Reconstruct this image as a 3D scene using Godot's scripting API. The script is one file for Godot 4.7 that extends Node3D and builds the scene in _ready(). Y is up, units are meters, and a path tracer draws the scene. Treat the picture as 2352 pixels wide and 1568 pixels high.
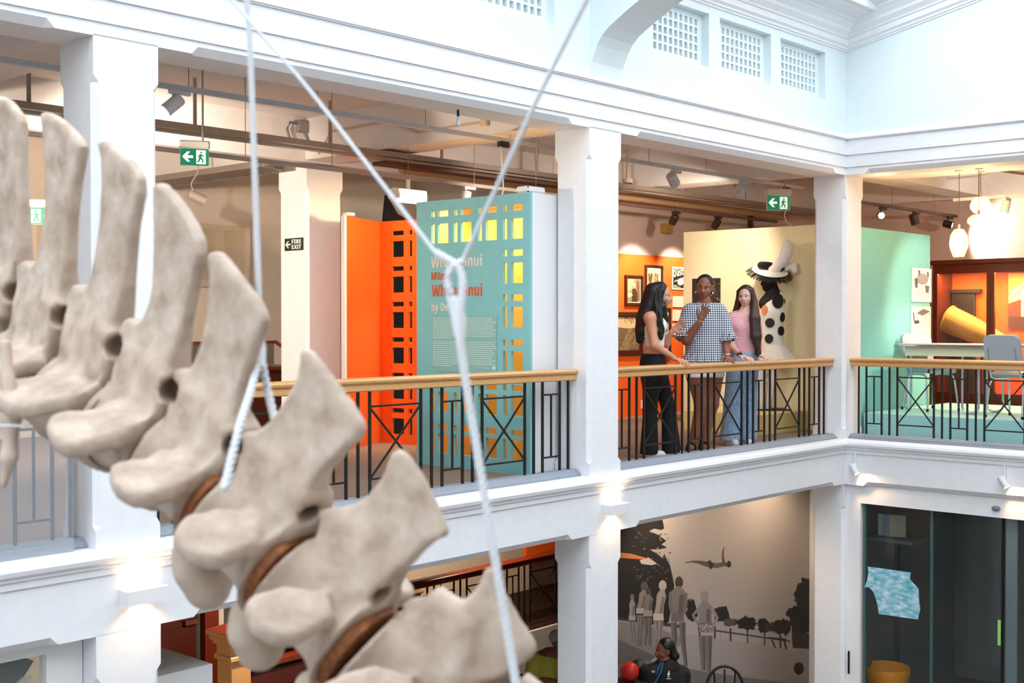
extends Node3D

# ---------------------------------------------------------------- mesh builder
class M:
	var v := PackedVector3Array()
	var n := PackedVector3Array()
	var uv := PackedVector2Array()
	var ix := PackedInt32Array()

	func tri(a: Vector3, b: Vector3, c: Vector3, ua := Vector2.ZERO, ub := Vector2.ZERO, uc := Vector2.ZERO) -> void:
		var m := (c - a).cross(b - a).normalized()
		var s := v.size()
		v.append_array([a, b, c])
		n.append_array([m, m, m])
		uv.append_array([ua, ub, uc])
		ix.append_array([s, s + 1, s + 2])

	# a b c d run clockwise seen from the front
	func quad(a: Vector3, b: Vector3, c: Vector3, d: Vector3, u0 := Vector2(0, 0), u1 := Vector2(1, 1)) -> void:
		var m := (c - a).cross(b - a) + (d - a).cross(c - a)
		m = m.normalized()
		var s := v.size()
		v.append_array([a, b, c, d])
		n.append_array([m, m, m, m])
		uv.append_array([u0, Vector2(u1.x, u0.y), u1, Vector2(u0.x, u1.y)])
		ix.append_array([s, s + 1, s + 2, s, s + 2, s + 3])

	func box(c: Vector3, size: Vector3, b := Basis.IDENTITY, bev := 0.0) -> M:
		var h := size * 0.5
		if bev <= 0.0:
			for ax in 3:
				for sg in [-1.0, 1.0]:
					var d := Vector3.ZERO
					d[ax] = sg
					var u := Vector3.ZERO
					u[(ax + 1) % 3] = 1.0
					var w := Vector3.ZERO
					w[(ax + 2) % 3] = sg
					var f := d * h
					var q := [f - u * h - w * h, f - u * h + w * h, f + u * h + w * h, f + u * h - w * h]
					quad(c + b * q[0], c + b * q[1], c + b * q[2], c + b * q[3])
			return self
		bev = minf(bev, minf(h.x, minf(h.y, h.z)) * 0.95)
		var g := h - Vector3.ONE * bev
		var cor := func(sx, sy, sz, ax) -> Vector3:
			var p := Vector3(sx * g.x, sy * g.y, sz * g.z)
			p[ax] = [sx, sy, sz][ax] * h[ax]
			return c + b * p
		for ax in 3:
			for sg in [-1, 1]:
				var q := []
				for e in [[-1, -1], [-1, 1], [1, 1], [1, -1]]:
					var s := [0, 0, 0]
					s[ax] = sg
					s[(ax + 1) % 3] = e[0]
					s[(ax + 2) % 3] = e[1] * sg
					q.append(cor.call(s[0], s[1], s[2], ax))
				quad(q[0], q[1], q[2], q[3])
		for ax in 3:
			var p1 := (ax + 1) % 3
			var p2 := (ax + 2) % 3
			for e in [[-1, -1], [-1, 1], [1, 1], [1, -1]]:
				var s0 := [0, 0, 0]
				s0[p1] = e[0]
				s0[p2] = e[1]
				s0[ax] = -1
				var s1 := s0.duplicate()
				s1[ax] = 1
				var a: Vector3 = cor.call(s0[0], s0[1], s0[2], p1)
				var a2: Vector3 = cor.call(s1[0], s1[1], s1[2], p1)
				var d: Vector3 = cor.call(s0[0], s0[1], s0[2], p2)
				var d2: Vector3 = cor.call(s1[0], s1[1], s1[2], p2)
				if e[0] * e[1] > 0:
					quad(a, a2, d2, d)
				else:
					quad(d, d2, a2, a)
		return self

	# straight or bent round bar, smooth
	func tube(p: Array, r, sides := 8, cap := true) -> M:
		var cnt := p.size()
		var s0 := v.size()
		var ref := Vector3.UP
		for i in cnt:
			var t: Vector3 = ((p[mini(i + 1, cnt - 1)] as Vector3) - (p[maxi(i - 1, 0)] as Vector3)).normalized()
			if absf(t.dot(ref)) > 0.95:
				ref = Vector3.RIGHT if absf(t.x) < 0.9 else Vector3.BACK
			var x := t.cross(ref).normalized()
			var y := t.cross(x).normalized()
			ref = -y if i > 0 and false else ref
			var rr: float = r[i] if r is Array else r
			for k in sides:
				var q := TAU * k / sides
				var d := x * cos(q) + y * sin(q)
				v.append((p[i] as Vector3) + d * rr)
				n.append(d)
				uv.append(Vector2(float(k) / sides, float(i)))
		for i in cnt - 1:
			for k in sides:
				var a := s0 + i * sides + k
				var b := s0 + i * sides + (k + 1) % sides
				ix.append_array([a, a + sides, b, b, a + sides, b + sides])
		if cap:
			for e in [0, cnt - 1]:
				var c: Vector3 = p[e]
				for k in sides:
					var a: Vector3 = v[s0 + e * sides + k]
					var b: Vector3 = v[s0 + e * sides + (k + 1) % sides]
					if e == 0:
						tri(c, a, b)
					else:
						tri(c, b, a)
		return self

	# rings: Array of PackedVector3Array of equal size; flat faces
	func loft(rings: Array, closed := true, caps := true) -> M:
		var k: int = rings[0].size()
		for i in rings.size() - 1:
			for j in (k if closed else k - 1):
				var j2 := (j + 1) % k
				var a: Vector3 = rings[i][j]
				var b: Vector3 = rings[i][j2]
				var c: Vector3 = rings[i + 1][j2]
				var d: Vector3 = rings[i + 1][j]
				if a.distance_squared_to(b) < 1e-12:
					if c.distance_squared_to(d) > 1e-12:
						tri(a, d, c)
				elif c.distance_squared_to(d) < 1e-12:
					tri(a, d, b)
				else:
					quad(a, d, c, b)
		if caps:
			for e in [0, rings.size() - 1]:
				var r: PackedVector3Array = rings[e]
				# flatten onto the dominant plane
				var nn := Vector3.ZERO
				for j in k:
					nn += r[j].cross(r[(j + 1) % k])
				var ax := nn.abs().max_axis_index()
				var pl := PackedVector2Array()
				for j in k:
					pl.append(Vector2(r[j][(ax + 1) % 3], r[j][(ax + 2) % 3]))
				var t := Geometry2D.triangulate_polygon(pl)
				for q in range(0, t.size(), 3):
					if e == 0:
						tri(r[t[q]], r[t[q + 1]], r[t[q + 2]])
					else:
						tri(r[t[q]], r[t[q + 2]], r[t[q + 1]])
		return self

	# profile: Vector2(radius, height) points turned round y, smooth where the profile bends gently
	func lathe(prof: Array, seg := 20, xf := Transform3D.IDENTITY, smooth := true) -> M:
		if not smooth:
			var rings := []
			for p in prof:
				var r := PackedVector3Array()
				for k in seg:
					var q := TAU * k / seg
					r.append(xf * Vector3(p.x * cos(q), p.y, p.x * sin(q)))
				rings.append(r)
			return loft(rings, true, false)
		var s0 := v.size()
		var cnt := prof.size()
		for i in cnt:
			var t: Vector2 = (prof[mini(i + 1, cnt - 1)] - prof[maxi(i - 1, 0)]).normalized()
			for k in seg:
				var q := TAU * k / seg
				v.append(xf * Vector3(prof[i].x * cos(q), prof[i].y, prof[i].x * sin(q)))
				n.append((xf.basis * Vector3(t.y * cos(q), -t.x, t.y * sin(q))).normalized())
				uv.append(Vector2(float(k) / seg, float(i) / cnt))
		for i in cnt - 1:
			for k in seg:
				var a := s0 + i * seg + k
				var b := s0 + i * seg + (k + 1) % seg
				ix.append_array([a, b, a + seg, b, b + seg, a + seg])
		return self

	# flat polygon (x, y) given thickness along z, edges square
	func slab(poly: Array, z0: float, z1: float, xf := Transform3D.IDENTITY) -> M:
		var pl := PackedVector2Array(poly)
		if not Geometry2D.is_polygon_clockwise(pl):
			pl.reverse()
		var lo := Vector2(INF, INF)
		var hi := -lo
		for p in pl:
			lo = lo.min(p)
			hi = hi.max(p)
		var t := Geometry2D.triangulate_polygon(pl)
		var uvof := func(p: Vector2) -> Vector2:
			return Vector2((p.x - lo.x) / (hi.x - lo.x), (hi.y - p.y) / (hi.y - lo.y))
		for q in range(0, t.size(), 3):
			var a := pl[t[q]]
			var b := pl[t[q + 1]]
			var c := pl[t[q + 2]]
			if (b - a).cross(c - a) > 0:
				var x := b
				b = c
				c = x
			tri(xf * Vector3(a.x, a.y, z1), xf * Vector3(b.x, b.y, z1), xf * Vector3(c.x, c.y, z1), uvof.call(a), uvof.call(b), uvof.call(c))
			tri(xf * Vector3(a.x, a.y, z0), xf * Vector3(c.x, c.y, z0), xf * Vector3(b.x, b.y, z0), uvof.call(a), uvof.call(c), uvof.call(b))
		for i in pl.size():
			var a := pl[i]
			var b := pl[(i + 1) % pl.size()]
			quad(xf * Vector3(a.x, a.y, z1), xf * Vector3(a.x, a.y, z0), xf * Vector3(b.x, b.y, z0), xf * Vector3(b.x, b.y, z1))
		return self

	# plate in x/y from z0 to z1 with the listed Rect2 openings cut through
	func plate(r: Rect2, holes: Array, z0: float, z1: float, xf := Transform3D.IDENTITY) -> M:
		var xs := [r.position.x, r.end.x]
		var ys := [r.position.y, r.end.y]
		for q in holes:
			for a in [q.position.x, q.end.x]:
				if not xs.has(a):
					xs.append(a)
			for a in [q.position.y, q.end.y]:
				if not ys.has(a):
					ys.append(a)
		xs.sort()
		ys.sort()
		var nx := xs.size() - 1
		var ny := ys.size() - 1
		var solid := []
		for i in nx:
			var col := []
			for j in ny:
				var c := Vector2((xs[i] + xs[i + 1]) / 2.0, (ys[j] + ys[j + 1]) / 2.0)
				var s := true
				for q in holes:
					if q.has_point(c):
						s = false
						break
				col.append(s)
			solid.append(col)
		for i in nx:
			var j := 0
			while j < ny:
				if not solid[i][j]:
					j += 1
					continue
				var j0 := j
				while j < ny and solid[i][j]:
					j += 1
				var x0: float = xs[i]
				var x1: float = xs[i + 1]
				var y0: float = ys[j0]
				var y1: float = ys[j]
				quad(xf * Vector3(x0, y1, z1), xf * Vector3(x1, y1, z1), xf * Vector3(x1, y0, z1), xf * Vector3(x0, y0, z1))
				quad(xf * Vector3(x1, y1, z0), xf * Vector3(x0, y1, z0), xf * Vector3(x0, y0, z0), xf * Vector3(x1, y0, z0))
				quad(xf * Vector3(x0, y1, z0), xf * Vector3(x1, y1, z0), xf * Vector3(x1, y1, z1), xf * Vector3(x0, y1, z1))
				quad(xf * Vector3(x0, y0, z1), xf * Vector3(x1, y0, z1), xf * Vector3(x1, y0, z0), xf * Vector3(x0, y0, z0))
		for j in ny:
			for i in nx + 1:
				var l: bool = i > 0 and solid[i - 1][j]
				var rr: bool = i < nx and solid[i][j]
				if l != rr:
					var x: float = xs[i]
					var a := Vector3(x, ys[j + 1], z0)
					var b := Vector3(x, ys[j + 1], z1)
					var c := Vector3(x, ys[j], z1)
					var d := Vector3(x, ys[j], z0)
					if rr:
						quad(xf * a, xf * b, xf * c, xf * d)
					else:
						quad(xf * b, xf * a, xf * d, xf * c)
		return self

	func mesh() -> ArrayMesh:
		var ar := []
		ar.resize(Mesh.ARRAY_MAX)
		ar[Mesh.ARRAY_VERTEX] = v
		ar[Mesh.ARRAY_NORMAL] = n
		ar[Mesh.ARRAY_TEX_UV] = uv
		ar[Mesh.ARRAY_INDEX] = ix
		var m := ArrayMesh.new()
		m.add_surface_from_arrays(Mesh.PRIMITIVE_TRIANGLES, ar)
		return m

# ------------------------------------------------- smooth field, meshed as surface nets
class Fld:
	var lo: Vector3
	var nx: int
	var ny: int
	var nz: int
	var h: float
	var k: float
	var s := PackedFloat32Array()
	var d := PackedFloat32Array()

	func _init(lo_: Vector3, hi: Vector3, h_: float, k_: float) -> void:
		lo = lo_
		h = h_
		k = k_
		nx = int(ceil((hi.x - lo.x) / h)) + 1
		ny = int(ceil((hi.y - lo.y) / h)) + 1
		nz = int(ceil((hi.z - lo.z) / h)) + 1
		s.resize(nx * ny * nz)

	func span(a: Vector3, b: Vector3) -> Array:
		var i0 := Vector3i(((a - lo) / h).floor())
		var i1 := Vector3i(((b - lo) / h).ceil())
		return [i0.clamp(Vector3i.ZERO, Vector3i(nx - 1, ny - 1, nz - 1)), i1.clamp(Vector3i.ZERO, Vector3i(nx - 1, ny - 1, nz - 1))]

	# tapered capsule; flat > 1 squeezes it along direction fn
	func cap(a: Vector3, b: Vector3, ra: float, rb: float, fn := Vector3.ZERO, flat := 1.0) -> void:
		var m := maxf(ra, rb) + 5.0 * k
		var sp := span(a.min(b) - Vector3.ONE * m, a.max(b) + Vector3.ONE * m)
		var i0: Vector3i = sp[0]
		var i1: Vector3i = sp[1]
		var ab := b - a
		var fl := flat - 1.0
		ab += fn * (ab.dot(fn) * fl)
		var l2 := maxf(ab.length_squared(), 1e-9)
		var ik := 1.0 / k
		for z in range(i0.z, i1.z + 1):
			for y in range(i0.y, i1.y + 1):
				var at := (z * ny + y) * nx
				for x in range(i0.x, i1.x + 1):
					var p := lo + Vector3(x, y, z) * h - a
					if fl != 0.0:
						p += fn * (p.dot(fn) * fl)
					var t := clampf(p.dot(ab) / l2, 0.0, 1.0)
					var q := (p - ab * t).length() - lerpf(ra, rb, t)
					if q < m:
						s[at + x] += exp(-q * ik)

	func chain(pts: Array, rs: Array, fn := Vector3.ZERO, flat := 1.0) -> void:
		for i in pts.size() - 1:
			cap(pts[i], pts[i + 1], rs[i], rs[i + 1], fn, flat)

	func ell(c: Vector3, r: Vector3, b := Basis.IDENTITY) -> void:
		var rm := maxf(r.x, maxf(r.y, r.z))
		var m := rm + 5.0 * k
		var sp := span(c - Vector3.ONE * m, c + Vector3.ONE * m)
		var i0: Vector3i = sp[0]
		var i1: Vector3i = sp[1]
		var rn := minf(r.x, minf(r.y, r.z))
		var inv := b.transposed()
		for z in range(i0.z, i1.z + 1):
			for y in range(i0.y, i1.y + 1):
				var at := (z * ny + y) * nx
				for x in range(i0.x, i1.x + 1):
					var p: Vector3 = inv * (lo + Vector3(x, y, z) * h - c)
					var e := p / r
					var l := e.length()
					var q := (l - 1.0) * (l / maxf((p / (r * r)).length(), 1e-6) if l > 0.2 else rn)
					if q < 5.0 * k:
						s[at + x] += exp(-q / k)

	# flat piece: outline poly in the (u, w) plane at c, half thickness from t0 to t1 along w
	func blade(c: Vector3, u: Vector3, w: Vector3, poly: PackedVector2Array, t0: float, t1: float, rnd: float, pw := 1.0) -> void:
		var nn := u.cross(w).normalized()
		var pl := poly
		var lo2 := Vector2(INF, INF)
		var hi2 := -lo2
		var blo := Vector3(INF, INF, INF)
		var bhi := -blo
		for p in pl:
			lo2 = lo2.min(p)
			hi2 = hi2.max(p)
			var q := c + u * p.x + w * p.y
			blo = blo.min(q)
			bhi = bhi.max(q)
		var m := maxf(t0, t1) + 4.0 * k + rnd
		var sp := span(blo - Vector3.ONE * m, bhi + Vector3.ONE * m)
		var i0: Vector3i = sp[0]
		var i1: Vector3i = sp[1]
		var np := pl.size()
		for z in range(i0.z, i1.z + 1):
			for y in range(i0.y, i1.y + 1):
				var at := (z * ny + y) * nx
				for x in range(i0.x, i1.x + 1):
					var p3 := lo + Vector3(x, y, z) * h - c
					var p := Vector2(p3.dot(u), p3.dot(w))
					var th := lerpf(t1, t0, pow(1.0 - clampf((p.y - lo2.y) / (hi2.y - lo2.y), 0.0, 1.0), pw)) - rnd
					var dn := absf(p3.dot(nn)) - th
					if dn > m:
						continue
					var dd := INF
					var sg := 1.0
					var j := np - 1
					for i in np:
						var e := pl[j] - pl[i]
						var q := p - pl[i]
						var o := q - e * clampf(q.dot(e) / e.length_squared(), 0.0, 1.0)
						dd = minf(dd, o.length_squared())
						var c1 := p.y >= pl[i].y
						var c2 := p.y < pl[j].y
						var c3 := e.x * q.y > e.y * q.x
						if (c1 and c2 and c3) or (not c1 and not c2 and not c3):
							sg = -sg
						j = i
					var s2 := sg * sqrt(dd) + rnd
					var q3 := Vector2(maxf(s2, 0.0), maxf(dn, 0.0)).length() + minf(maxf(s2, dn), 0.0) - rnd
					if q3 < 5.0 * k:
						s[at + x] += exp(-q3 / k)

	func done() -> void:
		d.resize(s.size())
		for i in s.size():
			var q := s[i]
			d[i] = -k * log(q) if q > 0.0025 else 6.0 * k

	# keep what lies below the plane n.p = o
	func clip(nn: Vector3, o: float) -> void:
		for z in nz:
			for y in ny:
				var at := (z * ny + y) * nx
				for x in nx:
					var q := (lo + Vector3(x, y, z) * h).dot(nn) - o
					if q > d[at + x]:
						d[at + x] = q

	func carve(a: Vector3, b: Vector3, r: float) -> void:
		var m := r + 2.0 * h
		var sp := span(a.min(b) - Vector3.ONE * m, a.max(b) + Vector3.ONE * m)
		var ab := b - a
		var l2 := ab.length_squared()
		for z in range(sp[0].z, sp[1].z + 1):
			for y in range(sp[0].y, sp[1].y + 1):
				var at := (z * ny + y) * nx
				for x in range(sp[0].x, sp[1].x + 1):
					var p := lo + Vector3(x, y, z) * h - a
					var q := r - (p - ab * clampf(p.dot(ab) / l2, 0.0, 1.0)).length()
					if q > d[at + x]:
						d[at + x] = q

	func into(m: M) -> M:
		var base := m.v.size()
		var where := PackedInt32Array()
		where.resize(s.size())
		where.fill(-1)
		var pts := PackedVector3Array()
		var far := 3.5 * h
		var off := PackedInt32Array([0, 1, nx, nx + 1, nx * ny, nx * ny + 1, nx * ny + nx, nx * ny + nx + 1])
		var ea := [[0, 1], [2, 3], [4, 5], [6, 7], [0, 2], [1, 3], [4, 6], [5, 7], [0, 4], [1, 5], [2, 6], [3, 7]]
		for z in nz - 1:
			for y in ny - 1:
				var at := (z * ny + y) * nx
				for x in nx - 1:
					var i := at + x
					var d0 := d[i]
					if d0 > far or d0 < -far:
						continue
					var neg := 0
					for q in 8:
						if d[i + off[q]] < 0.0:
							neg += 1
					if neg == 0 or neg == 8:
						continue
					var acc := Vector3.ZERO
					var cnt := 0
					for e in ea:
						var a: float = d[i + off[e[0]]]
						var b: float = d[i + off[e[1]]]
						if (a < 0.0) != (b < 0.0):
							var t := a / (a - b)
							var pa := Vector3(e[0] & 1, (e[0] >> 1) & 1, e[0] >> 2)
							var pb := Vector3(e[1] & 1, (e[1] >> 1) & 1, e[1] >> 2)
							acc += pa.lerp(pb, t)
							cnt += 1
					where[i] = base + pts.size()
					pts.append(lo + (Vector3(x, y, z) + acc / cnt) * h)
		var nor := PackedVector3Array()
		nor.resize(pts.size())
		var ind := PackedInt32Array()
		var st := [1, nx, nx * ny]
		for z in range(1, nz - 1):
			for y in range(1, ny - 1):
				var at := (z * ny + y) * nx
				for x in range(1, nx - 1):
					var i := at + x
					if where[i] < 0 and where[i - 1] < 0 and where[i - nx] < 0 and where[i - nx * ny] < 0:
						continue
					var a := d[i] < 0.0
					for ax in 3:
						if a == (d[i + st[ax]] < 0.0):
							continue
						var u: int = st[(ax + 1) % 3]
						var w: int = st[(ax + 2) % 3]
						var q := [where[i], where[i - u], where[i - u - w], where[i - w]]
						if q[0] < 0 or q[1] < 0 or q[2] < 0 or q[3] < 0:
							continue
						if a:
							ind.append_array([q[0], q[2], q[1], q[0], q[3], q[2]])
						else:
							ind.append_array([q[0], q[1], q[2], q[0], q[2], q[3]])
		for t in range(0, ind.size(), 3):
			var a := ind[t] - base
			var b := ind[t + 1] - base
			var c := ind[t + 2] - base
			var f := (pts[c] - pts[a]).cross(pts[b] - pts[a])
			nor[a] += f
			nor[b] += f
			nor[c] += f
		for i in nor.size():
			nor[i] = nor[i].normalized()
		m.v.append_array(pts)
		m.n.append_array(nor)
		var z2 := PackedVector2Array()
		z2.resize(pts.size())
		m.uv.append_array(z2)
		m.ix.append_array(ind)
		return m

# ---------------------------------------------------------------- naming helpers
var used := {}
var mats := {}
var shared := {}
var rng := RandomNumberGenerator.new()

func numbered(b: String) -> String:
	if not used.has(b):
		used[b] = 0
		return b
	used[b] += 1
	return "%s_%03d" % [b, used[b]]

func tag(o: Node, label: String, cat: String, group := "") -> Node:
	o.set_meta("label", label)
	o.set_meta("category", cat)
	if group:
		o.set_meta("group", group)
	return o

func thing(called: String, label: String, cat: String, at := Vector3.ZERO, turn := 0.0, group := "") -> Node3D:
	var o := Node3D.new()
	o.name = numbered(called)
	add_child(o)
	o.position = at
	o.rotation.y = turn
	tag(o, label, cat, group)
	return o

func part(par: Node, called: String, mesh, mat: Material, at := Vector3.ZERO, rot := Vector3.ZERO) -> MeshInstance3D:
	var o := MeshInstance3D.new()
	o.name = called
	o.mesh = mesh.mesh() if mesh is M else mesh
	o.material_override = mat
	par.add_child(o, true)
	o.position = at
	o.rotation = rot
	return o

func one(called: String, label: String, cat: String, mesh, mat: Material, at := Vector3.ZERO, turn := 0.0, group := "") -> MeshInstance3D:
	var o := MeshInstance3D.new()
	o.name = numbered(called)
	o.mesh = mesh.mesh() if mesh is M else mesh
	o.material_override = mat
	add_child(o)
	o.position = at
	o.rotation.y = turn
	tag(o, label, cat, group)
	return o

func struct(called: String, mesh, mat: Material, label := "", at := Vector3.ZERO) -> MeshInstance3D:
	var o := MeshInstance3D.new()
	o.name = numbered(called)
	o.mesh = mesh.mesh() if mesh is M else mesh
	o.material_override = mat
	add_child(o)
	o.position = at
	o.set_meta("kind", "structure")
	if label:
		o.set_meta("label", label)
	return o

func bx(a: Vector3, b: Vector3, bev := 0.0) -> M:
	return M.new().box((a + b) / 2.0, (b - a).abs(), Basis.IDENTITY, bev)

func bar(a: Vector3, b: Vector3, w: float, t: float) -> M:
	var z := (b - a).normalized()
	var x := Vector3.UP.cross(z)
	x = Vector3.RIGHT if x.length() < 0.01 else x.normalized()
	return M.new().box((a + b) / 2.0, Vector3(w, t, a.distance_to(b)), Basis(x, z.cross(x), z))

func cylm(r: float, hh: float, seg := 16) -> Mesh:
	var key := "c%.4f_%.4f_%d" % [r, hh, seg]
	if not shared.has(key):
		var m := CylinderMesh.new()
		m.top_radius = r
		m.bottom_radius = r
		m.height = hh
		m.radial_segments = seg
		m.rings = 1
		shared[key] = m
	return shared[key]

func boxm(s: Vector3, bev := 0.0) -> Mesh:
	var key := "b%s_%.4f" % [s, bev]
	if not shared.has(key):
		shared[key] = M.new().box(Vector3.ZERO, s, Basis.IDENTITY, bev).mesh()
	return shared[key]

func ball(r: float, sc := Vector3.ONE, seg := 16) -> M:
	var pr := []
	for i in range(0, seg / 2 + 1):
		var a := -PI / 2 + PI * i / (seg / 2)
		pr.append(Vector2(r * cos(a), r * sin(a)))
	return M.new().lathe(pr, seg, Transform3D(Basis.from_scale(sc), Vector3.ZERO))

# ---------------------------------------------------------------- materials
func mat(c: Color, rough := 0.8, metal := 0.0) -> StandardMaterial3D:
	var key := "%s_%.2f_%.2f" % [c, rough, metal]
	if mats.has(key):
		return mats[key]
	var m := StandardMaterial3D.new()
	m.albedo_color = c
	m.roughness = rough
	m.metallic = metal
	mats[key] = m
	return m

func noise_tex(seed_: int, freq: float, oct: int, ramp: Array, size := 512, kind := FastNoiseLite.TYPE_SIMPLEX_SMOOTH) -> NoiseTexture2D:
	var f := FastNoiseLite.new()
	f.seed = seed_
	f.frequency = freq
	f.fractal_octaves = oct
	f.noise_type = kind
	var t := NoiseTexture2D.new()
	t.width = size
	t.height = size
	t.seamless = true
	t.noise = f
	if ramp:
		var g := Gradient.new()
		var off := PackedFloat32Array()
		var cols := PackedColorArray()
		for i in ramp.size():
			off.append(float(i) / (ramp.size() - 1))
			cols.append(ramp[i])
		g.offsets = off
		g.colors = cols
		t.color_ramp = g
	return t

# grained surface: colour from a seamless noise, mapped in the world on three planes
func grain(c0: Color, c1: Color, freq: float, scale: Vector3, rough := 0.85, bump := 0.0, sd := 1, own := false) -> StandardMaterial3D:
	var m := StandardMaterial3D.new()
	m.albedo_texture = noise_tex(sd, freq, 4, [c0, c1])
	m.roughness = rough
	m.uv1_triplanar = true
	m.uv1_world_triplanar = not own
	m.uv1_scale = scale
	if bump > 0.0:
		m.heightmap_enabled = true
		m.heightmap_scale = bump
		m.heightmap_texture = noise_tex(sd + 7, freq * 1.5, 4, [])
	return m

func glow(c: Color, e: float) -> StandardMaterial3D:
	var m := StandardMaterial3D.new()
	m.albedo_color = c
	m.emission_enabled = true
	m.emission = c
	m.emission_energy_multiplier = e
	return m

func pane_mat(c: Color, a: float) -> StandardMaterial3D:
	var m := StandardMaterial3D.new()
	m.albedo_color = Color(c, a)
	m.transparency = BaseMaterial3D.TRANSPARENCY_ALPHA
	m.roughness = 0.03
	return m

func img_mat(im: Image, rough := 0.7) -> StandardMaterial3D:
	var m := StandardMaterial3D.new()
	m.albedo_texture = ImageTexture.create_from_image(im)
	m.roughness = rough
	m.texture_repeat = false
	return m

# filled polygon drawn into a picture, points as fractions of its size
func ink(im: Image, pts: Array, c: Color) -> void:
	var w := im.get_width()
	var hh := im.get_height()
	var lo := 1e9
	var hi := -1e9
	for p in pts:
		lo = minf(lo, p.y)
		hi = maxf(hi, p.y)
	for y in range(maxi(0, int(lo * hh)), mini(hh - 1, int(hi * hh)) + 1):
		var fy := (y + 0.5) / hh
		var xs := []
		for i in pts.size():
			var a: Vector2 = pts[i]
			var b: Vector2 = pts[(i + 1) % pts.size()]
			if (a.y <= fy) != (b.y <= fy):
				xs.append(a.x + (fy - a.y) / (b.y - a.y) * (b.x - a.x))
		xs.sort()
		for q in range(0, xs.size() - 1, 2):
			var x0 := maxi(0, int(round(xs[q] * w)))
			var x1 := mini(w, int(round(xs[q + 1] * w)))
			if x1 > x0:
				im.fill_rect(Rect2i(x0, y, x1 - x0, 1), c)

func dot(im: Image, c: Vector2, rx: float, ry: float, col: Color) -> void:
	var p := []
	for i in 16:
		p.append(c + Vector2(rx * cos(TAU * i / 16), ry * sin(TAU * i / 16)))
	ink(im, p, col)

func stroke(im: Image, a: Vector2, b: Vector2, w0: float, w1: float, c: Color) -> void:
	var asp := float(im.get_width()) / im.get_height()
	var t := (b - a) * Vector2(asp, 1)
	var nn := Vector2(-t.y, t.x).normalized() / Vector2(asp, 1)
	ink(im, [a + nn * w0, b + nn * w1, b - nn * w1, a - nn * w0], c)

func text_mesh(s: String, size: float, depth: float, bold := true, serif := false) -> TextMesh:
	var f := SystemFont.new()
	f.font_names = PackedStringArray(["Droid Serif" if serif else "Droid Sans"])
	f.font_weight = 700 if bold else 400
	var t := TextMesh.new()
	t.font = f
	t.text = s
	t.font_size = 64
	t.pixel_size = size / 64.0
	t.depth = depth
	t.horizontal_alignment = HORIZONTAL_ALIGNMENT_LEFT
	t.vertical_alignment = VERTICAL_ALIGNMENT_BOTTOM
	return t

func spot(par: Node, at: Vector3, to: Vector3, e: float, ang: float, c: Color, size := 0.04) -> SpotLight3D:
	var l := SpotLight3D.new()
	l.name = "lamp_beam"
	par.add_child(l, true)
	l.global_position = at
	l.look_at(to, Vector3.UP if absf((to - at).normalized().y) < 0.98 else Vector3.RIGHT)
	l.light_energy = e
	l.light_color = c
	l.spot_angle = ang
	l.spot_angle_attenuation = 0.6
	l.spot_range = 12.0
	l.spot_attenuation = 2.0
	l.light_size = size
	l.shadow_enabled = true
	return l

func omni(par: Node, at: Vector3, e: float, c: Color, size := 0.05) -> OmniLight3D:
	var l := OmniLight3D.new()
	l.name = "lamp_glow"
	par.add_child(l, true)
	l.global_position = at
	l.light_energy = e
	l.light_color = c
	l.omni_range = 12.0
	l.omni_attenuation = 2.0
	l.light_size = size
	l.shadow_enabled = true
	return l

const FLO := -0.117
const LOW := -3.4
const C1 := Vector2(-8.634, -8.235)
const C2 := Vector2(-4.329, -3.915)
const C0 := Vector2(-12.945, -12.546)

func octa(x0: float, x1: float, z0: float, z1: float, c: float, y: float) -> PackedVector3Array:
	return PackedVector3Array([Vector3(x0 + c, y, z0), Vector3(x1 - c, y, z0), Vector3(x1, y, z0 + c), Vector3(x1, y, z1 - c), Vector3(x1 - c, y, z1), Vector3(x0 + c, y, z1), Vector3(x0, y, z1 - c), Vector3(x0, y, z0 + c)])

func column(x0: float, x1: float, z0: float, z1: float, label: String, m: Material, up := true) -> void:
	var r := []
	var st := [[FLO, 0.0], [-0.02, 0.0], [0.01, 0.034], [2.43, 0.034], [2.47, 0.0], [2.69, 0.0]] if up else [[LOW, 0.0], [LOW + 0.2, 0.0], [LOW + 0.24, 0.034], [-0.86, 0.034], [-0.82, 0.0], [-0.59, 0.0]]
	for s in st:
		r.append(octa(x0, x1, z0, z1, s[1], s[0]))
	struct("column", M.new().loft(r), m, label)

# long moulding: profile function of (chamfer) swept over stations
func sweep(prof: Callable, st: Array, place: Callable) -> M:
	var rings := []
	for s in st:
		var r := PackedVector3Array()
		for p in prof.call(s[1]):
			r.append(place.call(s[0], p))
		rings.append(r)
	return M.new().loft(rings)

func stations(edges: Array, c: float) -> Array:
	var st := []
	for e in edges:
		st.append_array([[e[0], 0.0], [e[0] + 0.22, 0.0], [e[0] + 0.265, c], [e[1] - 0.265, c], [e[1] - 0.22, 0.0], [e[1], 0.0]])
	return st

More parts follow.
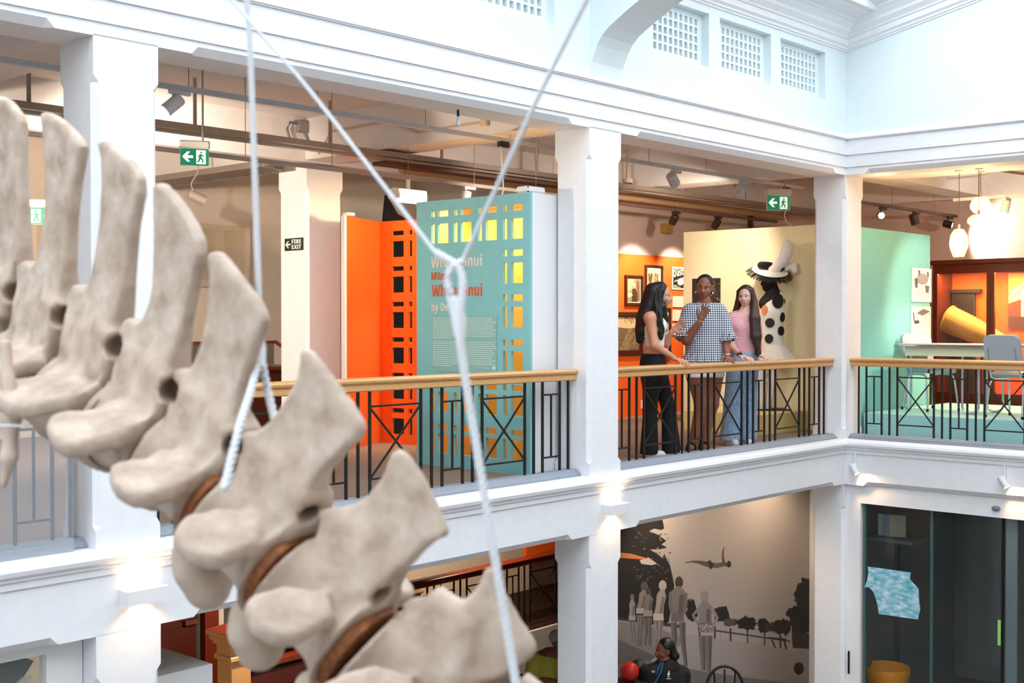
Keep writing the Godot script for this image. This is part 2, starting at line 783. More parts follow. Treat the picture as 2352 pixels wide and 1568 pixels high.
func railing(called: String, label: String, at: Vector3, turn: float, length: float, first: float, step: float, wood: Material, iron: Material, stone: Material, skip_plinth := false) -> Node3D:
	# local x runs from one column to the next, y = 0 at the gallery floor, the atrium on +z
	var t := thing(called, label, "railing", at, turn, "balcony railings")
	var hp := [Vector2(-0.035, 0.770), Vector2(0.035, 0.770), Vector2(0.052, 0.778), Vector2(0.052, 0.810), Vector2(0.046, 0.815), Vector2(0.05, 0.825), Vector2(0.066, 0.830), Vector2(0.07, 0.845), Vector2(0.06, 0.855), Vector2(0.045, 0.862), Vector2(-0.045, 0.862), Vector2(-0.06, 0.855), Vector2(-0.07, 0.845), Vector2(-0.066, 0.830), Vector2(-0.05, 0.825), Vector2(-0.046, 0.815), Vector2(-0.052, 0.810), Vector2(-0.052, 0.778)]
	var rings := []
	for x in [0.004, length - 0.004]:
		var r := PackedVector3Array()
		for p in hp:
			r.append(Vector3(x, p.y, p.x))
		rings.append(r)
	part(t, "handrail", M.new().loft(rings), wood)
	if not skip_plinth:
		var pp := [Vector2(-0.1, 0.0), Vector2(0.1, 0.0), Vector2(0.1, 0.012), Vector2(0.078, 0.02), Vector2(0.078, 0.032), Vector2(0.06, 0.04), Vector2(0.05, 0.052), Vector2(-0.05, 0.052), Vector2(-0.078, 0.032), Vector2(-0.1, 0.012)]
		var r2 := []
		for x in [0.004, length - 0.004]:
			var r := PackedVector3Array()
			for p in pp:
				r.append(Vector3(x, p.y, p.x))
			r2.append(r)
		part(t, "plinth", M.new().loft(r2), stone)
	var y0 := 0.05
	var y1 := 0.772
	var up := func(x: float) -> void:
		part(t, "baluster", boxm(Vector3(0.017, y1 - y0, 0.017)), iron, Vector3(x, (y0 + y1) / 2, 0))
	var flat := func(x: float, w: float, y: float) -> void:
		part(t, "crossbar", boxm(Vector3(w, 0.013, 0.013)), iron, Vector3(x + w / 2, y, 0))
	var x := first
	var kind := 0  # 0 lone bar, 1 narrow panel, 2 lone bar, 3 crossed panel
	while x < length - 0.02:
		up.call(x)
		if kind == 1 and x + 2 * step < length - 0.02:
			flat.call(x, step * 2, 0.665)
			flat.call(x, step * 2, 0.167)
			part(t, "short_bar", boxm(Vector3(0.013, 0.5, 0.013)), iron, Vector3(x + step, 0.416, 0))
			x += step * 2
			up.call(x)
		elif kind == 3 and x + 4.55 * step < length - 0.02:
			var w := step * 4.55
			flat.call(x, w, 0.665)
			flat.call(x, w, 0.167)
			for sg in [-1.0, 1.0]:
				part(t, "cross_brace", bar(Vector3(x, 0.416 - sg * 0.245, 0.003 * sg), Vector3(x + w, 0.416 + sg * 0.245, 0.003 * sg), 0.012, 0.012), iron)
			x += w
			up.call(x)
		x += step
		kind = (kind + 1) % 4
	return t

func _ready() -> void:
	rng.seed = 11
	# ------------------------------------------------------------ camera
	var cam := Camera3D.new()
	cam.name = "camera"
	add_child(cam)
	cam.position = Vector3(-12.104, 1.125, 6.2128)
	cam.rotation = Vector3(deg_to_rad(-0.9), deg_to_rad(-47.8), 0)
	cam.fov = 2.0 * rad_to_deg(atan(784.0 / 2846.0))
	cam.near = 0.05
	cam.far = 100.0
	var at := CameraAttributesPhysical.new()
	at.frustum_focal_length = 12.0 / (784.0 / 2846.0)
	at.frustum_focus_distance = 10.8
	at.frustum_near = 0.05
	at.frustum_far = 100.0
	at.exposure_aperture = 4.6
	cam.attributes = at
	cam.current = true
	# ------------------------------------------------------------ sky and exposure
	var env := Environment.new()
	env.background_mode = Environment.BG_SKY
	var sky := Sky.new()
	var sm := ProceduralSkyMaterial.new()
	sm.sky_top_color = Color(0.93, 0.965, 1.0)
	sm.sky_horizon_color = Color(0.96, 0.98, 1.0)
	sm.ground_bottom_color = Color(0.5, 0.5, 0.5)
	sm.ground_horizon_color = Color(0.7, 0.7, 0.7)
	sm.energy_multiplier = 5.0
	sky.sky_material = sm
	env.sky = sky
	env.tonemap_mode = Environment.TONE_MAPPER_LINEAR
	env.tonemap_exposure = 1.0
	env.sdfgi_enabled = true
	env.ssao_enabled = true
	env.ssil_enabled = true
	var we := WorldEnvironment.new()
	we.name = "world"
	we.environment = env
	add_child(we)
	structure()
	gallery()
	gallery_right()
	lower()
	skeleton()
	people()

var white: StandardMaterial3D
var blue: StandardMaterial3D
var ceil_m: StandardMaterial3D
var beige: StandardMaterial3D
var taupe: StandardMaterial3D
var oak: StandardMaterial3D
var dark_wood: StandardMaterial3D
var red_wood: StandardMaterial3D
var iron: StandardMaterial3D
var stone: StandardMaterial3D
var orange: StandardMaterial3D
var teal: StandardMaterial3D
var cream: StandardMaterial3D
var lampw: StandardMaterial3D

func structure() -> void:
	white = grain(Color(0.905, 0.91, 0.92), Color(0.925, 0.93, 0.94), 0.02, Vector3.ONE * 0.8, 0.6, 0.0, 3)
	blue = grain(Color(0.865, 0.91, 0.92), Color(0.88, 0.925, 0.935), 0.02, Vector3.ONE * 0.8, 0.7, 0.0, 4)
	ceil_m = grain(Color(0.90, 0.88, 0.87), Color(0.92, 0.90, 0.89), 0.02, Vector3.ONE * 0.7, 0.9, 0.0, 5)
	beige = grain(Color(0.88, 0.83, 0.77), Color(0.90, 0.85, 0.79), 0.02, Vector3.ONE * 0.7, 0.9, 0.0, 6)
	taupe = grain(Color(0.79, 0.72, 0.68), Color(0.81, 0.74, 0.70), 0.02, Vector3.ONE * 0.7, 0.9, 0.0, 7)
	oak = grain(Color(0.74, 0.54, 0.32), Color(0.90, 0.71, 0.47), 0.03, Vector3(1.2, 14, 14), 0.35, 0.0, 8, true)
	oak.clearcoat_enabled = true
	oak.clearcoat = 0.4
	dark_wood = grain(Color(0.22, 0.07, 0.04), Color(0.36, 0.14, 0.07), 0.03, Vector3(9, 1.0, 9), 0.4, 0.0, 9)
	red_wood = grain(Color(0.34, 0.11, 0.05), Color(0.50, 0.19, 0.09), 0.03, Vector3(1.2, 9, 9), 0.35, 0.0, 10)
	iron = grain(Color(0.035, 0.035, 0.035), Color(0.06, 0.058, 0.055), 0.05, Vector3.ONE * 6, 0.5, 0.0, 12)
	stone = grain(Color(0.50, 0.53, 0.57), Color(0.58, 0.61, 0.65), 0.03, Vector3.ONE * 2, 0.5, 0.0, 13)
	orange = grain(Color(0.90, 0.36, 0.05), Color(0.93, 0.39, 0.06), 0.02, Vector3.ONE, 0.75, 0.0, 14)
	teal = grain(Color(0.50, 0.75, 0.765), Color(0.52, 0.77, 0.785), 0.02, Vector3.ONE, 0.75, 0.0, 15)
	cream = grain(Color(0.90, 0.865, 0.71), Color(0.915, 0.88, 0.73), 0.02, Vector3.ONE, 0.85, 0.0, 16)
	lampw = mat(Color(0.9, 0.9, 0.9), 0.5)
	var bays := [[C0.x - 3.9, C0.x], [C0.y, C1.x], [C1.y, C2.x], [C2.y, 0.0]]
	var bays_b := [[0.0, 3.5], [3.9, 7.0]]
	# columns
	column(C1.x, C1.y, -0.36, 0.0, "white chamfered balcony column beside the tall bone blades", white)
	column(C2.x, C2.y, -0.36, 0.0, "white chamfered balcony column beside the three girls", white)
	column(C0.x, C0.y, -0.36, 0.0, "white chamfered column out of frame", white)
	column(0.0, 0.4, -0.37, 0.0, "white chamfered corner column between the two balconies", white)
	column(0.0, 0.37, 3.5, 3.9, "white chamfered column of the far balcony", white)
	column(C1.x, C1.y, -0.36, 0.0, "white lower column under the left wall lamp", white, false)
	column(C2.x, C2.y, -0.36, 0.0, "white lower column beside the swimmers mural", white, false)
	column(C0.x, C0.y, -0.36, 0.0, "white lower column out of frame", white, false)
	column(0.0, 0.4, -0.37, 0.0, "white lower corner column beside the glass door", white, false)
	column(0.0, 0.37, 3.5, 3.9, "white lower column of the far side", white, false)
	for x in [-8.45, -4.11]:
		column(x - 0.23, x + 0.23, -4.03, -3.58, "white inner column standing behind the balcony", white)
	# beams with cornice bands
	var top := func(c: float) -> Array:
		return [Vector2(-0.36, 2.68), Vector2(-c, 2.68), Vector2(0, 2.68 + c), Vector2(0, 2.757), Vector2(0.014, 2.757), Vector2(0.014, 2.884), Vector2(0.03, 2.884), Vector2(0.03, 3.04), Vector2(0.045, 3.04), Vector2(0.045, 3.05), Vector2(0.056, 3.05), Vector2(0.056, 3.064), Vector2(0.0, 3.11), Vector2(-0.36, 3.16)]
	var along_a := func(s: float, p: Vector2) -> Vector3: return Vector3(s, p.y, p.x)
	var along_b := func(s: float, p: Vector2) -> Vector3: return Vector3(-p.x, p.y, s)
	struct("trim_1", sweep(top, stations(bays, 0.045), along_a), white, "white stepped cornice beam over the long balcony")
	struct("trim_2", sweep(top, stations(bays_b, 0.045), along_b), white, "white stepped cornice beam over the short balcony")
	var low := func(c: float) -> Array:
		return [Vector2(-0.36, FLO), Vector2(0, FLO), Vector2(0.03, FLO - 0.006), Vector2(0.052, FLO - 0.02), Vector2(0.062, FLO - 0.045), Vector2(0.054, FLO - 0.07), Vector2(0.03, FLO - 0.085), Vector2(0.03, FLO - 0.1), Vector2(0.014, FLO - 0.108), Vector2(0.014, FLO - 0.145), Vector2(0, FLO - 0.15), Vector2(0, -0.594 + c), Vector2(-c, -0.594), Vector2(-0.36, -0.594)]
	struct("trim_3", sweep(low, stations(bays, 0.045), along_a), white, "white rounded ledge moulding under the long balcony")
	struct("trim_4", sweep(low, stations(bays_b, 0.045), along_b), white, "white rounded ledge moulding under the short balcony")
	# upper wall with its recessed ventilation grilles
	var rec := []
	var spots := []
	for b in [0.0, -4.311, -8.622, -12.933]:
		for i in 3:
			var x0: float = -1.35 - 1.08 * i + b
			rec.append(Rect2(x0, 3.42, 0.9, 0.48))
			spots.append(x0)
	struct("wall_left", M.new().plate(Rect2(-17.0, 3.08, 17.0, 1.1), rec, -0.12, 0.0), blue, "pale blue upper wall over the long balcony")
	struct("wall_left_backing", bx(Vector3(-17, 3.17, -0.45), Vector3(0, 4.4, -0.32)), white)
	for x0 in spots:
		if x0 < -9.0:
			continue
		var holes := []
		for i in 9:
			for j in 5:
				holes.append(Rect2(x0 + 0.153 + i * 0.0787, 3.483 + j * 0.077, 0.047, 0.058))
		struct("vent_grille", M.new().plate(Rect2(x0 - 0.01, 3.41, 0.92, 0.5), holes, -0.118, -0.078), blue, "pale blue recessed wall grille of small square holes")
	# gable wall on the right and its sloping crown
	var gp := [Vector2(0, 3.08), Vector2(7, 3.08), Vector2(7, 4.2), Vector2(3.5, 4.9), Vector2(0, 4.2)]
	struct("wall_right", M.new().slab(gp, 0.0, 0.25, Transform3D(Basis(Vector3(0, 0, 1), Vector3(0, 1, 0), Vector3(1, 0, 0)), Vector3.ZERO)), blue, "pale blue gable wall over the short balcony")
	var crown := func(_c: float) -> Array:
		return [Vector2(-0.1, 3.97), Vector2(0.012, 3.97), Vector2(0.016, 3.99), Vector2(0.03, 3.992), Vector2(0.03, 4.01), Vector2(0.055, 4.03), Vector2(0.055, 4.085), Vector2(0.07, 4.09), Vector2(0.075, 4.11), Vector2(0.12, 4.15), Vector2(0.12, 4.18), Vector2(0.17, 4.235), Vector2(0.2, 4.24), Vector2(0.2, 4.265), Vector2(0.36, 4.29), Vector2(0.36, 4.31), Vector2(0.43, 4.31), Vector2(0.43, 4.4), Vector2(-0.1, 4.4)]
	struct("trim_5", sweep(crown, [[-17.0, 0], [0.0, 0]], along_a), white, "white crown moulding under the skylight, long side")
	struct("trim_6", sweep(crown, [[0.0, 0], [3.5, 0]], func(s: float, p: Vector2) -> Vector3: return Vector3(-p.x, p.y + s * 0.209, s)), white, "white crown moulding rising along the gable")
	struct("trim_6", sweep(crown, [[3.5, 0], [7.0, 0]], func(s: float, p: Vector2) -> Vector3: return Vector3(-p.x, p.y + (7.0 - s) * 0.209, s)), white)
	struct("trim_5", sweep(crown, [[-17.0, 0], [0.0, 0]], func(s: float, p: Vector2) -> Vector3: return Vector3(s, p.y, 7.0 - p.x)), white)
	# arched ribs across the atrium
	var arc := [Vector2(0.0, 3.10), Vector2(0.02, 3.20), Vector2(0.075, 3.325), Vector2(0.12, 3.39), Vector2(0.19, 3.45), Vector2(0.34, 3.535), Vector2(0.55, 3.64), Vector2(1.0, 3.82), Vector2(2.0, 4.05), Vector2(3.5, 4.2)]
	for xs in [C1, C2, C0]:
		var pl := []
		for p in arc:
			pl.append(p)
		for i in range(arc.size() - 2, -1, -1):
			pl.append(Vector2(7.0 - arc[i].x, arc[i].y))
		pl.append_array([Vector2(7.0, 4.4), Vector2(3.5, 5.05), Vector2(0, 4.4)])
		struct("trim_7", M.new().slab(pl, xs.x, xs.y, Transform3D(Basis(Vector3(0, 0, 1), Vector3(0, 1, 0), Vector3(1, 0, 0)), Vector3.ZERO)), blue, "pale blue arched rib springing over the column")
	# glazed roof: bars and panes
	var bar_m := mat(Color(0.85, 0.87, 0.88), 0.5)
	var clear := pane_mat(Color(0.95, 0.98, 1.0), 0.04)
	var roof := Node3D.new()
	roof.name = "skylight"
	add_child(roof)
	roof.set_meta("kind", "structure")
	roof.set_meta("label", "pitched glazed skylight over the atrium")
	for sd in 2:
		for i in 16:
			var x := -17.0 + 1.07 * i
			var a := Vector3(x, 4.40, 0.40 if sd == 0 else 6.60)
			var b := Vector3(x, 5.05, 3.5)
			part(roof, "glazing_bar", bar(a, b, 0.05, 0.07), bar_m)
			if i < 15:
				var w := Vector3(1.07, 0, 0)
				var q := M.new()
				q.quad(a, b, b + w, a + w)
				part(roof, "pane", q, clear)
	part(roof, "ridge_bar", bx(Vector3(-17, 5.0, 3.42), Vector3(0, 5.1, 3.58)), bar_m)
	# floors, ceilings and outer walls
	var carpet := grain(Color(0.38, 0.31, 0.26), Color(0.72, 0.63, 0.56), 0.12, Vector3.ONE * 2.2, 0.95, 0.0, 20)
	struct("floor_gallery", bx(Vector3(-17, -0.45, -6.6), Vector3(8, FLO, -0.355)), carpet, "brown speckled carpet of the gallery")
	struct("floor_gallery", bx(Vector3(0.365, -0.45, -0.354), Vector3(8, FLO, 7.0)), carpet)
	struct("ceiling", bx(Vector3(-17, 3.15, -6.6), Vector3(8, 3.35, -0.3)), ceil_m, "pale painted gallery ceiling")
	struct("ceiling", bx(Vector3(0.3, 3.15, -0.3), Vector3(8, 3.35, 7.0)), ceil_m)
	var low_floor := grain(Color(0.45, 0.42, 0.40), Color(0.52, 0.49, 0.46), 0.05, Vector3.ONE, 0.5, 0.0, 21)
	struct("floor", bx(Vector3(-17, LOW - 0.2, -6.6), Vector3(8, LOW, 7.3)), low_floor, "grey ground floor of the atrium")
	struct("wall_far", bx(Vector3(-17, LOW, -6.85), Vector3(8, 3.35, -6.6)), beige, "beige rear wall of the gallery")
	struct("wall_end", bx(Vector3(-17.3, LOW, -6.85), Vector3(-17, 4.6, 7.3)), white)
	struct("wall_outer", bx(Vector3(8, LOW, -6.85), Vector3(8.3, 3.35, 7.3)), taupe)
	struct("wall_near", M.new().plate(Rect2(-17, LOW, 25, 8.0), [Rect2(-16, FLO, 3.0, 2.8), Rect2(-12.6, FLO, 4.0, 2.8), Rect2(-8.2, FLO, 4.0, 2.8), Rect2(-3.9, FLO, 3.9, 2.8)], 7.0, 7.3), white)
	struct("wall_behind", bx(Vector3(-17, LOW, 9.5), Vector3(8, 4.4, 9.7)), beige)
	struct("ceiling_behind", bx(Vector3(-17, 2.8, 7.3), Vector3(8, 3.0, 9.5)), ceil_m)
	struct("floor_behind", bx(Vector3(-17, -0.4, 7.3), Vector3(8, FLO, 9.5)), carpet)
	# gallery beams
	struct("beam", bx(Vector3(-17, 2.72, -4.02), Vector3(8, 3.15, -3.62)), ceil_m, "painted ceiling beam along the inner columns")
	for x in [-8.43, -4.12, 0.2]:
		struct("beam", bx(Vector3(x - 0.2, 2.74, -3.62), Vector3(x + 0.2, 3.15, -0.36)), ceil_m, "painted cross beam of the gallery ceiling")
		struct("beam", bx(Vector3(x - 0.2, 2.74, -6.6), Vector3(x + 0.2, 3.15, -4.02)), ceil_m)
	struct("beam", bx(Vector3(0.4, 2.74, -0.37), Vector3(8, 3.15, -0.0)), ceil_m)
	struct("beam", bx(Vector3(3.9, 2.74, -3.6), Vector3(4.3, 3.15, 7)), ceil_m)
	# railings
	railing("balcony_railing", "black iron balcony railing with oak handrail in front of the girls", Vector3(0, FLO, -0.18), PI, 3.91, 0.11, 0.1055, oak, iron, stone)
	railing("balcony_railing", "black iron balcony railing with oak handrail in front of the teal screen", Vector3(C2.x, FLO, -0.18), PI, 3.9, 0.05, 0.1055, oak, iron, stone)
	railing("balcony_railing", "iron balcony railing partly hidden behind the large bones at the picture edge", Vector3(C1.x, FLO, -0.18), PI, 3.9, 0.05, 0.1055, oak, iron, stone)
	var gl := thing("glass_panel", "hazy glass panel in front of the railing at the picture edge", "glass panel", Vector3(0, FLO, -0.05))
	part(gl, "pane", bx(Vector3(-12.4, 0.05, -0.006), Vector3(-8.74, 0.92, 0.006)), pane_mat(Color(0.80, 0.84, 0.88), 0.16))
	part(gl, "foot_channel", bx(Vector3(-12.4, 0.0, -0.012), Vector3(-8.74, 0.05, 0.012)), mat(Color(0.6, 0.62, 0.65), 0.4))
	railing("balcony_railing", "black iron balcony railing with oak handrail before the teal platform", Vector3(0.18, FLO, 0), -PI / 2, 3.49, 0.075, 0.0866, oak, iron, stone)


const VERT := [
	[Vector3(-10.712, 1.130, 3.133), Vector3(-0.100, -0.121, 0.988), Vector3(-0.002, 0.993, 0.121), 0.334, [-0.002, 0.523, 0.049, 0.548, 0.107, 0.553, 0.174, 0.544, 0.218, 0.526, 0.253, 0.509, 0.274, 0.490, 0.284, 0.420, 0.294, 0.343, 0.314, 0.230, 0.317, 0.172, 0.303, 0.133, 0.255, 0.087, 0.144, 0.065, 0.072, 0.154, 0.026, 0.364], [], Vector2(0.294, 0.100)],
	[Vector3(-10.745, 1.089, 3.463), Vector3(-0.103, -0.149, 0.983), Vector3(-0.005, 0.989, 0.149), 0.292, [0.038, 0.506, 0.042, 0.513, 0.062, 0.516, 0.100, 0.512, 0.168, 0.496, 0.234, 0.473, 0.276, 0.452, 0.269, 0.417, 0.252, 0.363, 0.241, 0.292, 0.239, 0.220, 0.240, 0.166, 0.239, 0.119, 0.206, 0.067, 0.060, 0.040, 0.026, 0.090, -0.024, 0.164, 0.016, 0.180, 0.051, 0.175, 0.069, 0.174, 0.089, 0.192, 0.101, 0.242, 0.100, 0.316, 0.088, 0.389, 0.061, 0.461], [0.161, 0.195, 0.111, 0.104, 0.067, 0.089, 0.018, 0.066, 0.002, 0.149, 0.057, 0.290, 0.094, 0.269, 0.128, 0.282, 0.155, 0.283, 0.172, 0.268], Vector2(0.239, 0.086)],
	[Vector3(-10.776, 1.036, 3.749), Vector3(-0.081, -0.193, 0.978), Vector3(-0.005, 0.981, 0.194), 0.263, [0.038, 0.471, 0.041, 0.476, 0.067, 0.480, 0.122, 0.467, 0.177, 0.451, 0.217, 0.433, 0.232, 0.422, 0.239, 0.392, 0.232, 0.358, 0.223, 0.321, 0.222, 0.271, 0.222, 0.238, 0.221, 0.188, 0.211, 0.135, 0.186, 0.095, 0.157, 0.058, 0.035, 0.041, 0.003, 0.090, -0.012, 0.142, -0.004, 0.169, 0.018, 0.174, 0.047, 0.168, 0.066, 0.181, 0.076, 0.214, 0.079, 0.267, 0.081, 0.318, 0.073, 0.385, 0.058, 0.445], [0.206, 0.101, 0.183, 0.060, 0.155, 0.038, 0.122, 0.056, 0.096, 0.063, 0.059, 0.037, 0.029, 0.110, 0.063, 0.206, 0.111, 0.234, 0.149, 0.220, 0.186, 0.217, 0.212, 0.188, 0.213, 0.148], Vector2(0.211, 0.085)],
	[Vector3(-10.790, 0.982, 4.006), Vector3(-0.044, -0.258, 0.965), Vector3(-0.000, 0.966, 0.258), 0.229, [-0.017, 0.414, -0.012, 0.421, 0.007, 0.425, 0.052, 0.413, 0.099, 0.394, 0.142, 0.371, 0.170, 0.349, 0.180, 0.325, 0.176, 0.293, 0.173, 0.261, 0.168, 0.217, 0.163, 0.171, 0.161, 0.116, 0.142, 0.076, 0.120, 0.037, 0.005, 0.015, -0.033, 0.058, -0.051, 0.111, -0.045, 0.140, -0.029, 0.149, 0.002, 0.145, 0.018, 0.157, 0.033, 0.191, 0.035, 0.227, 0.016, 0.308], [0.201, 0.055, 0.184, 0.028, 0.167, 0.019, 0.142, 0.023, 0.122, 0.040, 0.104, 0.048, 0.065, 0.028, 0.036, 0.095, 0.070, 0.169, 0.107, 0.177, 0.149, 0.179, 0.187, 0.177, 0.208, 0.165, 0.217, 0.146, 0.217, 0.112], Vector2(0.155, 0.061)],
	[Vector3(-10.797, 0.910, 4.222), Vector3(0.005, -0.370, 0.929), Vector3(0.014, 0.929, 0.370), 0.209, [-0.066, 0.324, -0.071, 0.331, -0.064, 0.342, -0.050, 0.350, -0.030, 0.349, 0.011, 0.336, 0.056, 0.322, 0.094, 0.312, 0.123, 0.294, 0.130, 0.283, 0.128, 0.263, 0.124, 0.240, 0.121, 0.220, 0.118, 0.184, 0.118, 0.143, 0.123, 0.097, 0.116, 0.055, 0.094, 0.023, -0.002, 0.004, -0.052, 0.043, -0.078, 0.103, -0.060, 0.116, -0.032, 0.121, -0.027, 0.147, -0.025, 0.179, -0.028, 0.217, -0.035, 0.256, -0.048, 0.296], [0.190, 0.046, 0.176, 0.026, 0.160, 0.023, 0.137, 0.029, 0.115, 0.038, 0.080, 0.022, 0.040, 0.066, 0.071, 0.133, 0.093, 0.141, 0.123, 0.147, 0.151, 0.148, 0.177, 0.144, 0.192, 0.133, 0.199, 0.111, 0.201, 0.083], Vector2(0.136, 0.058)],
	[Vector3(-10.788, 0.821, 4.411), Vector3(0.096, -0.477, 0.873), Vector3(0.067, 0.879, 0.473), 0.194, [-0.016, 0.265, -0.023, 0.275, -0.017, 0.285, 0.002, 0.285, 0.041, 0.276, 0.085, 0.264, 0.122, 0.255, 0.152, 0.242, 0.163, 0.231, 0.163, 0.214, 0.149, 0.189, 0.135, 0.155, 0.123, 0.127, 0.120, 0.099, 0.119, 0.073, 0.101, 0.039, 0.007, 0.009, -0.033, 0.047, -0.070, 0.085, -0.061, 0.094, -0.040, 0.102, -0.025, 0.131, -0.018, 0.153, -0.012, 0.186, -0.008, 0.216, -0.009, 0.244], [0.196, 0.032, 0.183, 0.019, 0.166, 0.007, 0.144, -0.001, 0.120, 0.007, 0.090, 0.009, 0.044, 0.058, 0.079, 0.117, 0.116, 0.119, 0.139, 0.119, 0.165, 0.118, 0.179, 0.111, 0.194, 0.091, 0.200, 0.067], Vector2(0.120, 0.052)],
	[Vector3(-10.759, 0.718, 4.573), Vector3(0.210, -0.573, 0.792), Vector3(0.163, 0.820, 0.549), 0.188, [-0.002, 0.216, -0.004, 0.232, 0.000, 0.242, 0.010, 0.245, 0.031, 0.242, 0.061, 0.234, 0.095, 0.219, 0.124, 0.204, 0.147, 0.193, 0.155, 0.182, 0.144, 0.170, 0.136, 0.148, 0.131, 0.123, 0.126, 0.097, 0.119, 0.074, 0.113, 0.054, 0.096, 0.024, 0.028, 0.014, -0.015, 0.045, -0.053, 0.067, -0.051, 0.079, -0.037, 0.082, -0.015, 0.093, -0.012, 0.112, -0.004, 0.130, 0.002, 0.149, 0.004, 0.175, 0.003, 0.199], [0.207, 0.015, 0.193, 0.001, 0.176, -0.002, 0.151, 0.003, 0.118, 0.009, 0.065, 0.055, 0.089, 0.105, 0.125, 0.104, 0.144, 0.104, 0.170, 0.103, 0.192, 0.095, 0.207, 0.081, 0.215, 0.062, 0.218, 0.046], Vector2(0.102, 0.034)],
	[Vector3(-10.708, 0.602, 4.713), Vector3(0.333, -0.657, 0.677), Vector3(0.308, 0.754, 0.581), 0.198, [0.026, 0.170, 0.021, 0.179, 0.021, 0.188, 0.032, 0.191, 0.064, 0.176, 0.093, 0.167, 0.125, 0.157, 0.147, 0.153, 0.163, 0.146, 0.171, 0.138, 0.170, 0.122, 0.163, 0.096, 0.156, 0.070, 0.138, 0.047, 0.114, 0.013, 0.060, -0.005, 0.002, 0.027, -0.037, 0.047, -0.035, 0.057, -0.014, 0.062, 0.005, 0.075, 0.021, 0.086, 0.029, 0.104, 0.032, 0.126, 0.031, 0.152], [0.249, -0.025, 0.214, -0.024, 0.175, -0.017, 0.120, 0.000, 0.071, 0.054, 0.123, 0.098, 0.200, 0.086, 0.259, 0.057, 0.273, 0.013], Vector2(0.100, 0.009)],
	[Vector3(-10.631, 0.465, 4.833), Vector3(0.388, -0.692, 0.609), Vector3(0.389, 0.722, 0.572), 0.198, [], [], Vector2(0.101, 0.009)],
]

func bone_field(f: Fld, c: Vector3, r: float, lc: float) -> void:
	# centrum: waisted drum along x
	var m := r * 1.05 + 5.0 * f.k
	var sp := f.span(c - Vector3(lc * 0.5 + 5.0 * f.k, m, m), c + Vector3(lc * 0.5 + 5.0 * f.k, m, m))
	for z in range(sp[0].z, sp[1].z + 1):
		for y in range(sp[0].y, sp[1].y + 1):
			var at := (z * f.ny + y) * f.nx
			for x in range(sp[0].x, sp[1].x + 1):
				var p := f.lo + Vector3(x, y, z) * f.h - c
				var t := absf(2.0 * p.x / lc)
				var rx := r * (0.72 + 0.28 * t * t * t)
				var q := maxf(Vector2(p.y, p.z).length() - rx, absf(p.x) - lc * 0.5)
				if q < 5.0 * f.k:
					f.s[at + x] += exp(-q / f.k)

func pairs(a: Array) -> PackedVector2Array:
	var o := PackedVector2Array()
	for i in range(0, a.size(), 2):
		o.append(Vector2(a[i], a[i + 1]))
	return o

